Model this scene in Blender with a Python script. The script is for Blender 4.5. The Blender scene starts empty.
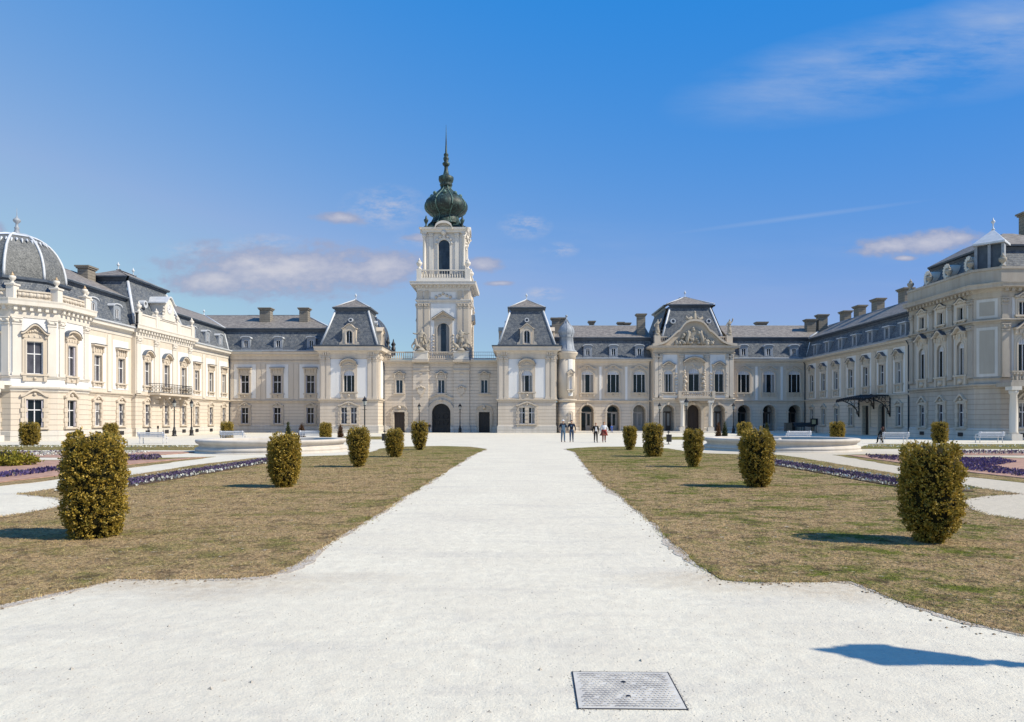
import bpy, math, random
import numpy as np
from mathutils import Vector, Matrix, noise

random.seed(7)
RNG = np.random.default_rng(11)
SC = bpy.context.scene
COL = SC.collection
PI = math.pi
rad = math.radians

# ---------------------------------------------------------------- survey of the place
# metres; X to the right, Y away from the viewer, Z up; eye height 1.75 m
FPX, CX, HY, EYE = 683.0, 518.0, 420.0, 1.75
def WX(px, y): return (px - CX) / FPX * y
def WH(py, y): return (HY - py) / FPX * y + EYE
def gp(px, py):
    y = EYE * FPX / (py - HY)
    return ((px - CX) / FPX * y, y)

# ---------------------------------------------------------------- materials
MATS = {}
class NT:
    def __init__(s, name):
        s.m = bpy.data.materials.new(name); s.m.use_nodes = True
        s.t = s.m.node_tree; s.n = s.t.nodes; s.b = s.n['Principled BSDF']
        MATS[name] = s.m
    def new(s, k, **kw):
        n = s.n.new(k)
        for a, v in kw.items(): setattr(n, a, v)
        return n
    def link(s, a, b): s.t.links.new(a, b)
    def coord(s, which='Object'):
        return s.new('ShaderNodeTexCoord').outputs[which]
    def noise(s, vec, scale, detail=4, rough=.55, lo=.3, hi=.7):
        t = s.new('ShaderNodeTexNoise'); t.inputs['Scale'].default_value = scale
        t.inputs['Detail'].default_value = detail; t.inputs['Roughness'].default_value = rough
        if vec is not None: s.link(vec, t.inputs['Vector'])
        r = s.new('ShaderNodeMapRange'); r.inputs[1].default_value = lo; r.inputs[2].default_value = hi
        s.link(t.outputs['Fac'], r.inputs[0]); return r.outputs[0]
    def math(s, op, a, b=None, clamp=False):
        m = s.new('ShaderNodeMath', operation=op); m.use_clamp = clamp
        for i, v in enumerate((a, b)):
            if v is None: continue
            if isinstance(v, (int, float)): m.inputs[i].default_value = v
            else: s.link(v, m.inputs[i])
        return m.outputs[0]
    def mix(s, fac, a, b, blend='MIX'):
        m = s.new('ShaderNodeMix', data_type='RGBA', blend_type=blend)
        for sock, v in ((m.inputs[0], fac), (m.inputs[6], a), (m.inputs[7], b)):
            if isinstance(v, (int, float)): sock.default_value = v
            elif isinstance(v, tuple): sock.default_value = (*v[:3], 1)
            else: s.link(v, sock)
        return m.outputs[2]
    def scale(s, vec, sx, sy, sz):
        m = s.new('ShaderNodeMapping'); m.inputs['Scale'].default_value = (sx, sy, sz)
        s.link(vec, m.inputs['Vector']); return m.outputs[0]
    def ramp(s, fac, stops):
        r = s.new('ShaderNodeValToRGB'); e = r.color_ramp.elements
        while len(e) < len(stops): e.new(0)
        for el, (p, c) in zip(e, stops): el.position = p; el.color = (*c, 1)
        s.link(fac, r.inputs[0]); return r.outputs[0]
    def bump(s, h, strength=.4, dist=.02):
        b = s.new('ShaderNodeBump'); b.inputs['Strength'].default_value = strength
        b.inputs['Distance'].default_value = dist
        s.link(h, b.inputs['Height']); s.link(b.outputs[0], s.b.inputs['Normal'])
    def fin(s, col, rough=.8, metal=0, spec=.3):
        if isinstance(col, tuple): s.b.inputs['Base Color'].default_value = (*col, 1)
        else: s.link(col, s.b.inputs['Base Color'])
        if isinstance(rough, (int, float)): s.b.inputs['Roughness'].default_value = rough
        else: s.link(rough, s.b.inputs['Roughness'])
        s.b.inputs['Metallic'].default_value = metal
        s.b.inputs['Specular IOR Level'].default_value = spec
        return s.m

def mul(c, k): return tuple(x * k for x in c)

def plaster(name, col, rust=0.0, grime=.25, fine=1.0):
    s = NT(name); v = s.coord()
    big = s.noise(v, .35, 5, .6, .3, .72)
    streak = s.noise(s.scale(v, 2.2, 2.2, .22), 1.0, 4, .6, .42, .8)
    c = s.mix(s.math('MULTIPLY', big, .55), col, mul(col, 1 - grime * .55))
    c = s.mix(s.math('MULTIPLY', streak, grime), c, (col[0] * .62, col[1] * .58, col[2] * .52))
    sm = s.noise(v, 9, 3, .6)
    c = s.mix(s.math('MULTIPLY', sm, .10), c, mul(col, .75))
    h = s.math('MULTIPLY', s.noise(v, 30, 3), .12 * fine)
    if rust:
        sep = s.new('ShaderNodeSeparateXYZ'); s.link(v, sep.inputs[0])
        md = s.math('MODULO', s.math('ADD', sep.outputs[2], .1), rust)
        g = s.math('LESS_THAN', md, .055)
        c = s.mix(s.math('MULTIPLY', g, .55), c, mul(col, .42))
        h = s.math('SUBTRACT', h, s.math('MULTIPLY', g, 1.0))
    s.bump(h, .7, .03)
    return s.fin(c, .88, 0, .2)

CREAM = (.645, .572, .485); TRIM = (.60, .525, .435); WHITE = (.76, .75, .735)
plaster('cream_plaster', CREAM, 0, .36)
plaster('cream_rusticated', (.645, .567, .478), .46, .30)
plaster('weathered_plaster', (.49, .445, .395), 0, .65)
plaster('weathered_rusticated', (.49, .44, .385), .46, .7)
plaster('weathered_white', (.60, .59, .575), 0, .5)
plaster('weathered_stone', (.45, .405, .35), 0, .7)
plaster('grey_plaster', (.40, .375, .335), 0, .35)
plaster('trim_stone', TRIM, 0, .45)
plaster('white_plaster', WHITE, 0, .20)
plaster('plinth_stone', (.63, .595, .545), .45, .5)
plaster('pale_stone', (.70, .655, .59), 0, .35)
plaster('basin_stone', (.60, .55, .49), 0, .5)
plaster('chimney_render', (.26, .235, .20), .32, .55)
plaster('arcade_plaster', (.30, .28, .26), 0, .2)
plaster('tower_plaster', (.68, .645, .60), 0, .4)
plaster('gable_stone', (.60, .54, .46), 0, .6, 2)
plaster('statue_stone', (.42, .38, .32), 0, .8, 3)

def slate():
    s = NT('slate'); v = s.coord()
    sep = s.new('ShaderNodeSeparateXYZ'); s.link(v, sep.inputs[0])
    cmb = s.new('ShaderNodeCombineXYZ')
    s.link(s.math('ADD', sep.outputs[0], sep.outputs[1]), cmb.inputs[0]); s.link(sep.outputs[2], cmb.inputs[1])
    br = s.new('ShaderNodeTexBrick'); s.link(cmb.outputs[0], br.inputs['Vector'])
    for k, val in (('Scale', 1.0), ('Mortar Size', .012), ('Brick Width', .34), ('Row Height', .21), ('Bias', 0.0)): br.inputs[k].default_value = val
    br.inputs['Color1'].default_value = (.078, .092, .115, 1); br.inputs['Color2'].default_value = (.155, .17, .19, 1)
    br.inputs['Mortar'].default_value = (.03, .033, .04, 1)
    c = s.mix(s.math('MULTIPLY', s.noise(v, 2.6, 5, .75, .45, .68), .8), br.outputs[0], (.235, .235, .225))
    c = s.mix(s.math('MULTIPLY', s.noise(v, .3, 3, .5), .35), c, (.06, .08, .11))
    c = s.mix(s.math('MULTIPLY', s.noise(v, 4.5, 3, .75, .55, .70), .75), c, (.035, .042, .055))
    c = s.mix(s.noise(s.scale(v, 1, 1, .4), 5.5, 3, .7, .62, .74), c, (.34, .335, .30))
    s.bump(br.outputs['Fac'], .5, -.02)
    return s.fin(c, s.math('ADD', .62, s.math('MULTIPLY', s.noise(v, 7, 2), .25)), 0, .28)
slate()
def dome_slate():
    s = NT('dome_slate'); v = s.coord()
    c = s.mix(s.noise(v, 6.5, 4, .8, .35, .65), (.05, .055, .06), (.20, .205, .20))
    c = s.mix(s.math('MULTIPLY', s.noise(s.scale(v, 1, 1, .35), 1.6, 4, .6, .50, .78), .5), c, (.28, .28, .27))
    s.bump(s.noise(v, 9, 3), .6, .03); s.fin(c, .6, 0, .4)
dome_slate()

def upper_slate():
    s = NT('upper_roofing'); v = s.coord()
    c = s.mix(s.noise(v, 2.2, 5, .75, .35, .65), (.125, .115, .11), (.29, .265, .235))
    c = s.mix(s.noise(s.scale(v, 3, .6, 1), 2.5, 4, .7, .5, .75), c, (.12, .09, .08))
    s.bump(s.noise(v, 18, 2), .4, .02)
    return s.fin(c, .75, 0, .35)
upper_slate()

def metal(name, a, b, rough=.45, met=.55, sc=2.0):
    s = NT(name); v = s.coord()
    c = s.mix(s.noise(v, sc, 5, .65), a, b)
    s.bump(s.noise(v, 12, 2), .15, .01)
    return s.fin(c, rough, met, .5)
metal('zinc', (.20, .225, .265), (.33, .36, .40), .65, .05)
metal('zinc_light', (.46, .49, .53), (.60, .62, .65), .6, .05)
metal('gutter_dark', (.045, .06, .085), (.08, .10, .13), .5, .3)
metal('hood_flashing', (.07, .09, .13), (.12, .15, .19), .5, .3)
metal('dark_iron', (.012, .013, .016), (.03, .03, .034), .45, .3)
metal('gilt', (.36, .24, .13), (.48, .36, .22), .5, .2)
metal('steel_plate', (.36, .36, .36), (.48, .47, .46), .5, .4, 6)

def copper():
    s = NT('copper_patina'); v = s.coord()
    sep = s.new('ShaderNodeSeparateXYZ'); s.link(v, sep.inputs[0])
    st = s.noise(s.scale(v, 3, 3, .5), 1.2, 5, .65, .46, .70)
    c = s.mix(st, (.016, .026, .024), (.06, .115, .10))
    c = s.mix(s.noise(v, 4, 4, .7, .60, .76), c, (.16, .27, .235))
    s.bump(s.noise(v, 6, 3), .3, .03)
    return s.fin(c, .55, .1, .4)
copper()
metal('copper_light', (.045, .09, .08), (.11, .20, .175), .6, .05, 3)
def flat(name, c, rough=.7, met=0, spec=.3, var=.25, sc=8):
    s = NT(name); v = s.coord()
    s.bump(s.noise(v, sc * 4, 2), .2, .005)
    return s.fin(s.mix(s.noise(v, sc, 3), c, mul(c, 1 - var)), rough, met, spec)
flat('white_paint', (.76, .76, .78), .45)
flat('fanlight_paint', (.58, .62, .70), .5)
flat('lilac_shutter', (.48, .46, .52), .5)
flat('bench_white', (.74, .74, .77), .4)
flat('dark_door', (.022, .022, .026), .4)
flat('brown_door', (.06, .045, .038), .5)
flat('grey_door', (.42, .40, .39), .5)
flat('skin', (.50, .30, .21), .55, 0, .3, .1)
flat('denim', (.05, .085, .15), .85)
flat('denim_light', (.10, .17, .25), .85)
flat('navy_cloth', (.014, .02, .04), .85)
flat('black_cloth', (.012, .012, .014), .85)
flat('white_cloth', (.72, .72, .73), .8)
flat('red_cloth', (.30, .045, .035), .8)
flat('red_brown_cloth', (.23, .06, .04), .8)
flat('blue_cloth', (.05, .12, .42), .8)
flat('hair_dark', (.025, .016, .012), .6)
flat('hair_fair', (.22, .11, .04), .6)
flat('hair_red', (.07, .018, .012), .6)
flat('shoe', (.05, .05, .055), .6)
flat('wood_board', (.20, .15, .11), .7)
flat('dark_canvas', (.045, .048, .055), .8)
flat('notice_paper', (.50, .44, .26), .7)
flat('mulch', (.50, .31, .235), .95, 0, .1, .45, 3)
flat('soil', (.11, .08, .055), .95, 0, .1, .4, 4)
flat('bark', (.06, .045, .03), .9)
flat('lamp_glass', (.35, .37, .36), .15, 0, .5)

def glass(name, c, blind=.25):
    s = NT(name); v = s.coord()
    oi = s.new('ShaderNodeObjectInfo'); rnd = oi.outputs['Random']
    k = s.noise(s.scale(v, 1.5, 1.5, .8), 1.1, 2, .5, .35, .65)
    col = s.mix(s.math('MULTIPLY', k, .8), c, mul(c, .35))
    col = s.mix(s.math('MULTIPLY', rnd, .5), col, mul(c, .5))
    # drawn blinds and curtains behind some of the panes
    sep = s.new('ShaderNodeSeparateXYZ'); s.link(v, sep.inputs[0])
    r2 = s.math('FRACT', s.math('MULTIPLY', rnd, 17.3)); r3 = s.math('FRACT', s.math('MULTIPLY', rnd, 41.7))
    dn = s.math('GREATER_THAN', sep.outputs[2], s.math('ADD', .3, s.math('MULTIPLY', r2, 2.2)))
    sd = s.math('GREATER_THAN', s.math('ABSOLUTE', sep.outputs[0]), s.math('ADD', .22, s.math('MULTIPLY', r3, .4)))
    fold = s.noise(s.scale(v, 14, 1, .3), 1.0, 2, .5, .3, .7)
    m = s.math('MULTIPLY', s.math('MAXIMUM', s.math('MULTIPLY', dn, s.math('LESS_THAN', r3, blind)), s.math('MULTIPLY', sd, s.math('LESS_THAN', r2, blind + .2))), .85)
    col = s.mix(m, col, s.mix(fold, (.22, .215, .21), (.36, .35, .34)))
    s.bump(s.noise(v, 1.3, 1), .05, .05)
    return s.fin(col, .05, 0, .28)
glass('glass_dark', (.012, .018, .022), .12)
glass('glass_blue', (.04, .065, .095), 0)
glass('glass_curtain', (.085, .085, .105), .4)

def leafmat(name, stops):
    s = NT(name); g = s.new('ShaderNodeNewGeometry')
    c = s.ramp(g.outputs['Random Per Island'], stops)
    v = s.coord()
    c = s.mix(s.math('MULTIPLY', s.noise(v, 5, 3, .6, .35, .65), .5), c, stops[1][1])
    s.b.inputs['Subsurface Weight'].default_value = 0
    s.fin(c, .6, 0, .25)
    tr = s.new('ShaderNodeBsdfTranslucent'); s.link(c, tr.inputs[0])
    mx = s.new('ShaderNodeMixShader'); mx.inputs[0].default_value = .22
    s.link(s.b.outputs[0], mx.inputs[1]); s.link(tr.outputs[0], mx.inputs[2])
    s.link(mx.outputs[0], s.n['Material Output'].inputs[0])
leafmat('yew_leaf', [(0, (.06, .062, .012)), (.18, (.18, .145, .022)), (.45, (.40, .28, .045)), (.75, (.56, .37, .06)), (1, (.62, .47, .15))])
leafmat('hedge_leaf', [(0, (.09, .095, .012)), (.4, (.20, .19, .02)), (.8, (.34, .28, .03)), (1, (.40, .32, .05))])
leafmat('dark_leaf', [(0, (.02, .032, .012)), (.4, (.04, .055, .02)), (.8, (.07, .08, .025)), (1, (.10, .10, .03))])
leafmat('bronze_leaf', [(0, (.05, .025, .015)), (.4, (.10, .045, .022)), (.8, (.15, .07, .03)), (1, (.18, .10, .05))])
leafmat('pansy_violet', [(0, (.04, .03, .07)), (.25, (.09, .055, .15)), (.5, (.15, .115, .18)), (.65, (.10, .10, .06)), (.8, (.16, .13, .12)), (1, (.26, .20, .26))])
leafmat('pansy_blue', [(0, (.035, .025, .08)), (.35, (.07, .05, .17)), (.6, (.12, .085, .20)), (.75, (.07, .08, .05)), (.85, (.20, .12, .14)), (1, (.15, .12, .26))])
leafmat('daisy_white', [(0, (.60, .60, .54)), (.4, (.70, .70, .66)), (.6, (.10, .12, .05)), (1, (.62, .62, .50))])
flat('shrub_core', (.022, .020, .008), .9, 0, .1)  # near-black core: deep shade between the leaf tufts put into its colour

# ---------------------------------------------------------------- mesh building
class MB:
    """Collects polygons; at(fac) places what follows in a facade's frame (x along the wall, y into it, z up)."""
    def __init__(s): s.v = []; s.f = []; s.mi = []; s.sm = []; s.T = None; s.cuts = []
    def piece(s): s.cuts.append((len(s.v), len(s.f)))
    def at(s, fac=None):
        s.T = None if fac is None else (fac.x, fac.y, math.cos(fac.phi), math.sin(fac.phi)); return s
    def add(s, p):
        x, y, z = p
        if s.T: ox, oy, c, n = s.T; x, y = ox + x * c - y * n, oy + x * n + y * c
        s.v.append((x, y, z)); return len(s.v) - 1
    def face(s, idx, m=0, smooth=False): s.f.append(tuple(idx)); s.mi.append(m); s.sm.append(smooth)
    def poly(s, pts, m=0, smooth=False): s.face([s.add(p) for p in pts], m, smooth)
    def box(s, x0, x1, y0, y1, z0, z1, m=0):
        i = [s.add((x, y, z)) for z in (z0, z1) for y in (y0, y1) for x in (x0, x1)]
        for q in ((0, 1, 3, 2), (4, 6, 7, 5), (0, 4, 5, 1), (2, 3, 7, 6), (0, 2, 6, 4), (1, 5, 7, 3)): s.face([i[k] for k in q], m)
    def prism(s, pts, y0, y1, m=0):           # pts in x,z
        n = len(pts)
        a = [s.add((x, y0, z)) for x, z in pts]; b = [s.add((x, y1, z)) for x, z in pts]
        s.face(a, m); s.face(b[::-1], m)
        for k in range(n): s.face((a[k], a[(k + 1) % n], b[(k + 1) % n], b[k]), m)
    def slab(s, pts, z0, z1, m=0):            # pts in x,y
        n = len(pts)
        a = [s.add((x, y, z0)) for x, y in pts]; b = [s.add((x, y, z1)) for x, y in pts]
        s.face(a[::-1], m); s.face(b, m)
        for k in range(n): s.face((a[k], a[(k + 1) % n], b[(k + 1) % n], b[k]), m)
    def band(s, lo, hi, y0, y1, m=0):          # ribbon between two curves in x,z with depth
        n = len(lo)
        A = [s.add((x, y0, z)) for x, z in lo]; B = [s.add((x, y0, z)) for x, z in hi]
        C = [s.add((x, y1, z)) for x, z in lo]; D = [s.add((x, y1, z)) for x, z in hi]
        for k in range(n - 1):
            s.face((A[k], A[k + 1], B[k + 1], B[k]), m); s.face((C[k], D[k], D[k + 1], C[k + 1]), m)
            s.face((B[k], B[k + 1], D[k + 1], D[k]), m); s.face((A[k], C[k], C[k + 1], A[k + 1]), m)
        s.face((A[0], B[0], D[0], C[0]), m); s.face((A[-1], C[-1], D[-1], B[-1]), m)
    def grid(s, rows, m=0, smooth=False, close=False):
        I = [[s.add(p) for p in r] for r in rows]
        for a, b in zip(I[:-1], I[1:]):
            n = len(a)
            for k in range(n if close else n - 1): s.face((a[k], a[(k + 1) % n], b[(k + 1) % n], b[k]), m, smooth)
        return I
    def lathe(s, prof, n=24, c=(0, 0, 0), m=0, smooth=True, mod=None, ph=0.0, cap=True):
        rows = []
        for r, z in prof:
            row = []
            for k in range(n):
                a = ph + 2 * PI * k / n; q = r * (mod(a, z) if mod else 1)
                row.append((c[0] + q * math.cos(a), c[1] + q * math.sin(a), c[2] + z))
            rows.append(row)
        I = s.grid(rows, m, smooth, True)
        if cap:
            s.face(I[0][::-1], m); s.face(I[-1], m)
    def tube(s, pts, r, n=8, m=0):
        P = [Vector(p) for p in pts]; rs = r if isinstance(r, (list, tuple)) else [r] * len(P); rows = []
        for i, p in enumerate(P):
            d = (P[min(i + 1, len(P) - 1)] - P[max(i - 1, 0)]).normalized()
            u = d.cross(Vector((0, 0, 1)) if abs(d.z) < .9 else Vector((1, 0, 0))).normalized(); w = d.cross(u)
            rows.append([tuple(p + rs[i] * (math.cos(2 * PI * k / n) * u + math.sin(2 * PI * k / n) * w)) for k in range(n)])
        I = s.grid(rows, m, True, True); s.face(I[0][::-1], m); s.face(I[-1], m)
    def ball(s, c, r, m=0, n=8, sz=1.0):
        s.lathe([(max(.001, r * math.sin(PI * k / n)), -r * sz * math.cos(PI * k / n)) for k in range(n + 1)], n * 2 - 2, c, m)
    def sweep(s, a0, a1, prof, ml=0, mr=0, mats=0, caps=False):
        """profile [(out,z)] drawn along the wall; ml/mr = +1 outer mitre, -1 inner mitre, 0 square end."""
        n = len(prof)
        fl = ml if callable(ml) else (lambda o: ml * o); fr = mr if callable(mr) else (lambda o: mr * o)
        L = [s.add((a0 - fl(o), -o, z)) for o, z in prof]; Rr = [s.add((a1 + fr(o), -o, z)) for o, z in prof]
        for k in range(n - 1):
            s.face((L[k], Rr[k], Rr[k + 1], L[k + 1]), mats[k] if isinstance(mats, (list, tuple)) else mats)
        if caps: s.face(L[::-1], 0); s.face(Rr, 0)
    def mesh(s, name, mats):
        me = bpy.data.meshes.new(name); me.from_pydata(s.v, [], s.f)
        for k in ([mats] if isinstance(mats, str) else mats): me.materials.append(MATS[k])
        me.polygons.foreach_set('material_index', s.mi); me.polygons.foreach_set('use_smooth', s.sm)
        me.update(); return me
    def build(s, name, mats, parent=None, loc=(0, 0, 0), rz=0.0):
        return link(name, s.mesh(name, mats), parent, loc, rz)

def build_each(mb, name, mats, parent):
    """one object per piece() marked in the builder"""
    cuts = ([] if mb.cuts and mb.cuts[0] == (0, 0) else [(0, 0)]) + mb.cuts + [(len(mb.v), len(mb.f))]; out = []
    for (v0, f0), (v1, f1) in zip(cuts[:-1], cuts[1:]):
        if f1 == f0: continue
        k = MB(); k.v = mb.v[v0:v1]; k.f = [tuple(i - v0 for i in f) for f in mb.f[f0:f1]]; k.mi = mb.mi[f0:f1]; k.sm = mb.sm[f0:f1]
        out.append(k.build(name, mats, parent))
    return out
def link(name, data, parent=None, loc=(0, 0, 0), rz=0.0):
    o = bpy.data.objects.new(name, data); COL.objects.link(o)
    o.location = loc; o.rotation_euler = (0, 0, rz)
    if parent is not None: o.parent = parent
    return o
def tag(o, label=None, cat=None, group=None, kind=None):
    for k, v in (('label', label), ('category', cat), ('group', group), ('kind', kind)):
        if v: o[k] = v
    return o
def thing(name, label, cat, loc=(0, 0, 0), rz=0.0, group=None):
    return tag(link(name, None, None, loc, rz), label, cat, group)
def np_mesh(name, verts, k, mats):
    """independent k-gons from an (n*k,3) array"""
    n = len(verts) // k; me = bpy.data.meshes.new(name)
    me.vertices.add(n * k); me.vertices.foreach_set('co', np.ascontiguousarray(verts, dtype=np.float32).ravel())
    me.loops.add(n * k); me.loops.foreach_set('vertex_index', np.arange(n * k, dtype=np.int32))
    me.polygons.add(n); me.polygons.foreach_set('loop_start', np.arange(0, n * k, k, dtype=np.int32))
    for q in ([mats] if isinstance(mats, str) else mats): me.materials.append(MATS[q])
    me.update(calc_edges=True); return me
def copy_tree(o, parent=None):
    c = o.copy(); COL.objects.link(c)
    if parent is not None: c.parent = parent
    for ch in list(o.children): copy_tree(ch, c)
    return c
# ---------------------------------------------------------------- facades, openings, windows
def outline(w, h, arch=0.0, n=12):
    """opening outline from lower left, up, over and down to lower right; arch = rise / half width"""
    if arch <= 0: return [(-w / 2, 0), (-w / 2, h), (w / 2, h), (w / 2, 0)]
    r = arch * w / 2; s = h - r
    return [(-w / 2, 0)] + [(-w / 2 * math.cos(PI * k / n), s + r * math.sin(PI * k / n)) for k in range(n + 1)] + [(w / 2, 0)]

class Fac:
    """a wall plane of a building: origin (world), turn about Z, and the building's empty"""
    def __init__(s, root, ox, oy, deg):
        s.root = root; s.phi = rad(deg); s.x = ox - root.location.x; s.y = oy - root.location.y
    def pt(s, a, d=0.0, z=0.0):
        c, n = math.cos(s.phi), math.sin(s.phi); return (s.x + a * c - d * n, s.y + a * n + d * c, z)
    def window(s, a, z, style, d=0.0, name='window', label=None):
        return put_window(s.root, s.pt(a, d, z), s.phi, style, name, label)

def wall_band(mb, a0, a1, z0, z1, ops=(), y=0.0, rev=.30, m=0):
    x = a0
    for (ac, w, zb, zt, arch) in sorted(ops):
        l, r = ac - w / 2, ac + w / 2
        if l > x: mb.poly([(x, y, z0), (l, y, z0), (l, y, z1), (x, y, z1)], m)
        if zb > z0: mb.poly([(l, y, z0), (r, y, z0), (r, y, zb), (l, y, zb)], m)
        o = [(ac + p, zb + q) for p, q in outline(w, zt - zb, arch)]
        if arch <= 0: mb.poly([(l, y, zt), (r, y, zt), (r, y, z1), (l, y, z1)], m)
        else:
            for (p, q), (p2, q2) in zip(o[1:-2], o[2:-1]): mb.poly([(p, y, q), (p2, y, q2), (p2, y, z1), (p, y, z1)], m)
        for (p, q), (p2, q2) in zip(o[:-1], o[1:]): mb.poly([(p, y, q), (p2, y, q2), (p2, y + rev, q2), (p, y + rev, q)], m)
        mb.poly([(l, y, zb), (r, y, zb), (r, y + rev, zb), (l, y + rev, zb)], m)
        x = r
    if x < a1: mb.poly([(x, y, z0), (a1, y, z0), (a1, y, z1), (x, y, z1)], m)

def panel(mb, a0, a1, z0, z1, ops=(), t=.035, m=0):
    mb.piece()
    wall_band(mb, a0, a1, z0, z1, ops, -t, t, m)
    for (p, q), (p2, q2) in (((a0, z0), (a0, z1)), ((a0, z1), (a1, z1)), ((a1, z1), (a1, z0)), ((a1, z0), (a0, z0))):
        mb.poly([(p, -t, q), (p2, -t, q2), (p2, 0, q2), (p, 0, q)], m)

def ring(mb, w, h, arch, s, y0, y1, m=0, legs=True):
    i = outline(w, h, arch); o = outline(w + 2 * s, h + s, arch)
    if arch > 0:                                             # keep the ring of even width
        r = arch * w / 2; sp = h - r; n = 12
        o = [(-w / 2 - s, 0)] + [(-(w / 2 + s) * math.cos(PI * k / n), sp + (r + s) * math.sin(PI * k / n)) for k in range(n + 1)] + [(w / 2 + s, 0)]
    mb.band(i, o, y0, y1, m)

def curve_h(kind, W, H, n=16):
    out = []
    for k in range(n + 1):
        t = -1 + 2 * k / n; a = abs(t)
        if kind == 'seg': z = H * (math.sqrt(max(0, 1.6 - t * t)) - math.sqrt(.6)) / (math.sqrt(1.6) - math.sqrt(.6))
        elif kind == 'arc': z = H * math.sqrt(max(0, 1 - t * t))
        elif kind == 'tri': z = H * (1 - a)
        elif kind == 'ogee': z = H * (.5 + .5 * math.cos(PI * min(1, a * 1.12))) ** .9
        elif kind == 'bump': z = H * max(0, math.cos(PI / 2 * min(1, a / .6)))
        else: z = 0
        out.append((t * W, z))
    return out

def hood(mb, kind, W, z, H, proj, m_trim=0, m_flash=1, th=.16, tymp=True):
    c = curve_h(kind, W, H)
    lo = [(x, z + q) for x, q in c]; hi = [(x, z + q + th) for x, q in c]
    mb.band(lo, hi, -proj, 0, m_trim)
    mb.band([(x * 1.03, q + .004) for x, q in hi], [(x * 1.03, q + .05) for x, q in hi], -proj - .05, 0, m_flash)
    if tymp and H > .1:
        mb.prism([(x, q) for x, q in lo if True][::-1] , -.07, 0, m_trim) if kind != 'none' else None
        for k in range(7):                                    # carved ornament in the tympanum
            x = (k - 3) * W * .17; mb.ball((x, -.10, z + max(.05, (H - abs(x) / W * H) * .45)), .07 + .025 * (3 - abs(k - 3)), m_trim, 5)

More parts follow.
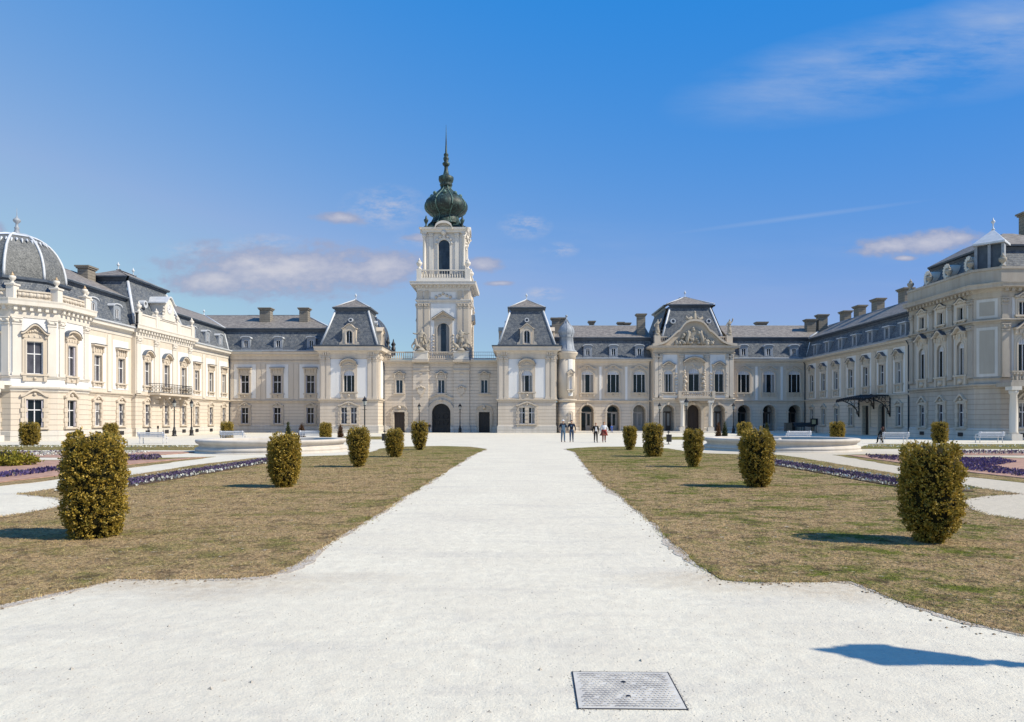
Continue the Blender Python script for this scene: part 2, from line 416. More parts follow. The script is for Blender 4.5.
STY = {}
def style(name, **kw): STY[name] = kw
_WC = {}
def win_data(st):
    if st in _WC: return _WC[st]
    k = STY[st]; w, h, arch = k['w'], k['h'], k.get('arch', 0.0)
    tr = k.get('trim', 'trim_stone'); out = {}
    # surround of carved stone
    mb = MB(); s = k.get('sur', .28); sy = -.09
    if s > 0:
        ring(mb, w, h, arch, s, sy, .0, 0)
        ring(mb, w, h, arch, s * .35, sy - .05, sy + .001, 0)
    hk = k.get('hood')
    zt = h + s
    if arch > 0 and hk:                                       # carved field that squares off the arch
        wall_band(mb, -w / 2 - s, w / 2 + s, h - arch * w / 2 - .1, zt + k.get('frieze', .35) + .02, [(0, w, h - arch * w / 2 - .1, h, arch)], sy + .03, .05)
        for sg in (-1, 1): mb.box(sg * (w / 2 + s) - .01, sg * (w / 2 + s) + .01, sy + .028, 0, h - arch * w / 2 - .1, zt + k.get('frieze', .35) + .02)
    if hk:
        W = k.get('hw', w / 2 + s + .12); H = k.get('hh', .3); fr = k.get('frieze', .35)
        if fr > 0:
            mb.box(-W + .1, W - .1, sy - .02, 0, zt + .002, zt + fr, 0)
            for q in range(5): mb.box(-W + .16 + q * (2 * W - .42) / 4, -W + .26 + q * (2 * W - .42) / 4, sy - .09, sy - .015, zt + .08, zt + fr - .04, 0)
            for sg in (-1, 1):
                mb.box(sg * (W - .2) - .09, sg * (W - .2) + .09, -.25, 0, zt + .02, zt + fr - .01, 0)
        hood(mb, hk, W, zt + fr + .003, H, k.get('proj', .38), 0, 1)
    if k.get('key'):
        mb.prism([(-.1, zt - .30), (.1, zt - .30), (.17, zt + .12), (-.17, zt + .12)], -.2, 0, 0)
        mb.ball((0, -.17, zt - .05), .12, 0, 6)
    if k.get('ears'):
        for q in range(int(h / .42)):
            for sg in (-1, 1):
                e = .10 if q % 2 else .02
                mb.box(sg * (w / 2 + s * .5) - s * .5 - e, sg * (w / 2 + s * .5) + s * .5 + e, -.12, 0, .05 + q * .42, .40 + q * .42, 0)
    if k.get('crest'):
        c = curve_h('ogee', w / 2 + s + .1, k['crest'])
        mb.band([(x, zt + q - .08) for x, q in c], [(x, zt + q + .10) for x, q in c], -.22, 0, 0)
        mb.ball((0, -.12, zt + .14), .13, 0, 6)
    if k.get('garland'):
        for sg in (-1, 1):
            for q in range(6): mb.ball((sg * (w / 2 + s + .14), -.08, .5 + q * .42), .10 + .04 * (q % 2), 0, 5)
    if k.get('sill', True):
        mb.box(-w / 2 - s - .12, w / 2 + s + .12, -.24, 0, -.16, -.004, 0)
        ap = k.get('apron', .45)
        if ap > 0:
            mb.box(-w / 2 - s, w / 2 + s, -.08, 0, -.16 - ap, -.163, 0)
            for sg in (-1, 1): mb.box(sg * (w / 2 + s - .14) - .12, sg * (w / 2 + s - .14) + .12, -.2, 0, -.16 - ap, -.165, 0)
            mb.ball((0, -.10, -.16 - ap * .5), ap * .3, 0, 6)
    out['win'] = mb.mesh(st + '_surround', [tr, 'hood_flashing'])
    # painted joinery
    y0, y1 = .12, .20; fm = MB(); b = k.get('bar', .06)
    nd = k.get('cols', 2); trz = k.get('transom', .62)
    dbl = k.get('double', 0)
    sub = [(0, w)] if not dbl else [(-w / 4 - dbl / 4, w / 2 - dbl / 2), (w / 4 + dbl / 4, w / 2 - dbl / 2)]
    r = arch * w / 2
    if arch > 0:
        i = outline(w - 2 * b, h - b, arch); o = outline(w, h, arch); fm.band(i, o, y0, y1, 0)
    else:
        for (cx, ww) in sub:
            i = [(cx + p, q) for p, q in outline(ww - 2 * b, h - b)]; o = [(cx + p, q) for p, q in outline(ww, h)]
            fm.band(i, o, y0, y1, 0); fm.box(cx - ww / 2 + b, cx + ww / 2 - b, y0, y1, 0, b, 0)
    for (cx, ww) in sub:
        tz = (h - r) if (arch > 0 and k.get('fan')) else h * trz
        fm.box(cx - ww / 2 + b, cx + ww / 2 - b, y0 - .02, y1 - .003, tz - b * .7, tz + b * .7, 0)
        top = tz - b * .7 - .002
        for q in range(1, nd):
            x = cx - ww / 2 + ww * ((.29, .71)[q - 1] if nd == 3 else q / nd); fm.box(x - b * .62, x + b * .62, y0 - .01, y1 - .005, b, top, 0)
            if not k.get('fan') and arch <= 0: fm.box(x - b * .5, x + b * .5, y0 - .01, y1 - .005, tz + b * .7 + .002, h - b, 0)
        if k.get('fan'):
            nb = 5
            for q in range(1, nb):
                x = -w / 2 + w * q / nb; zz = tz + r * math.sqrt(max(0, 1 - (2 * x / w) ** 2)) - b * .6
                fm.box(x - .035, x + .035, y0 - .01, y1 - .005, tz + b * .7 + .002, zz, 0)
    if k.get('shut'):
        for sg in (-1, 1):
            x = sg * (w / 2 - .075); fm.box(x - .07, x + .07, -.02, y0 - .004, .06, h - r - .1, 1)
    out['frame'] = fm.mesh(st + '_frame', [k.get('joinery', 'white_paint'), 'lilac_shutter'])
    gm = MB(); gm.prism(outline(w - .02, h - .01, arch), .155, .175, 0)
    if dbl: gm = MB(); [gm.box(cx - ww / 2 + .01, cx + ww / 2 - .01, .155, .175, .01, h - .01, 0) for cx, ww in sub]
    out['pane'] = gm.mesh(st + '_pane', k.get('glass', 'glass_dark'))
    if k.get('fan'):
        fb = MB(); fb.prism([(p * .97, q) for p, q in outline(w - .1, h - .06, arch)][1:-1], .142, .152, 0)
        out['fanlight'] = fb.mesh(st + '_fanlight', 'fanlight_paint')
    if dbl:
        pm = MB(); pm.box(-dbl / 2, dbl / 2, -.13, .12, 0, h, 0)
        for q in range(4): pm.box(-dbl / 2 - .03, dbl / 2 + .03, -.18, -.128, .12 + q * h / 4, .12 + q * h / 4 + h / 8, 0)
        out['mullion'] = pm.mesh(st + '_mullion', tr)
    _WC[st] = out; return out

def put_window(root, loc, phi, st, name='window', label=None):
    d = win_data(st)
    o = link(name, d['win'], root, loc, phi)
    if label: o['label'] = label
    for k, me in d.items():
        if k != 'win': link(k, me, o)
    return o

# window kinds
style('range_upper', w=1.30, h=2.60, sur=.24, hood='flat', hh=0, frieze=.62, proj=.42, apron=.5, shut=1)
style('range_lower', w=1.15, h=2.28, sur=.24, crest=.42, ears=1, apron=0, shut=1)
style('wing_upper', w=1.20, h=2.55, sur=.24, hood='flat', hh=0, frieze=.62, proj=.42, apron=.3, glass='glass_curtain')
style('wing_lower', w=1.05, h=2.28, sur=.24, crest=.42, apron=0, glass='glass_curtain', ears=1)
style('salon_upper', w=1.15, h=2.55, sur=.26, hood='seg', hh=.62, frieze=.25, proj=.42, apron=.35, glass='glass_curtain', key=1)
style('dome_upper', w=1.15, h=2.75, sur=.30, hood='ogee', hh=.75, frieze=.28, proj=.42, apron=.45, glass='glass_curtain')
style('dome_upper_arch', w=1.10, h=2.70, sur=.28, hood='arc', hh=.62, frieze=.28, proj=.40, apron=.45, glass='glass_curtain', shut=1)
style('dome_lower', w=1.25, h=2.40, sur=.28, crest=.5, apron=0, glass='glass_dark', ears=1, shut=1)
style('pav_upper', w=1.48, h=2.95, arch=.95, sur=.36, hood='arc', hh=.82, frieze=.18, hw=1.16, proj=.45, cols=3, fan=1, apron=.62, transom=.7)
style('pav_lower', w=2.15, h=2.22, sur=.26, double=.46, crest=.42, ears=1, apron=.18, glass='glass_dark', transom=.66)
style('pav_lower_shut', w=2.15, h=2.22, sur=.26, double=.46, crest=.42, ears=1, apron=.18, glass='glass_curtain', transom=.66)
style('gate_upper', w=.95, h=1.90, sur=.22, hood='bump', hh=.34, frieze=.50, hw=.82, proj=.32, apron=0, glass='glass_blue', transom=.98)
style('arcade_upper', w=1.75, h=3.15, arch=.62, sur=.22, crest=.50, cols=3, fan=1, apron=.45, glass='glass_dark')
style('salon_arch', w=1.30, h=3.20, arch=.95, sur=.32, hood='ogee', hh=.45, frieze=.22, hw=1.02, proj=.35, cols=2, fan=1, apron=.3, garland=1)
style('salon_centre', w=1.55, h=3.40, arch=.95, sur=.40, hood='seg', hh=.70, frieze=.30, hw=1.55, proj=.60, cols=2, fan=1, apron=0, garland=1, key=1, sill=False)
style('rwing_upper', w=1.08, h=2.30, sur=.26, hood='ogee', hh=.50, frieze=.45, proj=.40, apron=.75, glass='glass_curtain')
style('rwing_lower', w=1.00, h=2.18, sur=.20, crest=.40, apron=0, glass='glass_curtain')
style('corner_upper', w=1.05, h=3.05, arch=1, sur=.32, hood='ogee', hh=.55, frieze=.40, proj=.45, fan=1, apron=.9, glass='glass_dark', key=1)
style('corner_mezzanine', w=.92, h=1.2, sur=.26, hood='ogee', hh=.35, frieze=.05, proj=.22, apron=.12, transom=.98)
style('corner_lower', w=1.00, h=2.18, sur=.24, crest=.55, apron=.1, glass='glass_curtain', ears=1)
style('tower_lower', w=1.70, h=4.30, arch=1, sur=.42, hood='tri', hh=1.1, frieze=.02, hw=1.62, proj=.5, apron=0, glass='glass_blue', cols=1, transom=.02, garland=1, joinery='gutter_dark')
style('tower_upper', w=1.65, h=4.9, arch=1, sur=.34, apron=0, glass='glass_blue', cols=1, transom=.02, key=1, sill=False, joinery='gutter_dark', trim='pale_stone')
style('turret', w=.55, h=1.75, arch=.9, sur=.18, hood='ogee', hh=.35, frieze=.2, proj=.2, apron=.25, transom=.6)
style('slit', w=.45, h=1.35, arch=1, sur=.14, apron=0)

def dormer(root, fac, a, z, d, kind='metal'):
    """small roof window standing on the mansard slope; d = depth of its face behind the wall plane"""
    key = 'dormer_' + kind
    if key not in _WC:
        if kind == 'metal': w, h, dep, W, H, ar = .62, 1.15, 1.5, .62, 1.55, .6
        elif kind == 'square': w, h, dep, W, H, ar = .62, 1.15, 1.6, .62, 1.50, 0
        else: w, h, dep, W, H, ar = .85, 1.75, 2.0, .92, 2.15, 1
        tr = 'trim_stone' if kind == 'stone' else 'zinc'
        mb = MB(); wall_band(mb, -W, W, 0, H, [(0, w, .22, .22 + h, ar)], 0, .2)
        for sg in (-1, 1): mb.poly([(sg * W, 0, 0), (sg * W, 0, H), (sg * W, dep, H), (sg * W, dep * .35, 0)])
        mb.box(-W - .06, W + .06, -.1, .05, -.05, .10)
        if kind == 'stone':
            ring(mb, w, .22 + h, ar, .16, -.1, 0)
            for sg in (-1, 1): mb.prism([(sg * W, 0), (sg * (W + .45), 0), (sg * (W + .38), .3), (sg * (W + .1), .45), (sg * W, .9)], -.02, .3)
        body = mb.mesh(key + '_body', tr)
        rf = MB(); hk = {'metal': 'arc', 'square': 'flat', 'stone': 'ogee'}[kind]; HH = {'metal': .26, 'square': 0, 'stone': .62}[kind]
        c = curve_h(hk, W + .12, HH)
        rf.band([(x, H + .002 + q) for x, q in c], [(x, H + .10 + q) for x, q in c], -.16, dep, 0)
        if HH: rf.prism([(x * .93, H + q * .98) for x, q in c][::-1], -.012, dep - .05, 1)
        roof = rf.mesh(key + '_roof', ['zinc_light' if kind != 'stone' else 'trim_stone', tr])
        gm = MB(); gm.prism([(x, q + .23) for x, q in outline(w - .02, h - .02, ar)], .13, .15, 0)
        fm = MB(); fm.band([(x, q + .22) for x, q in outline(w - .14, h - .07, ar)], [(x, q + .22) for x, q in outline(w, h, ar)], .06, .12); fm.box(-.035, .035, .06, .12, .24, .22 + h - .1)
        _WC[key] = (body, roof, gm.mesh(key + '_pane', 'glass_dark'), fm.mesh(key + '_frame', 'white_paint' if kind != 'square' else 'zinc'))
    b = _WC[key]
    o = link('dormer', b[0], root, fac.pt(a, d, z), fac.phi)
    link('dormer_roof', b[1], o); link('pane', b[2], o); link('frame', b[3], o)
    return o

# classical profiles as (out, z)
def cornice(mb, a0, a1, z, ml=0, mr=0, out=.62, h=.95, dent=True, m=0):
    mb.sweep(a0, a1, [(0, z - h), (.06, z - h), (.10, z - h * .78), (.10, z - h * .58), (.22, z - h * .5), (.26, z - h * .40), (out - .08, z - h * .34), (out - .06, z - h * .14), (out, z - .05), (out, z), (0, z + .02)], ml, mr, m)
    if dent:
        n = max(1, int((a1 - a0) / .55))
        for k in range(n):
            a = a0 + (k + .5) * (a1 - a0) / n; mb.box(a - .12, a + .12, -.42, -.1, z - h * .62, z - h * .36, m)
def string(mb, a0, a1, z0, z1, ml=0, mr=0, out=.24, m=0):
    h = z1 - z0; mb.piece()
    mb.sweep(a0, a1, [(0, z0), (.07, z0), (.09, z0 + h * .45), (out - .04, z0 + h * .6), (out, z1 - .04), (out - .02, z1), (0, z1 + .06)], ml, mr, m)
def plinth(mb, a0, a1, h, ml=0, mr=0, out=.10, skip=(), m=0):
    x = a0
    for l, r in list(skip) + [(a1, a1)]:
        if l > x: mb.piece(); mb.sweep(x, l, [(0, 0), (out, 0), (out, h - .08), (.01, h)], ml if x == a0 else 0, mr if l == a1 else 0, m, True)
        x = r
def pilaster(mb, a, w, z0, z1, t=.10, m=0, cap=True):
    mb.piece()
    mb.box(a - w / 2, a + w / 2, -t, 0, z0, z1, m)
    mb.box(a - w / 2 - .06, a + w / 2 + .06, -t - .05, 0, z0, z0 + .28, m)
    if cap:
        mb.box(a - w / 2 - .05, a + w / 2 + .05, -t - .05, 0, z1 - .62, z1 - .50, m)
        mb.box(a - w / 2 - .04, a + w / 2 + .04, -t - .09, 0, z1 - .40, z1 - .14, m)
        mb.box(a - w / 2 - .09, a + w / 2 + .09, -t - .14, 0, z1 - .12, z1, m)
        for sg in (-1, 1): mb.ball((a + sg * w * .4, -t - .08, z1 - .26), .11, m, 5)
def eave_gutter(mb, a0, a1, z, ml, mr, out=.66, m=0):
    mb.piece(); mb.sweep(a0, a1, [(out - .02, z), (out + .06, z + .02), (out + .08, z + .16), (out - .02, z + .17), (out - .1, z + .06), (0, z + .30), (-.05, z + .30)], ml, mr, m)
def mansard(mb, a0, a1, z0, zb, zr, d0, d1, d2, ml, mr, back=None):
    """mats 0 slate, 1 zinc, 2 dark gutter, 3 upper roofing"""
    mb.sweep(a0, a1, [(-d0, z0), (-d1, zb - .45)], ml, mr, 0)
    mb.sweep(a0, a1, [(-d1, zb - .45), (-d1 + .06, zb - .40), (-d1 + .12, zb - .2), (-d1 + .34, zb - .16), (-d1 + .38, zb)], ml, mr, [2, 2, 2, 2])
    mb.sweep(a0, a1, [(-d1 + .38, zb), (-d1 + .40, zb + .06), (-d1 + .2, zb + .07)], ml, mr, 1)
    mb.sweep(a0, a1, [(-d1 + .2, zb + .07), (-d2, zr)], ml, mr, 3)
    if back is not None: mb.sweep(a0, a1, [(-d2, zr), (-back, zb), (-back - .8, z0)], 0, 0, 3)
    mb.sweep(a0, a1, [(-d2 + .12, zr - .02), (-d2, zr + .07), (-d2 - .12, zr - .02)], ml, mr, 1)
def hip_strip(mb, p, q, w=.16, m=0):
    mb.piece()
    mb.tube([p, q], w, 6, m)
def finial(mb, x, y, z, h=.9, m=0):
    mb.lathe([(.16, 0), (.10, h * .12), (.05, h * .2), (.05, h * .5), (.16, h * .62), (.17, h * .7), (.06, h * .82), (.02, h)], 10, (x, y, z), m)
def chimney(root, x, y, z0, z1, w, d):
    X, Y = x - root.location.x, y - root.location.y
    mb = MB(); mb.box(X - w / 2, X + w / 2, Y - d / 2, Y + d / 2, z0, z1 - .32)
    o = mb.build('chimney', 'chimney_render', root)
    c = MB(); c.box(X - w / 2 - .12, X + w / 2 + .12, Y - d / 2 - .12, Y + d / 2 + .12, z1 - .318, z1 - .16); c.box(X - w / 2 - .22, X + w / 2 + .22, Y - d / 2 - .22, Y + d / 2 + .22, z1 - .157, z1)
    c.build('chimney_cap', 'chimney_render', o)
    return o
def downpipe(root, fac, a, z1, d=-.10):
    mb = MB(); mb.at(fac); mb.tube([(a, d, .1), (a, d, z1 - .6), (a, d - .25, z1 - .15)], .075, 8)
    return mb.build('downpipe', 'gutter_dark', root)
def vase(root, x, y, z, h, mat='pale_stone', name='vase', top=None):
    mb = MB(); X, Y = x - root.location.x, y - root.location.y
    mb.lathe([(.22 * h, 0), (.20 * h, .08 * h), (.10 * h, .14 * h), (.09 * h, .24 * h), (.22 * h, .38 * h), (.27 * h, .52 * h), (.24 * h, .64 * h), (.10 * h, .70 * h)], 12, (X, Y, z), 0)
    mb.lathe([(.13 * h, .70 * h), (.15 * h, .76 * h), (.07 * h, .86 * h), (.03 * h, h)], 10, (X, Y, z), 1)
    return mb.build(name, [mat, top or mat], root)
def balustrade(mb, a0, a1, z0, z1, y0=-.25, y1=0.0, step=.28, m=0, solid=False):
    mb.piece(); mb.box(a0, a1, y0, y1, z0, z0 + .16, m); mb.box(a0, a1, y0 - .03, y1 + .03, z1 - .14, z1, m)
    if solid: mb.box(a0, a1, y0 + .05, y1 - .05, z0 + .162, z1 - .142, m); return
    n = max(1, int((a1 - a0) / step)); c = (y0 + y1) / 2; hh = z1 - z0 - .30
    for k in range(n):
        a = a0 + (k + .5) * (a1 - a0) / n
        mb.lathe([(.06, 0), (.085, hh * .25), (.05, hh * .6), (.06, hh)], 6, (a, c, z0 + .16), m, True, None, 0, False)
# ================================================================ THE PALACE
def four(root, x0, x1, y0, y1):
    return [(Fac(root, x0, y0, 0), x1 - x0), (Fac(root, x1, y0, 90), y1 - y0), (Fac(root, x1, y1, 180), x1 - x0), (Fac(root, x0, y1, -90), y1 - y0)]
ROOF = ['slate', 'zinc', 'gutter_dark', 'upper_roofing']

# ---------------------------------------------------------------- left garden wing with its clock gable
def left_wing():
    Y0 = 64.6; L = 32.4; X = -41.0
    r = thing('palace_wing', 'long sunlit white wing with clock gable and iron balcony, right of the grey dome', 'palace wing', (X, 80, 0))
    f = Fac(r, X, Y0, 90); XR = -40.55; a0, a1 = 7.8, 20.3
    fr = Fac(r, XR, Y0 + a0, 90); LR = a1 - a0
    y2a = lambda y: y - Y0
    plain = [66.5, 70.45, 87.0, 91.05, 95.0]; ris = [74.6, 78.65, 82.7]
    pa = [y2a(y) for y in plain]; ra = [y - Y0 - a0 for y in ris]
    w = MB(); g = MB()
    for lo, hi in ((0, a0), (a1, L)):
        w.at(f); g.at(f); aa = [a for a in pa if lo < a < hi]
        wall_band(g, lo, hi, 0, 4.3, [(a, 1.05, 1.17, 3.45, 0) for a in aa])
        wall_band(w, lo, hi, 4.3, 11.3, [(a, 1.20, 5.52, 8.07, 0) for a in aa])
    w.at(fr); g.at(fr)
    wall_band(g, 0, LR, 0, 4.3, [(a, 1.05, 1.17, 3.45, 0) for a in ra])
    wall_band(w, 0, LR, 4.3, 11.3, [(a, 1.15, 5.52, 8.07, 0) for a in ra])
    for a in (0, LR): g.box(a - .004, a + .004, .002, .5, 0, 4.3); w.box(a - .004, a + .004, .002, .5, 4.3, 11.9)
    w.at(f); bw = MB().at(f); bw.poly([(0, 14, 0), (L, 14, 0), (L, 14, 11), (0, 14, 11)]); bw.build('rear_wall', 'cream_plaster', r)
    g.build('ground_storey', 'cream_rusticated', r); w.build('wall', 'cream_plaster', r)
    p = MB().at(f)
    for a in pa: panel(p, a - 1.35, a + 1.35, 4.85, 9.9, [(a, 1.20, 5.52, 8.07, 0)])
    p.at(fr)
    for a in ra: panel(p, a - 1.3, a + 1.3, 4.85, 9.9, [(a, 1.15, 5.52, 8.07, 0)])
    build_each(p, 'wall_field', 'white_plaster', r)
    t = MB().at(f)
    string(t, 0, a0, 4.2, 4.5); string(t, a1, L, 4.2, 4.5, 0, -1)
    t.at(fr); string(t, 0, LR, 4.2, 4.5, 1, 1); build_each(t, 'string_course', 'trim_stone', r)
    c = MB().at(f); cornice(c, 0, a0, 11.4, dent=False); cornice(c, a1, L, 11.4, 0, -1, dent=False)
    c.at(fr); cornice(c, 0, LR, 11.9, 1, 1, .62, 1.25); c.build('cornice', 'pale_stone', r)
    q = MB().at(f)
    for a in (2.0 + 1.87, 24.4, 28.45): pilaster(q, a, .55, 4.62, 10.3, .07, 0, False); 
    q.at(fr)
    for a in (.55, 2.05 + 2.0, 8.05 + .05, LR - .55): pilaster(q, a, .8, 4.62, 10.6)
    build_each(q, 'pilaster', 'pale_stone', r)
    b = MB().at(f); plinth(b, 0, a0, .9); plinth(b, a1, L, .9); b.at(fr); plinth(b, 0, LR, .9, 1, 1); build_each(b, 'plinth', 'plinth_stone', r)
    for a in pa: f.window(a, 5.52, 'wing_upper'); f.window(a, 1.17, 'wing_lower')
    for a in ra: fr.window(a, 5.52, 'salon_upper'); fr.window(a, 1.17, 'wing_lower')
    for a, ff in [(a, f) for a in pa] + [(a, fr) for a in ra]:
        v = MB().at(ff); v.box(a - .42, a + .42, -.13, 0, .22, .62); v.build('cellar_vent', 'dark_door', r)
    e = MB().at(f); eave_gutter(e, 0, a0 - .05, 11.41, 0, 0); eave_gutter(e, a1 + .05, L, 11.41, 0, -1); build_each(e, 'gutter', 'zinc_light', r)
    m = MB().at(f); mansard(m, -2, a0 + 1.3, 11.62, 14.9, 17.6, .15, 1.3, 6.5, 0, 0, 12.5); mansard(m, a1 - 1.3, L, 11.62, 14.9, 17.6, .15, 1.3, 6.5, 0, -1, 12.5)
    ro = m.build('roof', ROOF, r)
    # taller roof over the clock bay
    m = MB()
    XB = XR - 9.0
    for fc, ln in four(r, XB, XR, Y0 + a0, Y0 + a1)[1:2]:
        m.at(fc); mansard(m, .15, ln - .15, 12.0, 17.4, 18.7, .35, 2.1, 4.6, 1, 1)
    fcs = four(r, XB, XR, Y0 + a0, Y0 + a1)
    for fc, ln in (fcs[0], fcs[2], fcs[3]): m.at(fc); mansard(m, .15, ln - .15, 12.0, 17.4, 18.7, .35, 2.1, 4.55, 1, 1)
    tall = m.build('tall_roof', ROOF, r)
    hs = MB().at(fr)
    for A, sg in ((0.15, 1), (LR - .15, -1)): hip_strip(hs, (A + sg * .35, .35, 12.0), (A + sg * 2.1, 2.1, 16.9), .17); finial(hs, A + sg * 4.6, 4.6, 18.6, 1.0)
    build_each(hs, 'hip_flashing', 'zinc_light', tall)
    fr_p = MB().at(fr)
    balustrade(fr_p, 0, LR, 11.95, 13.15, -.3, .0, solid=True)
    for a in (.35, 3.9, LR - 3.9, LR - .35): fr_p.box(a - .35, a + .35, -.36, .06, 11.96, 13.3)
    fr_p.build('parapet', 'pale_stone', r)
    k = MB().at(fr); A = LR / 2                                   # clock gable
    k.prism([(A - 1.5, 13.16), (A + 1.5, 13.16), (A + 1.35, 13.6), (A + 1.0, 13.75), (A + .95, 15.0), (A + .6, 15.45), (A, 15.75), (A - .6, 15.45), (A - .95, 15.0), (A - 1.0, 13.75), (A - 1.35, 13.6)], -.42, 1.6)
    cv = [(A + x, 15.0 + z) for x, z in curve_h('ogee', 1.25, .8)]
    kr = MB().at(fr); kr.band(cv, [(x, z + .16) for x, z in cv], -.62, 1.7)
    for sg in (-1, 1):
        for q in range(4): k.ball((A + sg * (1.25 - .06 * q), -.3, 13.4 + q * .38), .2 - .03 * q, 0, 6)
    gb = k.build('clock_gable', 'pale_stone', r); kr.build('gable_roof', 'zinc_light', gb)
    d = MB().at(fr)
    n = 20; pts = [(A + .56 * math.cos(2 * PI * i / n), 14.5 + .56 * math.sin(2 * PI * i / n)) for i in range(n)]
    d.prism(pts, -.47, -.43)
    for i in range(12):
        x, z = A + .47 * math.sin(PI * i / 6), 14.5 + .47 * math.cos(PI * i / 6); d.box(x - .02, x + .02, -.485, -.472, z - .04, z + .04, 1)
    d.build('clock_face', ['white_paint', 'dark_iron'], gb)
    h = MB().at(fr); h.prism([(A - .02, 14.46), (A - .3, 14.48), (A - .3, 14.51), (A - .02, 14.52), (A - .02, 14.95), (A + .02, 14.95), (A + .02, 14.46)], -.49, -.475)
    h.build('clock_hands', 'dark_iron', gb)
    for a in (.35, LR - .35): P = fr.pt(a, -.15); vase(r, P[0] + X, P[1] + 80, 13.3, 1.1)
    for a in (3.9, LR - 3.9): P = fr.pt(a, -.15); vase(r, P[0] + X, P[1] + 80, 13.3, .9)
    for a, z in ((3.4, 14.6), (LR - 3.3, 14.6)):
        o2 = MB().at(fr); rr = [(a + .42 * math.cos(2 * PI * i / 14), z + .42 * math.sin(2 * PI * i / 14)) for i in range(15)]; ri = [(a + .26 * math.cos(2 * PI * i / 14), z + .26 * math.sin(2 * PI * i / 14)) for i in range(15)]
        o2.band(ri, rr, .75, 2.0); dd = o2.build('roof_light', 'zinc_light', r)
        o3 = MB().at(fr); o3.prism(ri[:-1], .95, 1.0); o3.build('pane', 'glass_dark', dd)
    for y in (66.5, 70.45, 87.0, 91.0, 95.0): dormer(r, f, y - Y0, 11.85, .35)
    # iron balcony over the middle windows
    bl = MB().at(fr); b0, b1 = 2.4, 10.0
    bl.box(b0, b1, -1.35, 0, 4.5, 4.72); 
    for a in (b0 + .5, b0 + 2.6, b1 - 2.6, b1 - .5): bl.prism([(a - .18, 4.49), (a + .18, 4.49), (a + .12, 3.5), (a - .12, 3.5)], -.5, 0); bl.box(a - .16, a + .16, -1.1, -.5, 4.15, 4.49)
    bo = bl.build('balcony', 'trim_stone', r)
    ir = MB().at(fr)
    def rail(p, q):
        n = max(2, int(math.dist(p, q) / .34))
        P = [(p[0] + (q[0] - p[0]) * i / n, p[1] + (q[1] - p[1]) * i / n) for i in range(n + 1)]
        for z in (4.78, 5.75): ir.tube([(x, y, z) for x, y in P], .035, 6)
        for i, (x, y) in enumerate(P):
            ir.tube([(x, y, 4.72), (x, y - .0, 5.75)], .018, 5)
            if i < n:
                x2, y2 = P[i + 1]; cx, cy = (x + x2) / 2, (y + y2) / 2; ux, uy = (x2 - x) / 2, (y2 - y) / 2
                for zc, rr in ((5.05, .9), (5.42, .8)):
                    ir.tube([(cx + ux * rr * math.cos(t * PI / 4), cy + uy * rr * math.cos(t * PI / 4), zc + .16 * math.sin(t * PI / 4)) for t in range(9)], .018, 4)
    rail((b0 + .08, -1.28), (b1 - .08, -1.28)); rail((b0 + .08, -.05), (b0 + .08, -1.28)); rail((b1 - .08, -.05), (b1 - .08, -1.28))
    ir.build('railing', 'dark_iron', bo)
    chimney(r, -46.3, 73.3, 15.5, 18.2, 1.1, 1.35)
    fl = MB().at(f); finial(fl, 21.5, 6.5, 17.6, .8); finial(fl, 26.5, 6.5, 17.6, .8); finial(fl, L + 6.3, 6.5, 17.6, .9); fl.build('finial', 'zinc_light', ro)
    downpipe(r, f, L - .15, 11.4)
left_wing()

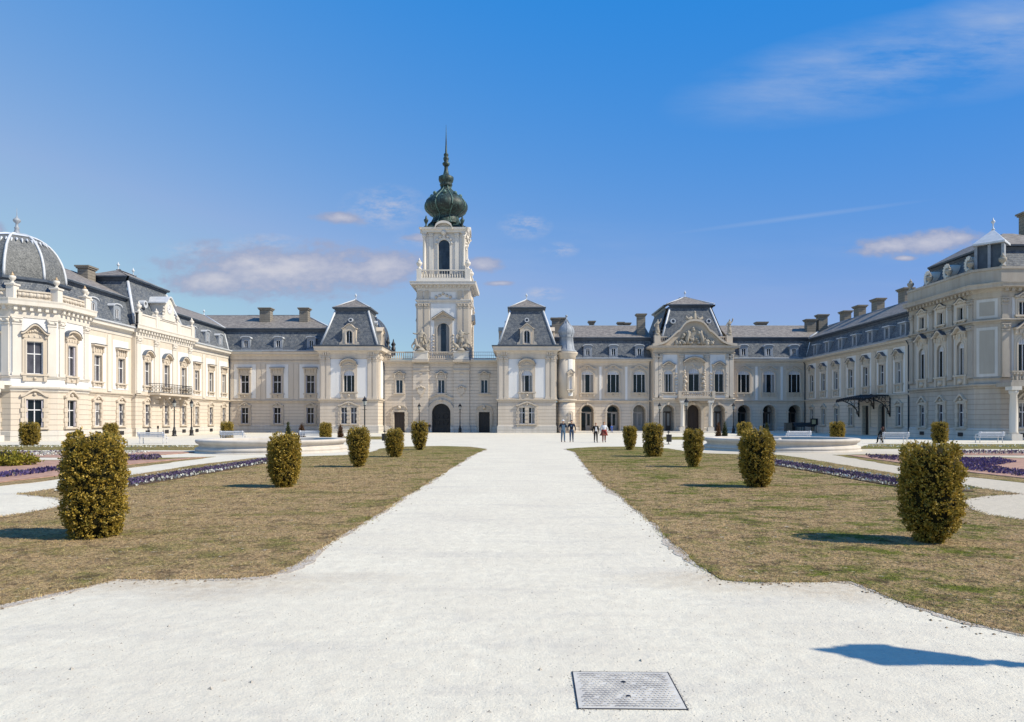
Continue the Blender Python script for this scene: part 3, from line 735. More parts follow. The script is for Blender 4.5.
# ---------------------------------------------------------------- domed corner pavilion (left edge)
def dome_pavilion():
    C = (-45.05, 61.4)
    r = thing('domed_pavilion', 'white corner pavilion under a grey slate dome with pale ribs, at the left edge', 'pavilion', (C[0], C[1], 0))
    P = [(-50, 57.0), (-42.34, 57.0), (-40, 59.35), (-40, 63.6), (-41, 64.6)]
    segs = []
    for i, deg in enumerate((0, 45, 90, 135)):
        f = Fac(r, *P[i], deg); segs.append((f, math.dist(P[i], P[i + 1]), 0 if i == 0 else .414, .414 if i < 3 else 0))
    wins = {0: [(5.9, 1.15, 'dome_upper')], 1: [(1.66, 1.15, 'dome_upper')], 2: [(1.75, 1.10, 'dome_upper_arch')], 3: []}
    w = MB(); g = MB(); t = MB(); c = MB(); b = MB(); q = MB(); e = MB(); bal = MB(); ww = MB()
    for i, (f, ln, ml, mr) in enumerate(segs):
        for m in (w, g, t, c, b, q, e, bal, ww): m.at(f)
        up = [(a, wd, 5.67, 5.67 + (2.75 if s == 'dome_upper' else 2.70), 0) for a, wd, s in wins[i]]
        lo = [(a, 1.25, 1.12, 3.52, 0) for a, wd, s in wins[i]]
        wall_band(g, 0, ln, 0, 4.35, lo); wall_band(w, 0, ln, 4.35, 11.6, up)
        string(t, 0, ln, 4.2, 4.62, ml, mr, .3); string(t, 0, ln, 5.28, 5.46, ml, mr, .16)
        cornice(c, 0, ln, 11.9, ml, mr, .7, 1.5)
        plinth(b, 0, ln, .85, ml, mr)
        for a in (.42, ln - .42) if ln > 2 else ():
            if i == 0 and a < 1: continue
            pilaster(q, a, .62, 5.48, 10.4, .12)
        if ln > 2: (bal.piece(), balustrade(bal, .5, ln - .5, 11.95, 12.75, .05, .3, .3, 0, True), [bal.ball((.5 + (ln - 1) * (k + .5) / 9, .1, 12.35), .16 + .05 * (k % 2), 0, 6) for k in range(9)])
        for a, wd, s in wins[i]: f.window(a, 5.67, s); f.window(a, 1.12, 'dome_lower')
    w.build('wall', 'white_plaster', r); g.build('ground_storey', 'cream_rusticated', r); build_each(t, 'string_course', 'pale_stone', r)
    c.build('cornice', 'pale_stone', r); build_each(b, 'plinth', 'plinth_stone', r); build_each(q, 'pilaster', 'pale_stone', r); build_each(bal, 'parapet', 'gable_stone', r)
    for (x, y) in ((-42.45, 57.35), (-40.2, 59.5), (-40.15, 63.3), (-45.2, 57.3), (-40.7, 64.35)):
        pm = MB(); X, Y = x - C[0], y - C[1]; pm.box(X - .32, X + .32, Y - .32, Y + .32, 11.93, 13.05); pm.box(X - .4, X + .4, Y - .4, Y + .4, 13.053, 13.2)
        po = pm.build('parapet_post', 'pale_stone', r); v = vase(r, x, y, 13.2, 1.0, 'pale_stone', 'vase', 'gilt'); v.parent = po
    v = MB().at(segs[2][0])
    v.box(1.3, 2.15, -.14, 0, .25, .65); v.at(segs[1][0]); v.box(1.2, 2.1, -.14, 0, .25, .65); v.build('cellar_vent', 'dark_door', r)
    # attic, drum and dome
    a = MB(); ph = PI / 8
    a.lathe([(5.0, 11.9), (4.1, 13.6)], 8, (0, 0, 0), 0, False, None, ph, True)
    a.build('attic', 'slate', r)
    dm = MB(); dm.lathe([(4.0, 13.5), (4.05, 13.65), (4.2, 13.8), (4.2, 14.0), (3.8, 14.1)], 8, (0, 0, 0), 0, False, None, ph); dm.build('drum_moulding', 'gutter_dark', r)
    prof = [(3.72 * math.cos(t) ** .88 + .02, 14.05 + 4.35 * math.sin(t)) for t in [PI / 2 * k / 14 for k in range(15)]]
    d = MB(); d.lathe(prof, 8, (0, 0, 0), 0, False, None, ph, False); do = d.build('dome', 'dome_slate', r)
    rb = MB()
    for k in range(8):
        an = ph + k * PI / 4; rb.tube([((p + .02) * math.cos(an), (p + .02) * math.sin(an), z) for p, z in prof], .11, 6)
    rb.build('dome_ribs', 'zinc_light', do)
    cp = MB(); cp.lathe([(p + .06, z + .03) for p, z in prof if z > 17.75], 8, (0, 0, 0), 0, False, None, ph)
    for k in range(40):
        an = 2 * PI * k / 40; rr = 1.0
        p, z = [x for x in prof if x[1] > 17.4][0]
        cp.tube([((p - .15) * math.cos(an), (p - .15) * math.sin(an), z + .14), ((p + .10) * math.cos(an), (p + .10) * math.sin(an), z - .08 - .18 * (k % 2))], [.12, .03], 4)
    cp.build('dome_cap', 'zinc_light', do)
    fn = MB(); fn.lathe([(.40, 18.30), (.25, 18.6), (.16, 18.9), (.22, 19.0), (.12, 19.15), (.10, 19.4), (.30, 19.6), (.30, 19.75), (.1, 19.95), (.03, 20.1), (.012, 20.8)], 12); fn.build('finial', 'zinc', do)
    # balcony on columns on the garden front
    f = segs[0][0]
    bm = MB().at(f); bm.box(2.0, 7.9, -1.9, -.0, 4.63, 4.95); balustrade(bm, 2.1, 7.8, 4.96, 5.95, -1.85, -1.6); bm.at(f)
    bo = bm.build('balcony', 'pale_stone', r)
    for a in (4.4, 7.6):
        cm = MB().at(f); cm.box(a - .4, a + .4, -1.95, -1.15, 0, .5); cm.lathe([(.36, .5), (.30, .7), (.30, 2.2), (.25, 3.9), (.33, 4.0), (.36, 4.3)], 16, (a, -1.55, 0)); cm.box(a - .4, a + .4, -1.95, -1.15, 4.3, 4.62)
        cm.build('column', 'pale_stone', r)
dome_pavilion()

# ---------------------------------------------------------------- left courtyard range
def left_range():
    X0, Y, L = -41.0, 97.0, 14.35
    r = thing('palace_range', 'shaded cream courtyard range with three windows per floor, left of the mansard-roofed pavilion', 'palace range', (-34, Y, 0))
    f = Fac(r, X0, Y, 0); A = [-38.77 - X0, -34.17 - X0, -29.46 - X0]
    g = MB().at(f); wall_band(g, 0, L, 0, 4.3, [(a, 1.15, 1.25, 3.53, 0) for a in A]); g.build('ground_storey', 'cream_rusticated', r)
    w = MB().at(f); wall_band(w, 0, L, 4.3, 11.2, [(a, 1.30, 5.53, 8.13, 0) for a in A]); bw = MB().at(f); bw.poly([(0, 12, 0), (L, 12, 0), (L, 12, 11), (0, 12, 11)]); bw.build('rear_wall', 'cream_plaster', r); w.build('wall', 'cream_plaster', r)
    p = MB().at(f)
    for a in A: panel(p, a - 1.55, a + 1.55, 4.85, 9.65, [(a, 1.30, 5.53, 8.13, 0)])
    build_each(p, 'wall_field', 'white_plaster', r)
    q = MB().at(f)
    for a in (4.2, 4.9, 8.85, 9.55, .35): q.piece(); q.box(a - .25, a + .25, -.05, 0, 4.62, 9.8)
    build_each(q, 'pilaster', 'cream_plaster', r)
    t = MB().at(f); string(t, 0, L, 4.2, 4.55, -1, 0); string(t, 0, L, 10.1, 10.25, -1, 0, .1); build_each(t, 'string_course', 'trim_stone', r)
    c = MB().at(f); cornice(c, 0, L, 11.4, -1, 0, .62, 1.0, False); c.build('cornice', 'cream_plaster', r)
    b = MB().at(f); plinth(b, 0, L, 1.0, -1); build_each(b, 'plinth', 'plinth_stone', r)
    for i, a in enumerate(A): f.window(a, 5.53, 'range_upper'); f.window(a, 1.25, 'range_lower')
    e = MB().at(f); eave_gutter(e, 0, L, 11.41, -1, 0); build_each(e, 'gutter', 'zinc', r)
    m = MB().at(f); mansard(m, 0, 15.4, 11.62, 14.9, 17.6, .15, 1.3, 6.5, -1, 1); m.at(Fac(r, X0 + 15.4, Y + 13, 180)); mansard(m, 0, 15.4, 11.62, 14.9, 17.6, .15, 1.3, 6.5, 1, 0)
    fs = Fac(r, X0 + 15.4, Y, 90); m.at(fs); mansard(m, 0, 13, 11.62, 14.9, 17.6, .15, 1.3, 6.5, 1, 1)
    ro = m.build('roof', ROOF, r)
    h = MB().at(f); hip_strip(h, (15.2, .2, 11.7), (14.1, 1.3, 14.5), .14); hip_strip(h, (14.2, 1.0, 15.0), (8.9, 6.5, 17.6), .10); hip_strip(h, (-1.1, 1.1, 14.95), (-6.5, 6.5, 17.6), .12); hip_strip(h, (-.15, .15, 11.6), (-1.3, 1.3, 14.4), .12); build_each(h, 'hip_flashing', 'zinc_light', ro)
    for a in A: dormer(r, f, a, 11.8, .30)
    chimney(r, -37.3, 101.2, 15.8, 18.3, 1.55, 1.2); chimney(r, -31.6, 101.2, 15.8, 18.3, 1.25, 1.2)
left_range()

# ---------------------------------------------------------------- mansard pavilions either side of the gate
def mansard_pavilion(cx, label, low):
    W, D, Y = 7.8, 7.8, 92.0
    r = thing('mansard_pavilion', label, 'pavilion', (cx, Y + D / 2, 0))
    F = four(r, cx - W / 2, cx + W / 2, Y, Y + D); f = F[0][0]; a = W / 2
    g = MB(); w = MB(); t = MB(); c = MB(); b = MB(); e = MB(); m = MB(); q = MB(); p = MB()
    for i, (fc, ln) in enumerate(F):
        for k in (g, w, t, c, b, e, m, q, p): k.at(fc)
        wall_band(g, 0, ln, 0, 4.3, [(a, 2.15, 1.25, 3.47, 0)] if i == 0 else []); wall_band(w, 0, ln, 4.3, 11.4, [(a, 1.48, 5.55, 8.5, .95)] if i == 0 else [])
        string(t, 0, ln, 4.2, 4.58, 1, 1); cornice(c, 0, ln, 11.6, 1, 1, .72, 1.55, False); plinth(b, 0, ln, 1.0, 1, 1)
        eave_gutter(e, 0, ln, 11.61, 1, 1, .74)
        mansard(m, 0, ln, 11.85, 17.15, 18.65, .1, 1.65, 3.9, 1, 1)
        if i == 0: panel(p, 1.42, ln - 1.42, 4.75, 9.95, [(a, 1.48, 5.55, 8.5, .95)], .03)
        else: panel(p, 1.42, ln - 1.42, 4.75, 9.95, [], .03)
        for x in (.40, 1.12, ln - 1.12, ln - .40): pilaster(q, x, .50, 4.62, 10.3, .10)
        for k in range(3):
            for x in (.55 + .3 * k, ln - .55 - .3 * k): c.box(x - .1, x + .1, -.3, -.05, 10.5, 11.0)
    g.build('ground_storey', 'cream_rusticated', r); w.build('wall', 'cream_plaster', r); build_each(t, 'string_course', 'trim_stone', r); c.build('cornice', 'cream_plaster', r)
    build_each(b, 'plinth', 'plinth_stone', r); build_each(e, 'gutter', 'gutter_dark', r); ro = m.build('roof', ROOF, r); build_each(q, 'pilaster', 'cream_plaster', r); build_each(p, 'wall_field', 'white_plaster', r)
    f.window(a, 5.55, 'pav_upper'); f.window(a, 1.25, low)
    dormer(r, f, a, 11.9, .12, 'stone'); dormer(r, F[1][0], D / 2, 11.9, .12, 'stone'); dormer(r, F[3][0], D / 2, 11.9, .12, 'stone')
    for fc, ln in F:
        o2 = MB().at(fc); z = 15.35; x0 = ln / 2
        rr = [(x0 + .30 * math.cos(2 * PI * i / 14), z + .30 * math.sin(2 * PI * i / 14)) for i in range(15)]; ri = [(x0 + .19 * math.cos(2 * PI * i / 14), z + .19 * math.sin(2 * PI * i / 14)) for i in range(15)]
        o2.band(ri, rr, .85, 1.6); dd = o2.build('roof_light', 'zinc_light', r); o3 = MB().at(fc); o3.prism(ri[:-1], .95, 1.0); o3.build('pane', 'gutter_dark', dd)
    h = MB()
    for i, (fc, ln) in enumerate(F): h.at(fc); hip_strip(h, (.1, .1, 11.9), (1.65, 1.65, 16.7), .15); hip_strip(h, (1.4, 1.4, 17.2), (3.9, 3.9, 18.66), .08)
    h.at(f); finial(h, a, 3.9, 18.6, .95); build_each(h, 'hip_flashing', 'zinc_light', ro)
    return r, F
mansard_pavilion(-22.77, 'tall mansard-roofed pavilion with pale closed lower shutters, left of the green-domed tower', 'pav_lower_shut')
_, FP = mansard_pavilion(1.2, 'tall mansard-roofed pavilion with dark lower windows, between the tower and the round stair turret', 'pav_lower')

# ---------------------------------------------------------------- gatehouse and its roof terrace
def gatehouse():
    X0, X1, Y = -18.87, -2.70, 95.6; L = X1 - X0
    r = thing('gatehouse', 'cream rusticated gatehouse with an arched iron gate and balustraded terrace below the tower', 'gatehouse', (-10.8, Y, 0))
    f = Fac(r, X0, Y, 0); ax = lambda x: x - X0
    A = [ax(-16.6), ax(-10.74), ax(-4.72)]
    w = MB().at(f)
    wall_band(w, 0, L, 0, 4.55, [(A[0], 1.5, .0, 2.87, 0), (A[1], 2.6, 0, 4.05, 1), (A[2], 1.55, 0, 2.87, 0)], 0, .5)
    wall_band(w, 0, L, 4.55, 10.1, [(a, .95, 5.5, 7.4, 0) for a in A])
    for x0, x1 in ((-14.63, -12.5), (-8.96, -6.8)): w.box(ax(x0), ax(x1), -.28, -.002, 0, 9.1)
    bw = MB().at(f); bw.poly([(0, 9, 0), (L, 9, 0), (L, 9, 10), (0, 9, 10)]); bw.build('rear_wall', 'cream_plaster', r)
    w.build('wall', 'cream_rusticated', r)
    t = MB().at(f); cornice(t, 0, L, 10.08, 0, 0, .55, .75, False)
    for x0, x1 in ((-14.63, -12.5), (-8.96, -6.8)):
        u, v = ax(x0), ax(x1)
        t.box(u - .06, v + .06, -.36, 0, 9.1, 9.3); t.box(u - .02, v + .02, -.32, 0, 9.302, 9.5); t.box(u - .12, v + .12, -.44, 0, 8.62, 8.78)
        t.box(u - .08, v + .08, -.80, -.28, 9.85, 10.085)
        for k in range(4): t.box((u + v) / 2 - .2, (u + v) / 2 + .2, -.40, -.281, 5.0 + 1.05 * k, 5.16 + 1.05 * k)
        mx = (u + v) / 2; t.prism([(mx, 5.15), (mx + .5, 5.75), (mx + .35, 6.25), (mx - .35, 6.25), (mx - .5, 5.75)], -.44, -.28)
        for k in range(5): t.ball((mx - .5 + .25 * k, -.42, 6.25 + .1 * (2 - abs(k - 2))), .15, 0, 6)
    t.build('cornice', 'trim_stone', r)
    b = MB().at(f)
    for lo, hi in ((0, A[0] - .95), (A[0] + .95, A[1] - 1.75), (A[1] + 1.75, A[2] - .95), (A[2] + .95, L)): plinth(b, lo, hi, .95)
    for x0, x1 in ((-14.63, -12.5), (-8.96, -6.8)): b.piece(); b.box(ax(x0) - .08, ax(x1) + .08, -.40, -.0, 0, .95)
    for sg in (-1, 1): b.piece(); b.prism([(A[1] + sg * 1.32, 0), (A[1] + sg * 1.85, 0), (A[1] + sg * 1.7, .75), (A[1] + sg * 1.32, .95)], -.5, 0)
    build_each(b, 'plinth', 'plinth_stone', r)
    for a in A: f.window(a, 5.5, 'gate_upper')
    s = MB().at(f); ring(s, 2.6, 4.05, 1, .5, -.18, 0); s.v = [(x, y, z) for x, y, z in s.v]
    s = MB(); s.T = (f.x + A[1], f.y, 1, 0); ring(s, 2.6, 4.05, 1, .48, -.2, 0); ring(s, 3.56, 4.53, 1, .12, -.26, 0)
    c = curve_h('ogee', 2.2, .55); s.band([(x, 4.72 + z) for x, z in c], [(x, 4.86 + z) for x, z in c], -.2, 0); s.ball((0, -.25, 4.55), .22)
    gs = s.build('gate_surround', 'trim_stone', r)
    d = MB(); d.T = (f.x + A[1], f.y, 1, 0); d.prism(outline(2.58, 4.04, 1), .42, .48); d.build('gate_leaf', 'dark_door', gs)
    d = MB(); d.T = (f.x + A[1], f.y, 1, 0)
    for k in range(-6, 7):
        x = k * .2; d.box(x - .022, x + .022, .34, .40, 0, 2.75 + math.sqrt(max(0, 1.69 - x * x)) - .03)
    for z in (.06, .9, 1.8, 2.72): d.box(-1.29, 1.29, .33, .405, z, z + .09)
    d.box(-1.29, 1.29, .335, .41, 0, .8)
    for sg in (-1, 1):
        for z in (1.35, 2.25): d.tube([(sg * .62 + .36 * math.cos(k * PI / 6), .35, z + .36 * math.sin(k * PI / 6)) for k in range(13)], .03, 5)
    d.build('iron_grille', 'dark_iron', gs)
    for a, mt in ((A[0], 'brown_door'), (A[2], 'dark_door')):
        s = MB(); s.T = (f.x + a, f.y, 1, 0); ring(s, 1.52, 2.87, 0, .28, -.14, 0)
        c = curve_h('arc', 1.1, .55); s.band([(x, 3.2 + z) for x, z in c], [(x, 3.34 + z) for x, z in c], -.22, 0); s.ball((0, -.15, 3.5), .26); s.prism([(x, 3.2 + z) for x, z in c][::-1], -.08, 0)
        for k in range(6):
            for sg in (-1, 1): s.box(sg * .98 - .17 - .06 * (k % 2), sg * .98 + .17 + .06 * (k % 2), -.18, 0, .96 + k * .33, 1.24 + k * .33)
        so = s.build('doorway', 'trim_stone', r)
        s = MB(); s.T = (f.x + a, f.y, 1, 0); s.box(-.75, .75, .38, .46, 0, 2.86)
        for k in range(4): s.box(-.7 + k * .36, -.42 + k * .36, .33, .379, .2, 2.6)
        s.build('door', mt, so)
    # roof terrace: deck, balustrade and pedestals
    k = MB().at(f); k.box(0, L, -.1, 12, 10.09, 10.14); k.build('terrace_deck', 'zinc', r)
    k = MB().at(f); x0, x1, x2, x3 = ax(-14.65), ax(-12.5), ax(-8.96), ax(-6.8)
    balustrade(k, .1, x0, 10.2, 11.3); balustrade(k, x1, x2, 10.2, 11.3); build_each(k, 'balustrade', 'trim_stone', r)
    k = MB().at(f); k.box(x3, L, -.25, 0, 10.2, 10.4)
    for z in (10.8, 11.25): k.tube([(x3, -.12, z), (L, -.12, z)], .03, 6)
    for i in range(14): a = x3 + (L - x3) * (i + .5) / 14; k.tube([(a, -.12, 10.4), (a, -.12, 11.25)], .018, 5)
    k.build('railing', 'zinc', r)
    for u, v in ((x0, x1), (x2, x3)):
        k = MB().at(f); k.box(u, v, -.7, .5, 10.14, 10.4); k.box(u + .08, v - .08, -.62, .42, 10.402, 11.2); k.box(u, v, -.7, .5, 11.203, 11.35); k.build('pedestal', 'pale_stone', r)
    downpipe(r, f, .12, 10.0); downpipe(r, f, L - .12, 10.0)
gatehouse()

# ---------------------------------------------------------------- bell tower
def tower():
    X0, X1, Y0, Y1 = -14.3, -6.9, 97.0, 104.4; cx, cy = -10.6, 100.7
    r = thing('bell_tower', 'tall white tower with a green copper onion dome and thin spire', 'tower', (cx, cy, 0))
    F = four(r, X0, X1, Y0, Y1); W = 7.4
    w = MB(); p = MB(); c = MB(); q = MB()
    for fc, ln in F:
        for k in (w, p, c, q): k.at(fc)
        wall_band(w, 0, ln, 0, 21.0, [(ln / 2, 1.70, 11.2, 15.5, 1)])
        panel(p, 1.95, ln - 1.95, 10.6, 18.3, [(ln / 2, 1.70, 11.2, 15.5, 1)], .04); panel(p, 1.95, ln - 1.95, 18.95, 19.95, [], .04)
        string(c, 0, ln, 18.35, 18.85, 1, 1, .28); cornice(c, 0, ln, 21.3, 1, 1, 1.0, 1.25, True)
        for x in (.45, 1.35, ln - 1.35, ln - .45): pilaster(q, x, .68, 10.6, 18.3, .16); pilaster(q, x, .6, 18.9, 20.1, .12, 0, False)
        t2 = [(ln / 2 + .5 * k, 19.45 + .22 * math.cos(k * 1.6)) for k in (-2, -1, 0, 1, 2)]
        for x, z in t2: q.ball((x, -.08, z), .22, 0, 6)
        fc.window(ln / 2, 11.2, 'tower_lower')
    w.build('lower_stage', 'tower_plaster', r); build_each(p, 'wall_field', 'white_plaster', r); c.build('cornice', 'tower_plaster', r); build_each(q, 'pilaster', 'trim_stone', r)
    # gallery
    b = MB()
    for fc, ln in four(r, cx - 3.75, cx + 3.75, cy - 3.75, cy + 3.75):
        b.at(fc); b.sweep(0, ln, [(0, 21.32), (.1, 21.34), (.06, 21.8), (0, 21.82)], 1, 1); balustrade(b, .5, ln - .5, 21.8, 23.1, 0, .25, .36)
    b.build('gallery_balustrade', 'pale_stone', r)
    for i, (x, y) in enumerate(((-3.45, -3.45), (3.45, -3.45), (3.45, 3.45), (-3.45, 3.45))):
        pm = MB(); pm.box(x - .35, x + .35, y - .35, y + .35, 21.33, 23.2); po = pm.build('gallery_post', 'pale_stone', r)
        v = vase(r, cx + x, cy + y, 23.2, 1.6, 'pale_stone'); v.parent = po
    d = MB(); d.box(-3.75, 3.75, -3.75, 3.75, 21.31, 21.36); d.build('gallery_deck', 'zinc', r)
    # upper stage
    h = 2.75
    w = MB(); c = MB(); q = MB()
    for fc, ln in four(r, cx - h, cx + h, cy - h, cy + h):
        for k in (w, c, q): k.at(fc)
        wall_band(w, 0, ln, 21.36, 29.0, [(ln / 2, 1.60, 22.7, 27.6, 1)])
        c.sweep(-.15, ln + .15, [(.3, 28.55), (.4, 28.6), (.45, 28.85), (.62, 29.0), (.66, 29.25), (.1, 29.32)], 1, 1)
        cv = curve_h('arc', 1.25, .9); c.band([(ln / 2 + x, 28.9 + z) for x, z in cv], [(ln / 2 + x, 29.22 + z) for x, z in cv], -.9, 0)
        c.prism([(ln / 2 + x, 28.9 + z) for x, z in cv][::-1], -.3, 0)
        for x in (.9, ln - .9): pilaster(q, x, .55, 21.4, 28.5, .14)
        for k in range(7): t = PI * k / 6; q.ball((ln / 2 + 1.1 * math.cos(t), -.1, 27.1 + 1.1 * math.sin(t)), .2, 0, 6)
        q.ball((ln / 2, -.25, 28.6), .4, 0, 7)
        fc.window(ln / 2, 22.7, 'tower_upper')
    w.build('upper_stage', 'tower_plaster', r); c.build('upper_cornice', 'pale_stone', r); build_each(q, 'upper_pilaster', 'pale_stone', r)
    for sx in (-1, 1):
        for sy in (-1, 1):
            m = MB(); x, y = sx * 2.82, sy * 2.82
            m.box(x - .32, x + .32, y - .32, y + .32, 21.36, 22.9); m.lathe([(.28, 22.9), (.24, 23.1), (.23, 26), (.2, 27.9), (.3, 28.0), (.33, 28.4)], 14, (x, y, 0)); m.box(x - .36, x + .36, y - .36, y + .36, 28.4, 28.58)
            m.build('column', 'pale_stone', r)
            u = MB(); u.lathe([(.34, 29.3), (.28, 29.5), (.12, 29.7), (.12, 29.9), (.30, 30.3), (.34, 30.5), (.16, 30.65), (.14, 30.8), (.05, 31.1)], 12, (sx * 2.6, sy * 2.6, 0)); u.build('copper_urn', 'copper_patina', r)
    # onion dome, lantern and spire
    s = .0225; zb = lambda yy: 45.75 - yy * .02247
    P = [(690, 118), (672, 98), (650, 86), (632, 80), (618, 90), (602, 116), (588, 130), (572, 137), (552, 137), (532, 128), (512, 110), (492, 84), (472, 60), (455, 42), (443, 32), (430, 33)]
    prof = [(hw * s, zb(yy)) for yy, hw in P]
    lob = lambda a, z: 1 + .035 * abs(math.cos(4 * a)) * (1 if z < 39 else 0)
    o = MB(); o.lathe(prof, 64, (0, 0, 0), 0, True, lob, PI / 8); on = o.build('onion_dome', 'copper_patina', r)
    rb = MB()
    for k in range(8):
        a = PI / 8 + k * PI / 4; rb.tube([((p * 1.01 + .02) * math.cos(a), (p * 1.01 + .02) * math.sin(a), z) for p, z in prof], .085, 5)
        for j in range(7):
            a2 = a + PI / 4 * (j + .5) / 7; rb.ball((2.93 * math.cos(a2), 2.93 * math.sin(a2), 32.75 + .22 * math.sin(PI * (j + .5) / 7)), .10, 0, 5)
        a3 = a + PI / 8; rb.ball((2.1 * math.cos(a3), 2.1 * math.sin(a3), 34.75), .28, 0, 6)
    rb.build('dome_ribs', 'copper_light', on)
    bs = MB(); bs.lathe([(4.1, 29.32), (3.5, 29.5), (3.0, 30.0), (2.6, 30.6)], 4, (0, 0, 0), 0, False, None, PI / 4); bs.build('dome_skirt', 'copper_patina', on)
    ln = MB(); ln.lathe([(.80, zb(432)), (.95, zb(415)), (.80, zb(405)), (1.0, zb(398)), (1.12, zb(382)), (1.1, zb(366)), (.75, zb(358)), (.45, zb(350)), (.30, zb(320)), (.26, zb(297))], 16); lo = ln.build('lantern', 'copper_patina', r)
    sp = MB(); sp.lathe([(.28, zb(296)), (.52, zb(284)), (.55, zb(274)), (.28, zb(266)), (.40, zb(250)), (.42, zb(240)), (.25, zb(230)), (.36, zb(222)), (.34, zb(214)), (.16, zb(206)), (.10, zb(150)), (.05, zb(80)), (.015, zb(20))], 14)
    sp.build('spire', 'copper_patina', r)
tower()

# ---------------------------------------------------------------- round stair turret
def turret():
    cx, cy, R0 = 6.62, 93.3, 1.18
    r = thing('stair_turret', 'slim round stair turret with a small grey onion cap beside the right-hand mansard pavilion', 'turret', (cx, cy, 0))
    m = MB(); m.lathe([(R0, 0), (R0, 4.25)], 32); m.box(-1.62, R0 * .9, .25, 5, 0, 4.2); m.build('ground_storey', 'cream_rusticated', r)
    m = MB(); m.lathe([(R0, 4.55), (R0, 10.3)], 32); m.box(-1.62, R0 * .9, .25, 5, 4.6, 10.6); m.build('wall', 'cream_plaster', r)
    m = MB()
    rows = [[((R0 + .03) * math.cos(a), (R0 + .03) * math.sin(a), z) for a in [-PI / 2 + .15 + .07 * k for k in range(9)]] for z in (5.0, 10.0)]; m.grid(rows, 0, True); build_each(m, 'wall_field', 'white_plaster', r)
    m = MB(); m.lathe([(R0, 4.2), (R0 + .1, 4.22), (R0 + .26, 4.45), (R0 + .26, 4.55), (R0, 4.6)], 32); m.piece(); m.lathe([(R0, 10.0), (R0 + .08, 10.05), (R0 + .1, 10.4), (R0 + .35, 10.75), (R0 + .38, 10.95), (R0 + .0, 11.0)], 32); m.piece(); m.lathe([(R0 + .08, 0), (R0 + .08, .95), (R0, 1.0)], 32); build_each(m, 'string_course', 'trim_stone', r)
    zc = MB(); zc.lathe([(1.42, 10.98), (1.4, 11.1), (1.08, 11.4), (.95, 12.2), (.86, 13.0), (.92, 13.05), (.86, 13.1), (1.02, 13.45), (1.08, 13.75), (1.0, 14.1), (.85, 14.45), (.5, 14.8), (.25, 15.15), (.1, 15.5), (.06, 15.8)], 24, (0, 0, 0), 0, True, lambda a, z: 1 + .02 * math.cos(8 * a)); zc.ball((0, 0, 15.95), .17); [zc.tube([((p + .01) * math.cos(k * PI / 4), (p + .01) * math.sin(k * PI / 4), z) for p, z in ((1.4, 11.1), (1.08, 11.4), (.95, 12.2), (.86, 13.0), (1.03, 13.45), (1.09, 13.75), (1.0, 14.1), (.85, 14.45), (.5, 14.8), (.1, 15.5))], .035, 5) for k in range(8)]; co = zc.build('onion_cap', 'zinc', r)
    f = Fac(r, cx, cy, 20)
    f.window(0, 5.9, 'turret', -R0 - .14); f.window(0, 1.5, 'slit', -R0 - .14)
turret()

# ---------------------------------------------------------------- arcaded ranges
def arcade_bay(root, f, a, w=1.82, h=3.82, dark=False):
    s = MB(); s.T = (f.x + a, f.y, 1, 0); ring(s, w, h, 1, .22, -.12, 0)
    for sg in (-1, 1): s.box(sg * (w / 2 + .12) - .2, sg * (w / 2 + .12) + .2, -.16, .3, h - w / 2 - .18, h - w / 2)
    s.prism([(-.1, h - .02), (.1, h - .02), (.16, h + .34), (-.16, h + .34)], -.2, 0)
    o = s.build('arcade_arch', 'trim_stone', root)
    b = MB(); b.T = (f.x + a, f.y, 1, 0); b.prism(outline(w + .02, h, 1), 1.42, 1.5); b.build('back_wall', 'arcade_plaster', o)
    d = MB(); d.T = (f.x + a, f.y, 1, 0); hd = h - w / 2 - .2
    d.box(-w * .40, w * .36, 1.30, 1.41, 0, hd)
    d.box(-w * .42, w * .40, 1.27, 1.415, hd + .002, hd + .12); do = d.build('door', 'grey_door' if not dark else 'brown_door', o)  # dark bays: brown leaf colour stands in for the shade of an empty niche
    g = MB(); g.T = (f.x + a, f.y, 1, 0)
    g.box(-w * .40, -w * .09, 1.27, 1.299, .02, hd - .05); g.box(.08 - .01, w * .26, 1.285, 1.299, .95, hd - .18)
    oo = [(p * .82, q) for p, q in outline(w, w / 2 * .86, 1)]
    g.prism([(p, q + hd + .14) for p, q in oo], 1.30, 1.405); g.build('pane', 'glass_dark', do)
    return o
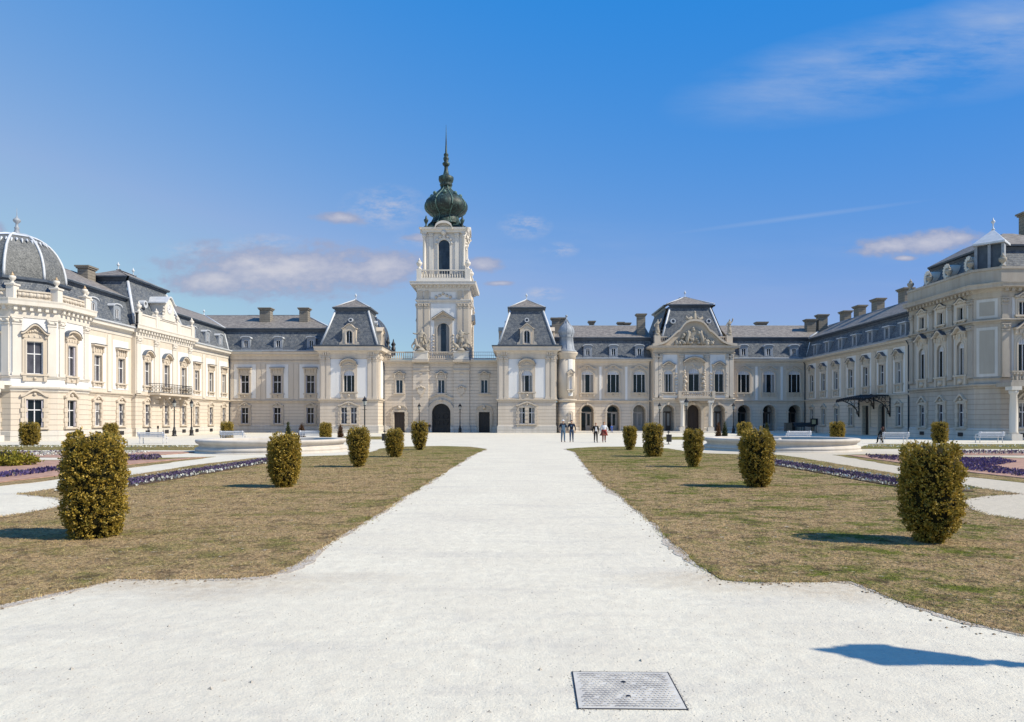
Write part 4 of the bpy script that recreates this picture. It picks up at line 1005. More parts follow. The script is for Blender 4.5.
def arcade_range(X0, X1, xs, label, left_roof, mr, dark):
    Y = 98.0; L = X1 - X0
    r = thing('palace_range', label, 'palace range', ((X0 + X1) / 2, Y, 0))
    f = Fac(r, X0, Y, 0); A = [x - X0 for x in xs]; zz = .2
    g = MB().at(f); wall_band(g, 0, L, 0, 4.3, [(a, 1.82, .0, 3.82 + .1, 1) for a in A], 0, 1.5); g.build('ground_storey', 'cream_rusticated', r)
    w = MB().at(f); wall_band(w, 0, L, 4.3, 10.2, [(a, 1.75, 5.70, 8.85, .62) for a in A]); bw = MB().at(f); bw.poly([(0, 12, 0), (L, 12, 0), (L, 12, 10), (0, 12, 10)]); bw.build('rear_wall', 'cream_plaster', r); w.build('wall', 'cream_plaster', r)
    p = MB().at(f)
    for a, b in zip(A[:-1], A[1:]): p.piece(); p.box((a + b) / 2 - .16, (a + b) / 2 + .16, -.06, 0, 4.62, 9.4)
    build_each(p, 'wall_field', 'white_plaster', r)
    q = MB().at(f)
    for a in A:
        for x in (a - 1.45, a + 1.45): q.box(x - .03, x + .03, -.05, 0, 8.2, 9.45)
        q.box(a - 1.45, a + 1.45, -.05, 0, 9.42, 9.48)
        for sg in (-1, 1):
            q.ball((a + sg * 1.15, -.05, 9.15), .13, 0, 6); q.ball((a + sg * .85, -.05, 9.25), .08, 0, 5)
    q.build('spandrel_ornament', 'trim_stone', r)
    t = MB().at(f); string(t, 0, L, 4.2, 4.55, 0, mr); build_each(t, 'string_course', 'trim_stone', r)
    c = MB().at(f); cornice(c, 0, L, 10.4, 0, mr, .55, .75, False); c.build('cornice', 'cream_plaster', r)
    b = MB().at(f); plinth(b, 0, L, .75, 0, 0, .08, [(a - .92, a + .92) for a in A]); build_each(b, 'plinth', 'plinth_stone', r)
    for a in A: f.window(a, 5.70, 'arcade_upper'); arcade_bay(r, f, a, 1.82, 3.92, dark)
    e = MB().at(f); eave_gutter(e, 0, L, 10.41, 0, mr, .6); build_each(e, 'gutter', 'zinc', r)
    m = MB().at(f); mansard(m, left_roof, L, 10.62, 13.7, 16.1, .15, 1.2, 6.0, 0, mr, 11.5); m.build('roof', ROOF, r)
    for a in A: dormer(r, f, a + .08, 10.75, .26)
    return r, f
rL, fL = arcade_range(7.2, 19.25, [9.97, 13.67, 17.4], 'cream arcaded range with three open arches, between the round turret and the pedimented centre', -3.2, 0, False)
for x, y, z1, w in ((5.55, 100.9, 16.8, 1.1), (6.6, 103.4, 17.2, .85), (11.45, 106.2, 17.1, .75), (15.9, 106, 16.9, .7), (16.9, 106, 16.8, .8), (18.05, 100.3, 17.3, 1.15)): chimney(rL, x, y, 13.8, z1, w, .9)
downpipe(rL, fL, 11.7, 10.3)
rR, fR = arcade_range(30.4, 41.2, [32.4, 36.0, 39.66], 'shaded arcaded range with three dark arches, between the pedimented centre and the right wing', 0, -1, True)
for x, y, z1, w in ((37.9, 106.5, 17.0, 1.5), (43.45, 101.6, 16.7, 1.3), (45.2, 101.6, 17.4, 1.3)): chimney(rR, x, y, 14.0, z1, w, 1.0)
m = MB().at(fR); hip_strip(m, (10.8 + 1.1, 1.1, 13.75), (10.8 + 6, 6, 16.1), .12); build_each(m, 'hip_flashing', 'zinc_light', rR)

# ---------------------------------------------------------------- pedimented centre of the right-hand court front
def risalit():
    X0, X1, Y = 19.2, 30.5, 96.5; L = X1 - X0; cx = (X0 + X1) / 2
    r = thing('pedimented_pavilion', 'ornate central pavilion with a carved curved pediment, balcony on columns and mansard roof', 'pavilion', (cx, Y, 0))
    f = Fac(r, X0, Y, 0); A = [21.25 - X0, 24.85 - X0, 28.4 - X0]; F = four(r, X0, X1, Y, Y + 14)
    g = MB().at(f); wall_band(g, 0, L, 0, 4.35, [(A[0], 1.67, 0, 3.9, 1), (A[1], 2.0, 0, 3.95, 1), (A[2], 1.67, 0, 3.9, 1)], 0, 1.5); g.build('ground_storey', 'cream_rusticated', r)
    up = [(A[0], 1.30, 5.70, 8.90, .95), (A[1], 1.55, 5.70, 9.1, .95), (A[2], 1.30, 5.70, 8.90, .95)]
    w = MB().at(f); wall_band(w, 0, L, 4.35, 12.0, up)
    for fc, ln in (F[1], F[3]): w.at(fc); wall_band(w, 0, ln, 0, 12.0)
    w.build('wall', 'cream_plaster', r)
    p = MB().at(f)
    for o in up: panel(p, o[0] - 1.25, o[0] + 1.25, 4.9, 11.0, [o], .03)
    build_each(p, 'wall_field', 'white_plaster', r)
    q = MB().at(f)
    for a in (.4, 1.0 - .1 + .0, (A[0] + A[1]) / 2 + .02, (A[1] + A[2]) / 2, L - .9, L - .4): pilaster(q, a, .55, 4.9, 11.0, .14)
    build_each(q, 'pilaster', 'cream_plaster', r)
    t = MB().at(f); string(t, 0, L, 4.3, 4.75, 1, 1, .26); t.at(f); string(t, 0, L, 5.3, 5.48, 1, 1, .12)
    string(t, 0, L, 11.0, 11.25, 1, 1, .2)
    for i, (fc, ln) in enumerate(F):
        if i == 2: continue
        t.at(fc); cornice(t, 0, ln, 12.2, 1, 1, .75, .85, False)
    t.build('cornice', 'trim_stone', r)
    b = MB().at(f); plinth(b, 0, L, .75, 1, 1, .08, [(A[0] - .85, A[0] + .85), (A[1] - 1.0, A[1] + 1.0), (A[2] - .85, A[2] + .85)]); build_each(b, 'plinth', 'plinth_stone', r)
    f.window(A[0], 5.7, 'salon_arch'); f.window(A[1], 5.7, 'salon_centre'); f.window(A[2], 5.7, 'salon_arch')
    arcade_bay(r, f, A[0], 1.67, 3.9, True); arcade_bay(r, f, A[2], 1.67, 3.9, True)
    s = MB(); s.T = (f.x + A[1], f.y, 1, 0); ring(s, 2.0, 3.95, 1, .4, -.2, 0); s.ball((0, -.25, 4.1), .28); so = s.build('portal', 'trim_stone', r)
    s = MB(); s.T = (f.x + A[1], f.y, 1, 0); s.prism(outline(1.98, 3.94, 1), 1.4, 1.48)
    for k in range(3): s.box(-.85 + .6 * k, -.4 + .6 * k, 1.35, 1.399, .3, 2.7)
    s.build('door', 'brown_door', so)
    # balcony on columns
    bm = MB().at(f); x0, x1 = A[1] - 2.55, A[1] + 2.55; bm.box(x0, x1, -1.75, -.0, 4.76, 4.9); bm.box(x0 + .1, x1 - .1, -1.65, 0, 4.42, 4.757); balustrade(bm, x0 + .4, x1 - .4, 4.91, 5.75, -1.65, -1.4, .3)
    for a in (x0 + .22, x1 - .22): bm.box(a - .22, a + .22, -1.72, -1.28, 4.905, 5.8)
    bo = bm.build('balcony', 'trim_stone', r)
    for sg in (-1, 1):
        a = A[1] + sg * 1.95; m = MB().at(f); m.box(a - .42, a + .42, -1.75, -.95, 0, .75); m.lathe([(.34, .75), (.28, .95), (.28, 2.4), (.23, 3.8), (.30, 3.9), (.34, 4.15)], 16, (a, -1.35, 0)); m.box(a - .38, a + .38, -1.73, -.97, 4.15, 4.42); m.build('column', 'pale_stone', r)
        for k in range(5):                                           # figure consoles beside the middle window
            q = MB().at(f); z = 5.9 + k * .62; q.ball((A[1] + sg * 1.32, -.28, z), .26 - .03 * abs(k - 3), 0, 7)
            if k == 0: Q = MB().at(f)
            Q.ball((A[1] + sg * (1.3 + .08 * math.sin(k * 2)), -.3, z), .27 - .03 * abs(k - 2), 0, 7); Q.ball((A[1] + sg * (1.42), -.35, z + .3), .17, 0, 6)
        Q.build('carved_console', 'trim_stone', r)
    # pediment
    half = [(-5.9, 0), (-5.2, .05), (-4.6, .16), (-4.08, .40), (-3.6, .74), (-3.2, 1.12), (-2.75, 1.55), (-2.4, 1.85), (-2.1, 1.98), (-1.95, 2.2), (-1.6, 2.72), (-1.2, 3.12), (-.7, 3.36), (0, 3.44)]
    cv = [(A[1] + x, 12.2 + z) for x, z in half] + [(A[1] - x, 12.2 + z) for x, z in half[::-1][1:]]
    m = MB().at(f); m.band(cv, [(x, z + .30) for x, z in cv], -.70, .5); m.prism([(x, z + .1) for x, z in cv][::-1], -.12, .35); po = m.build('pediment', 'trim_stone', r)
    m = MB().at(f)
    m.prism([(A[1] + .85 * math.cos(t * PI / 8), 13.75 + 1.0 * math.sin(t * PI / 8)) for t in range(16)], -.42, -.1)
    rr = random.Random(5)
    for k in range(90):
        x = rr.uniform(-2.6, 2.6); zt = 12.35 + max(.25, (1 - abs(x) / 3.2) * 2.7); z = rr.uniform(12.3, zt)
        m.ball((A[1] + x, -.2 - rr.random() * .25, z), rr.uniform(.10, .30), 0, 6)
    for sg in (-1, 1):
        m.tube([(A[1] + sg * .9, -.35, 12.4), (A[1] + sg * 1.1, -.45, 13.1), (A[1] + sg * .85, -.5, 13.9), (A[1] + sg * .95, -.45, 14.3)], [.22, .3, .24, .14], 8)
        m.tube([(A[1] + sg * 1.2, -.4, 12.5), (A[1] + sg * 1.9, -.4, 12.9), (A[1] + sg * 2.4, -.3, 12.5)], [.2, .22, .12], 8)
    m.build('relief', 'statue_stone', po)
    m = MB().at(f)
    m.tube([(A[1], -.2, 15.7), (A[1], -.2, 16.2), (A[1] + .05, -.2, 16.75), (A[1] + .02, -.2, 17.05)], [.45, .34, .22, .10], 8); m.ball((A[1] + .05, -.2, 16.95), .2)
    for sg in (-1, 1): m.tube([(A[1] + sg * .3, -.2, 16.2), (A[1] + sg * .8, -.2, 15.9), (A[1] + sg * 1.15, -.2, 16.2), (A[1] + sg * 1.1, -.2, 16.45)], [.26, .25, .18, .08], 7)
    m.build('crest', 'statue_stone', po)
    m = MB().at(f)
    for lo, hi in ((.95, 2.3), (L - 2.3, L - .95)): balustrade(m, lo, hi, 12.24, 13.6, .3, .55, .26)
    for a in (.55, L - .55): m.piece(); m.box(a - .42, a + .42, .1, .8, 12.23, 13.75)
    build_each(m, 'balustrade', 'trim_stone', r)
    m = MB()
    for i, (fc, ln) in enumerate(F): m.at(fc); mansard(m, .45, ln - .45, 12.3, 18.4, 20.0, .5, 2.3, 5.0, 1, 1)
    ro = m.build('roof', ROOF, r)
    h = MB().at(f); hip_strip(h, (1.0, .6, 12.4), (2.75, 2.3, 17.9), .15); hip_strip(h, (L - 1.0, .6, 12.4), (L - 2.75, 2.3, 17.9), .15); hip_strip(h, (2.2, 1.9, 18.5), (5.6, 5.3, 20.05), .08); hip_strip(h, (L - 2.2, 1.9, 18.5), (5.7, 5.3, 20.05), .08); finial(h, L / 2, 5.2, 19.95, 1.1); build_each(h, 'hip_flashing', 'zinc_light', ro)
    for a in (A[1] - 2.95, A[1] + 2.15):
        a = a + .3; o2 = MB().at(f); z = 15.9
        rr_ = [(a + .36 * math.cos(2 * PI * i / 14), z + .36 * math.sin(2 * PI * i / 14)) for i in range(15)]; ri = [(a + .23 * math.cos(2 * PI * i / 14), z + .23 * math.sin(2 * PI * i / 14)) for i in range(15)]
        o2.band(ri, rr_, 1.15, 2.2); dd = o2.build('roof_light', 'zinc_light', r); o3 = MB().at(f); o3.prism(ri[:-1], 1.25, 1.3); o3.build('pane', 'gutter_dark', dd)
    # side dormers glimpsed on the left slope
    for a in (3.5, 8.0): dormer(r, F[3][0], a, 13.6, 1.2, 'square')
risalit()

# ---------------------------------------------------------------- right wing (in shade) with the iron canopy
def right_wing():
    X, Y1, Y0 = 41.2, 98.0, 71.0; L = Y1 - Y0
    r = thing('palace_wing', 'long shaded right wing with seven small dormers and a black iron canopy over its doors', 'palace wing', (X, 85, 0))
    f = Fac(r, X, Y1, -90)
    ys = [95.6, 92.0, 88.3, 84.4, 80.75, 77.2, 73.8]; A = [Y1 - y for y in ys]
    low = [(a, 1.0, 1.1, 3.28, 0) for i, a in enumerate(A) if i not in (4, 5)]; drs = [(A[4] , 1.45, 0, 3.45, 0), (A[5], 1.45, 0, 3.6, 1)]
    g = MB().at(f); wall_band(g, 0, L, 0, 4.3, low + drs, 0, .4); g.build('ground_storey', 'cream_rusticated', r)
    w = MB().at(f); wall_band(w, 0, L, 4.3, 10.2, [(a, 1.08, 5.72, 8.02, 0) for a in A]); bw = MB().at(f); bw.poly([(0, 12, 0), (L, 12, 0), (L, 12, 10), (0, 12, 10)]); bw.build('rear_wall', 'cream_plaster', r); w.build('wall', 'cream_plaster', r)
    p = MB().at(f)
    for a in A: panel(p, a - 1.1, a + 1.1, 4.7, 9.75, [(a, 1.08, 5.72, 8.02, 0)])
    build_each(p, 'wall_field', 'white_plaster', r)
    q = MB().at(f)
    for a, b in zip(A[:-1], A[1:]): pilaster(q, (a + b) / 2, .75, 4.62, 9.6, .07, 0, False)
    build_each(q, 'pilaster', 'trim_stone', r)
    t = MB().at(f); string(t, 0, L, 4.2, 4.6, -1, 0); build_each(t, 'string_course', 'trim_stone', r)
    c = MB().at(f); cornice(c, 0, L, 10.4, -1, 0, .55, .75, False); c.build('cornice', 'trim_stone', r)
    b = MB().at(f); plinth(b, 0, L, .95, -1, 0, .1, [(d[0] - .72, d[0] + .72) for d in drs]); build_each(b, 'plinth', 'plinth_stone', r)
    for i, a in enumerate(A):
        f.window(a, 5.72, 'rwing_upper')
        if i not in (4, 5): f.window(a, 1.1, 'rwing_lower')
    for (a, wd, _, h, ar) in drs:
        P = f.pt(a)
        s = MB(); ring(s, wd, h, ar, .25, -.14, 0); so = link('doorway', s.mesh('doorway', 'trim_stone'), r, P, f.phi)
        s = MB(); s.prism(outline(wd - .02, h - .01, ar), .28, .36); s.box(-.03, .03, .24, .279, 0, h - .1)
        for k in (-1, 1): s.box(k * .36 - .22, k * .36 + .22, .25, .279, .25, 1.1); s.box(k * .36 - .22, k * .36 + .22, .25, .279, 1.3, 2.5)
        link('door', s.mesh('door', 'dark_door'), so)
    e = MB().at(f); eave_gutter(e, 0, L, 10.41, -1, 0, .6); build_each(e, 'gutter', 'zinc', r)
    m = MB().at(f); mansard(m, 0, L + 1, 10.62, 13.5, 16.1, .15, 1.2, 6.0, -1, 0, 11.5); m.build('roof', ROOF, r)
    for px in (815, 826.8, 840, 854.3, 869.8, 886.6, 902.8):
        y = 41.45 * FPX / (px - CX); dormer(r, f, Y1 - y, 10.72, .26, 'square')
    for px, z in ((845.5, 17.75), (859.8, 17.85), (878, 17.95), (905.4, 18.1)):
        y = 48.2 * FPX / (px - CX); chimney(r, 48.2, y, 14.9, z, 1.0, 1.5)
    downpipe(r, f, L - .9, 10.3); downpipe(r, f, .15, 10.3)
    # wrought iron and glass canopy
    a0, a1 = Y1 - 82.5, Y1 - 75.5; D = 2.75
    cn = MB().at(f); n = 14
    for j in range(2): pass
    rows_t = []; rows_b = []
    for i in range(n + 1):
        a = a0 + (a1 - a0) * i / n; rise = .22 * math.sin(PI * i / n)
        rows_t.append([(a, -.02, 4.50 + rise * .5), (a, -D * .5, 4.42 + rise), (a, -D, 4.14 + rise)]); rows_b.append([(a, -.02, 4.44 + rise * .5), (a, -D * .5, 4.36 + rise), (a, -D, 4.08 + rise)])
    cn.grid(rows_t, 0); cn.grid(rows_b, 0); co = cn.build('canopy', 'dark_iron', r)
    ir = MB().at(f)
    for i in range(n + 1):
        t0 = rows_t[i]; ir.tube([t0[0], t0[1], t0[2]], .045, 5)
        if i < n:
            t1 = rows_t[i + 1]
            ir.tube([t0[2], t1[2]], .06, 5)
            for k in range(4):                                          # drooping scalloped fringe
                u = k / 4; x = t0[2][0] + (t1[2][0] - t0[2][0]) * u; z = t0[2][2] + (t1[2][2] - t0[2][2]) * u
                ir.tube([(x, -D, z), (x, -D - .03, z - .34 + .12 * (k % 2))], [.05, .02], 5); ir.ball((x, -D, z - .2), .07, 0, 5)
    for a in (a0, a1):
        for k in range(9): y = -D * k / 9; z = 4.5 - .4 * k / 9; ir.tube([(a, y, z), (a, y, z - .3 + .1 * (k % 2))], [.05, .02], 5); 
    ir.build('fringe', 'dark_iron', co)
    for a in (a0 + .05, (a0 + a1) / 2, a1 - .05):
        z1 = 4.35; zl = 2.1 if a != (a0 + a1) / 2 else 3.0; k = MB().at(f)
        k.tube([(a, -.06, zl), (a, -.06, z1)], .07, 6); k.tube([(a, -.1, zl + .1), (a, -.35, zl + .9), (a, -1.0, zl + 1.55), (a, -D * .85, z1 - .15)], [.05, .07, .06, .05], 6)
        for s_, (y, z, rr) in enumerate(((-.35, zl + 1.45, .28), (-.8, 4.0, .24), (-1.5, 4.1, .2), (-.22, zl + .5, .16))): k.tube([(a, y + rr * math.cos(t * PI / 5), z + rr * math.sin(t * PI / 5)) for t in range(11)], .04, 5)
        k.build('canopy_bracket', 'dark_iron', r)
right_wing()

# ---------------------------------------------------------------- right corner pavilion
def corner_pavilion():
    r = thing('corner_pavilion', 'tall three-storey corner pavilion with a dark mansard roof and oval dormers, at the right edge', 'pavilion', (46, 64, 0))
    P = [(40.85, 71.2), (40.85, 61.2), (42.25, 59.8), (53, 59.8)]
    S = []
    for i, deg in enumerate((-90, -45, 0)): S.append((Fac(r, *P[i], deg), math.dist(P[i], P[i + 1]), 0 if i == 0 else .414, .414 if i < 2 else 0))
    f = S[0][0]; A = [71.2 - 68.9, 71.2 - 65.9, 71.2 - 62.9]; ln0 = S[0][1]
    g = MB(); w = MB(); t = MB(); c = MB(); b = MB(); q = MB(); p = MB(); pp = MB(); pt = MB(); gp_ = MB()
    fw = [2.0, 5.2, 8.4]
    for i, (fc, ln, ml, mr) in enumerate(S):
        for k in (g, w, t, c, b, q, p, pp, pt, gp_): k.at(fc)
        aa = A if i == 0 else (fw if i == 2 else [])
        wall_band(g, 0, ln, 0, 4.6, [(a, 1.0, 1.1, 3.28, 0) for a in aa]); wall_band(w, 0, ln, 4.6, 10.4, [(a, 1.05, 5.9, 8.95, 1) for a in aa]); wall_band(w, 0, ln, 10.4, 13.6, [(a, .85, 10.95, 12.1, 0) for a in aa])
        string(t, 0, ln, 4.55, 4.95, ml, mr, .32); string(t, 0, ln, 10.25, 10.6, ml, mr, .3); string(t, 0, ln, 5.35, 5.5, ml, mr, .1)
        cornice(c, 0, ln, 13.75, ml, mr, .8, 1.2, i != 1); plinth(b, 0, ln, 1.0, ml, mr)
        pt.sweep(0, ln, [(.25, 13.78), (.25, 14.9), (.34, 14.95), (.34, 15.15), (-.1, 15.2), (-.1, 13.8)], ml, mr)
        for a in aa:
            panel(p, a - 1.05, a + 1.05, 5.55, 9.95, [(a, 1.05, 5.9, 8.95, 1)], .03); panel(p, a - 1.0, a + 1.0, 10.65, 12.5, [(a, .85, 10.95, 12.1, 0)], .03)
        if i == 1:
            panel(p, .2, ln - .2, 5.6, 9.95, [], .03); panel(p, .2, ln - .2, 10.75, 12.45, [], .03)
            gp_.box(.42, ln - .42, -.05, -.031, 5.85, 9.7); gp_.box(.42, ln - .42, -.05, -.031, 10.98, 12.2)
        xs = (.45, 3.8, 6.8, ln - .35) if i == 0 else ((.35, 3.6, 6.8) if i == 2 else ())
        for x in xs: pilaster(q, x, .6, 5.5, 10.2, .16); pilaster(q, x, .5, 10.62, 12.5, .10)
        for a in aa: fc.window(a, 5.9, 'corner_upper'); fc.window(a, 10.95, 'corner_mezzanine'); fc.window(a, 1.1, 'corner_lower')
        for a in aa:
            v = MB().at(fc); v.box(a - .35, a + .35, -.14, 0, .25, .6); v.build('cellar_vent', 'dark_door', r)
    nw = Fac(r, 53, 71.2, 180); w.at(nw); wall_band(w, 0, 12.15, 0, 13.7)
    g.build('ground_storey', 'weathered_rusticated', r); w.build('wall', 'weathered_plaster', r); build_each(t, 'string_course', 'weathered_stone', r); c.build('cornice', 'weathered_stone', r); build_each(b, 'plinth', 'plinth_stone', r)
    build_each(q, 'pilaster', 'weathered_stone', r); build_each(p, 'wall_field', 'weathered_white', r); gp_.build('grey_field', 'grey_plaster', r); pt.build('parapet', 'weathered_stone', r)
    m = MB()
    e_ = lambda o: .414 * o if -o <= 2.39 else 1.4 + o
    for i, (fc, ln, ml, mr) in enumerate(S):
        m.at(fc); A0, B0 = ((lambda o: .08 * o) if i == 0 else (e_ if i == 2 else ml)), (e_ if i == 0 else (mr if i == 1 else 1))
        m.sweep(0, ln, [(-.55, 14.2), (-2.1, 17.15)], A0, B0, 0)
        if i != 1:
            m.sweep(0, ln, [(-2.1, 17.15), (-2.0, 17.4), (-1.75, 17.44), (-1.72, 17.6)], A0, B0, 2); m.sweep(0, ln, [(-1.72, 17.6), (-1.9, 17.68), (-2.39, 17.93), (-5.6, 19.6)], A0, B0, 3)
    m.at(nw); m.poly([(53 - x, .06, z) for x, z in ((53, 14.2), (41.4, 14.2), (42.95, 17.15), (42.6, 17.6), (46.45, 19.6), (53, 19.6))], 0)
    ro = m.build('roof', ROOF, r)
    m = MB().at(S[1][0]); ln = S[1][1]
    q4 = [(-.22, .55), (ln + .22, .55), (ln + .3, 3.4), (-.3, 3.4)]; ap = (ln / 2, 2.5, 19.15)
    for i in range(4): (x0, y0), (x1, y1) = q4[i], q4[(i + 1) % 4]; m.poly([(x0, y0, 17.62), (x1, y1, 17.62), ap]); m.poly([(x0, y0, 17.62), (x1, y1, 17.62), (x1, y1, 17.46), (x0, y0, 17.46)])
    m.poly([(x, y, 17.46) for x, y in q4]); finial(m, ln / 2, 2.5, 19.05, 1.15); cap_ = m.build('roof_cap', 'zinc_light', ro)
    m = MB().at(S[1][0]); m.box(.1, ln - .1, 1.05, 3.2, 14.6, 17.45); m.build('corner_lantern', 'gutter_dark', ro)
    h = MB().at(S[1][0])
    for x in (-.02, ln + .02, ln * .5): h.piece(); h.box(x - .11, x + .11, .80, 1.5, 14.6, 17.44)
    build_each(h, 'hip_flashing', 'zinc', ro)
    for y in (69.3, 66.2, 63.0):
        a = 71.2 - y; o2 = MB().at(f); z = 16.1; n = 16
        rr = [(a + .52 * math.cos(2 * PI * i / n), z + .68 * math.sin(2 * PI * i / n)) for i in range(n + 1)]; ri = [(a + .26 * math.cos(2 * PI * i / n), z + .38 * math.sin(2 * PI * i / n)) for i in range(n + 1)]
        o2.band(ri, rr, .65, 2.0)
        for i in range(n): o2.ball((a + .54 * math.cos(2 * PI * i / n), .7, z + .70 * math.sin(2 * PI * i / n)), .085, 0, 5)
        dd = o2.build('oval_dormer', 'pale_stone', r); o3 = MB().at(f); o3.prism(ri[:-1], .8, .84); o3.build('pane', 'glass_dark', dd)
    for (x, y) in ((40.75, 70.9), (40.75, 67.6), (40.75, 64.6), (40.8, 61.6), (42.4, 59.75)): vase(r, x, y, 15.18, 1.2, 'statue_stone')
    # front balcony carried on columns
    ff = S[2][0]; bm = MB().at(ff); bm.box(-.5, 7, -1.85, 0, 4.96, 5.2) if False else bm.box(-.4, 7, -1.85, 0, 4.62, 4.98); balustrade(bm, -.3, 6.9, 4.985, 5.95, -1.8, -1.55, .3); bm.build('balcony', 'weathered_stone', r)
    for a in (.05, 3.6):
        cm = MB().at(ff); cm.box(a - .45, a + .45, -1.95, -1.05, 0, .55); cm.lathe([(.38, .55), (.32, .78), (.32, 2.2), (.26, 3.9), (.34, 4.0), (.38, 4.3)], 16, (a, -1.5, 0)); cm.box(a - .42, a + .42, -1.92, -1.08, 4.3, 4.615); cm.build('column', 'pale_stone', r)
    chimney(r, 49.4, 66.5, 18.5, 21.9, .75, .75)
corner_pavilion()

# ---------------------------------------------------------------- dark dome standing behind the left mansard pavilion
def rear_dome():
    cx, cy = -24.9, 112.0
    r = thing('rear_dome', 'dark domed roof on a drum, half hidden behind the left mansard-roofed pavilion', 'dome', (cx, cy, 0))
    m = MB(); m.lathe([(3.4, 0), (3.4, 13.6)], 24); m.build('drum', 'cream_plaster', r)
    m = MB(); m.lathe([(3.9, 13.5), (4.0, 13.8), (3.7, 14.0), (3.7, 14.4)], 32); m.build('drum_moulding', 'gutter_dark', r)
    prof = [(3.75 * math.cos(t) ** .9 + .02, 14.4 + 4.4 * math.sin(t)) for t in [PI / 2 * k / 14 for k in range(15)]]
    m = MB(); m.lathe(prof, 32); d = m.build('dome', 'gutter_dark', r)
    m = MB()
    for k in range(16): a = 2 * PI * k / 16; m.tube([(p * math.cos(a), p * math.sin(a), z) for p, z in prof], .08, 5)
    m.build('dome_ribs', 'slate', d)
    for a in (-.5, .15): 
        x, y = 4.0 * math.cos(a), 4.0 * math.sin(a); m = MB(); m.lathe([(.35, 12.4), (.35, 13.7), (.2, 13.8), (.4, 14.2), (.15, 14.6), (.05, 15.1)], 10, (x + .4, y, 0)); m.build('pinnacle', 'dark_iron', r)
rear_dome()
# ================================================================ GROUND AND GARDEN
def gravel():
    s = NT('gravel'); v = s.coord()
    sep = s.new('ShaderNodeSeparateXYZ'); s.link(v, sep.inputs[0])
    fine = s.noise(v, 55, 4, .7, .3, .7); mid = s.noise(v, 6, 5, .65, .3, .7); big = s.noise(v, .55, 4, .55, .35, .7)
    c = s.mix(fine, (.645, .60, .49), (.78, .735, .605))
    c = s.mix(s.math('MULTIPLY', mid, .65), c, (.55, .50, .41))
    c = s.mix(s.math('MULTIPLY', big, .55), c, (.565, .515, .425))
    c = s.mix(s.math('MULTIPLY', s.noise(s.scale(v, 1, 2.4, 1), 2.6, 5, .7, .55, .75), .35), c, (.44, .41, .37))
    c = s.mix(s.math('MULTIPLY', s.noise(s.scale(v, .35, 1.6, 1), 1.1, 6, .72, .50, .70), .55), c, (.48, .45, .40))
    c = s.mix(s.math('MULTIPLY', s.noise(v, 14, 4, .75, .56, .72), .40), c, (.43, .40, .355))
    speck = s.noise(v, 130, 2, .5, .70, .74); c = s.mix(s.math('MULTIPLY', speck, .55), c, (.24, .21, .18))
    # trodden earth where people cut the corners of the lawns
    w = s.new('ShaderNodeVectorMath', operation='ADD'); nz = s.new('ShaderNodeTexNoise'); nz.inputs['Scale'].default_value = 1.2; nz.inputs['Detail'].default_value = 5
    s.link(v, nz.inputs['Vector']); sc = s.new('ShaderNodeVectorMath', operation='SCALE'); s.link(nz.outputs['Color'], sc.inputs[0]); sc.inputs['Scale'].default_value = 1.3
    s.link(v, w.inputs[0]); s.link(sc.outputs[0], w.inputs[1])
    for (x, y, rx, ry, k) in ((-3.6 + .6, 7.45 + .6, 2.6, .75, .60), (3.2 + .6, 7.3 + .6, 1.6, .8, .55), (2.1 + .6, 7.6 + .6, 1.2, .5, .35), (-4.9, 7.4, 1.3, .6, .35)):
        m = s.new('ShaderNodeMapping'); m.vector_type = 'POINT'; m.inputs['Location'].default_value = (-x / rx, -y / ry, 0); m.inputs['Scale'].default_value = (1 / rx, 1 / ry, 0)
        s.link(w.outputs[0], m.inputs['Vector']); ln = s.new('ShaderNodeVectorMath', operation='LENGTH'); s.link(m.outputs[0], ln.inputs[0])
        r = s.new('ShaderNodeMapRange'); r.inputs[1].default_value = 1.0; r.inputs[2].default_value = .25; s.link(ln.outputs['Value'], r.inputs[0])
        c = s.mix(s.math('MULTIPLY', s.math('MULTIPLY', r.outputs[0], k), s.noise(v, 8, 4, .7, .25, .6)), c, (.40, .31, .21))
    # the side paths are of a browner grit
    sd = s.new('ShaderNodeMapRange'); sd.inputs[1].default_value = 7.5; sd.inputs[2].default_value = 9.5; s.link(s.math('ADD', sep.outputs[0], s.math('MULTIPLY', s.noise(v, .9, 3), .8)), sd.inputs[0])
    nr = s.new('ShaderNodeMapRange'); nr.inputs[1].default_value = 44; nr.inputs[2].default_value = 36; s.link(sep.outputs[1], nr.inputs[0])
    c = s.mix(s.math('MULTIPLY', s.math('MULTIPLY', sd.outputs[0], nr.outputs[0]), .75), c, s.mix(s.noise(v, 7, 5, .7), (.40, .345, .265), (.54, .475, .375)))
    h = s.math('ADD', s.math('MULTIPLY', fine, .35), s.math('ADD', mid, s.math('MULTIPLY', big, 1.2)))
    s.bump(h, .45, .02)
    return s.fin(c, .95, 0, .12)
gravel()
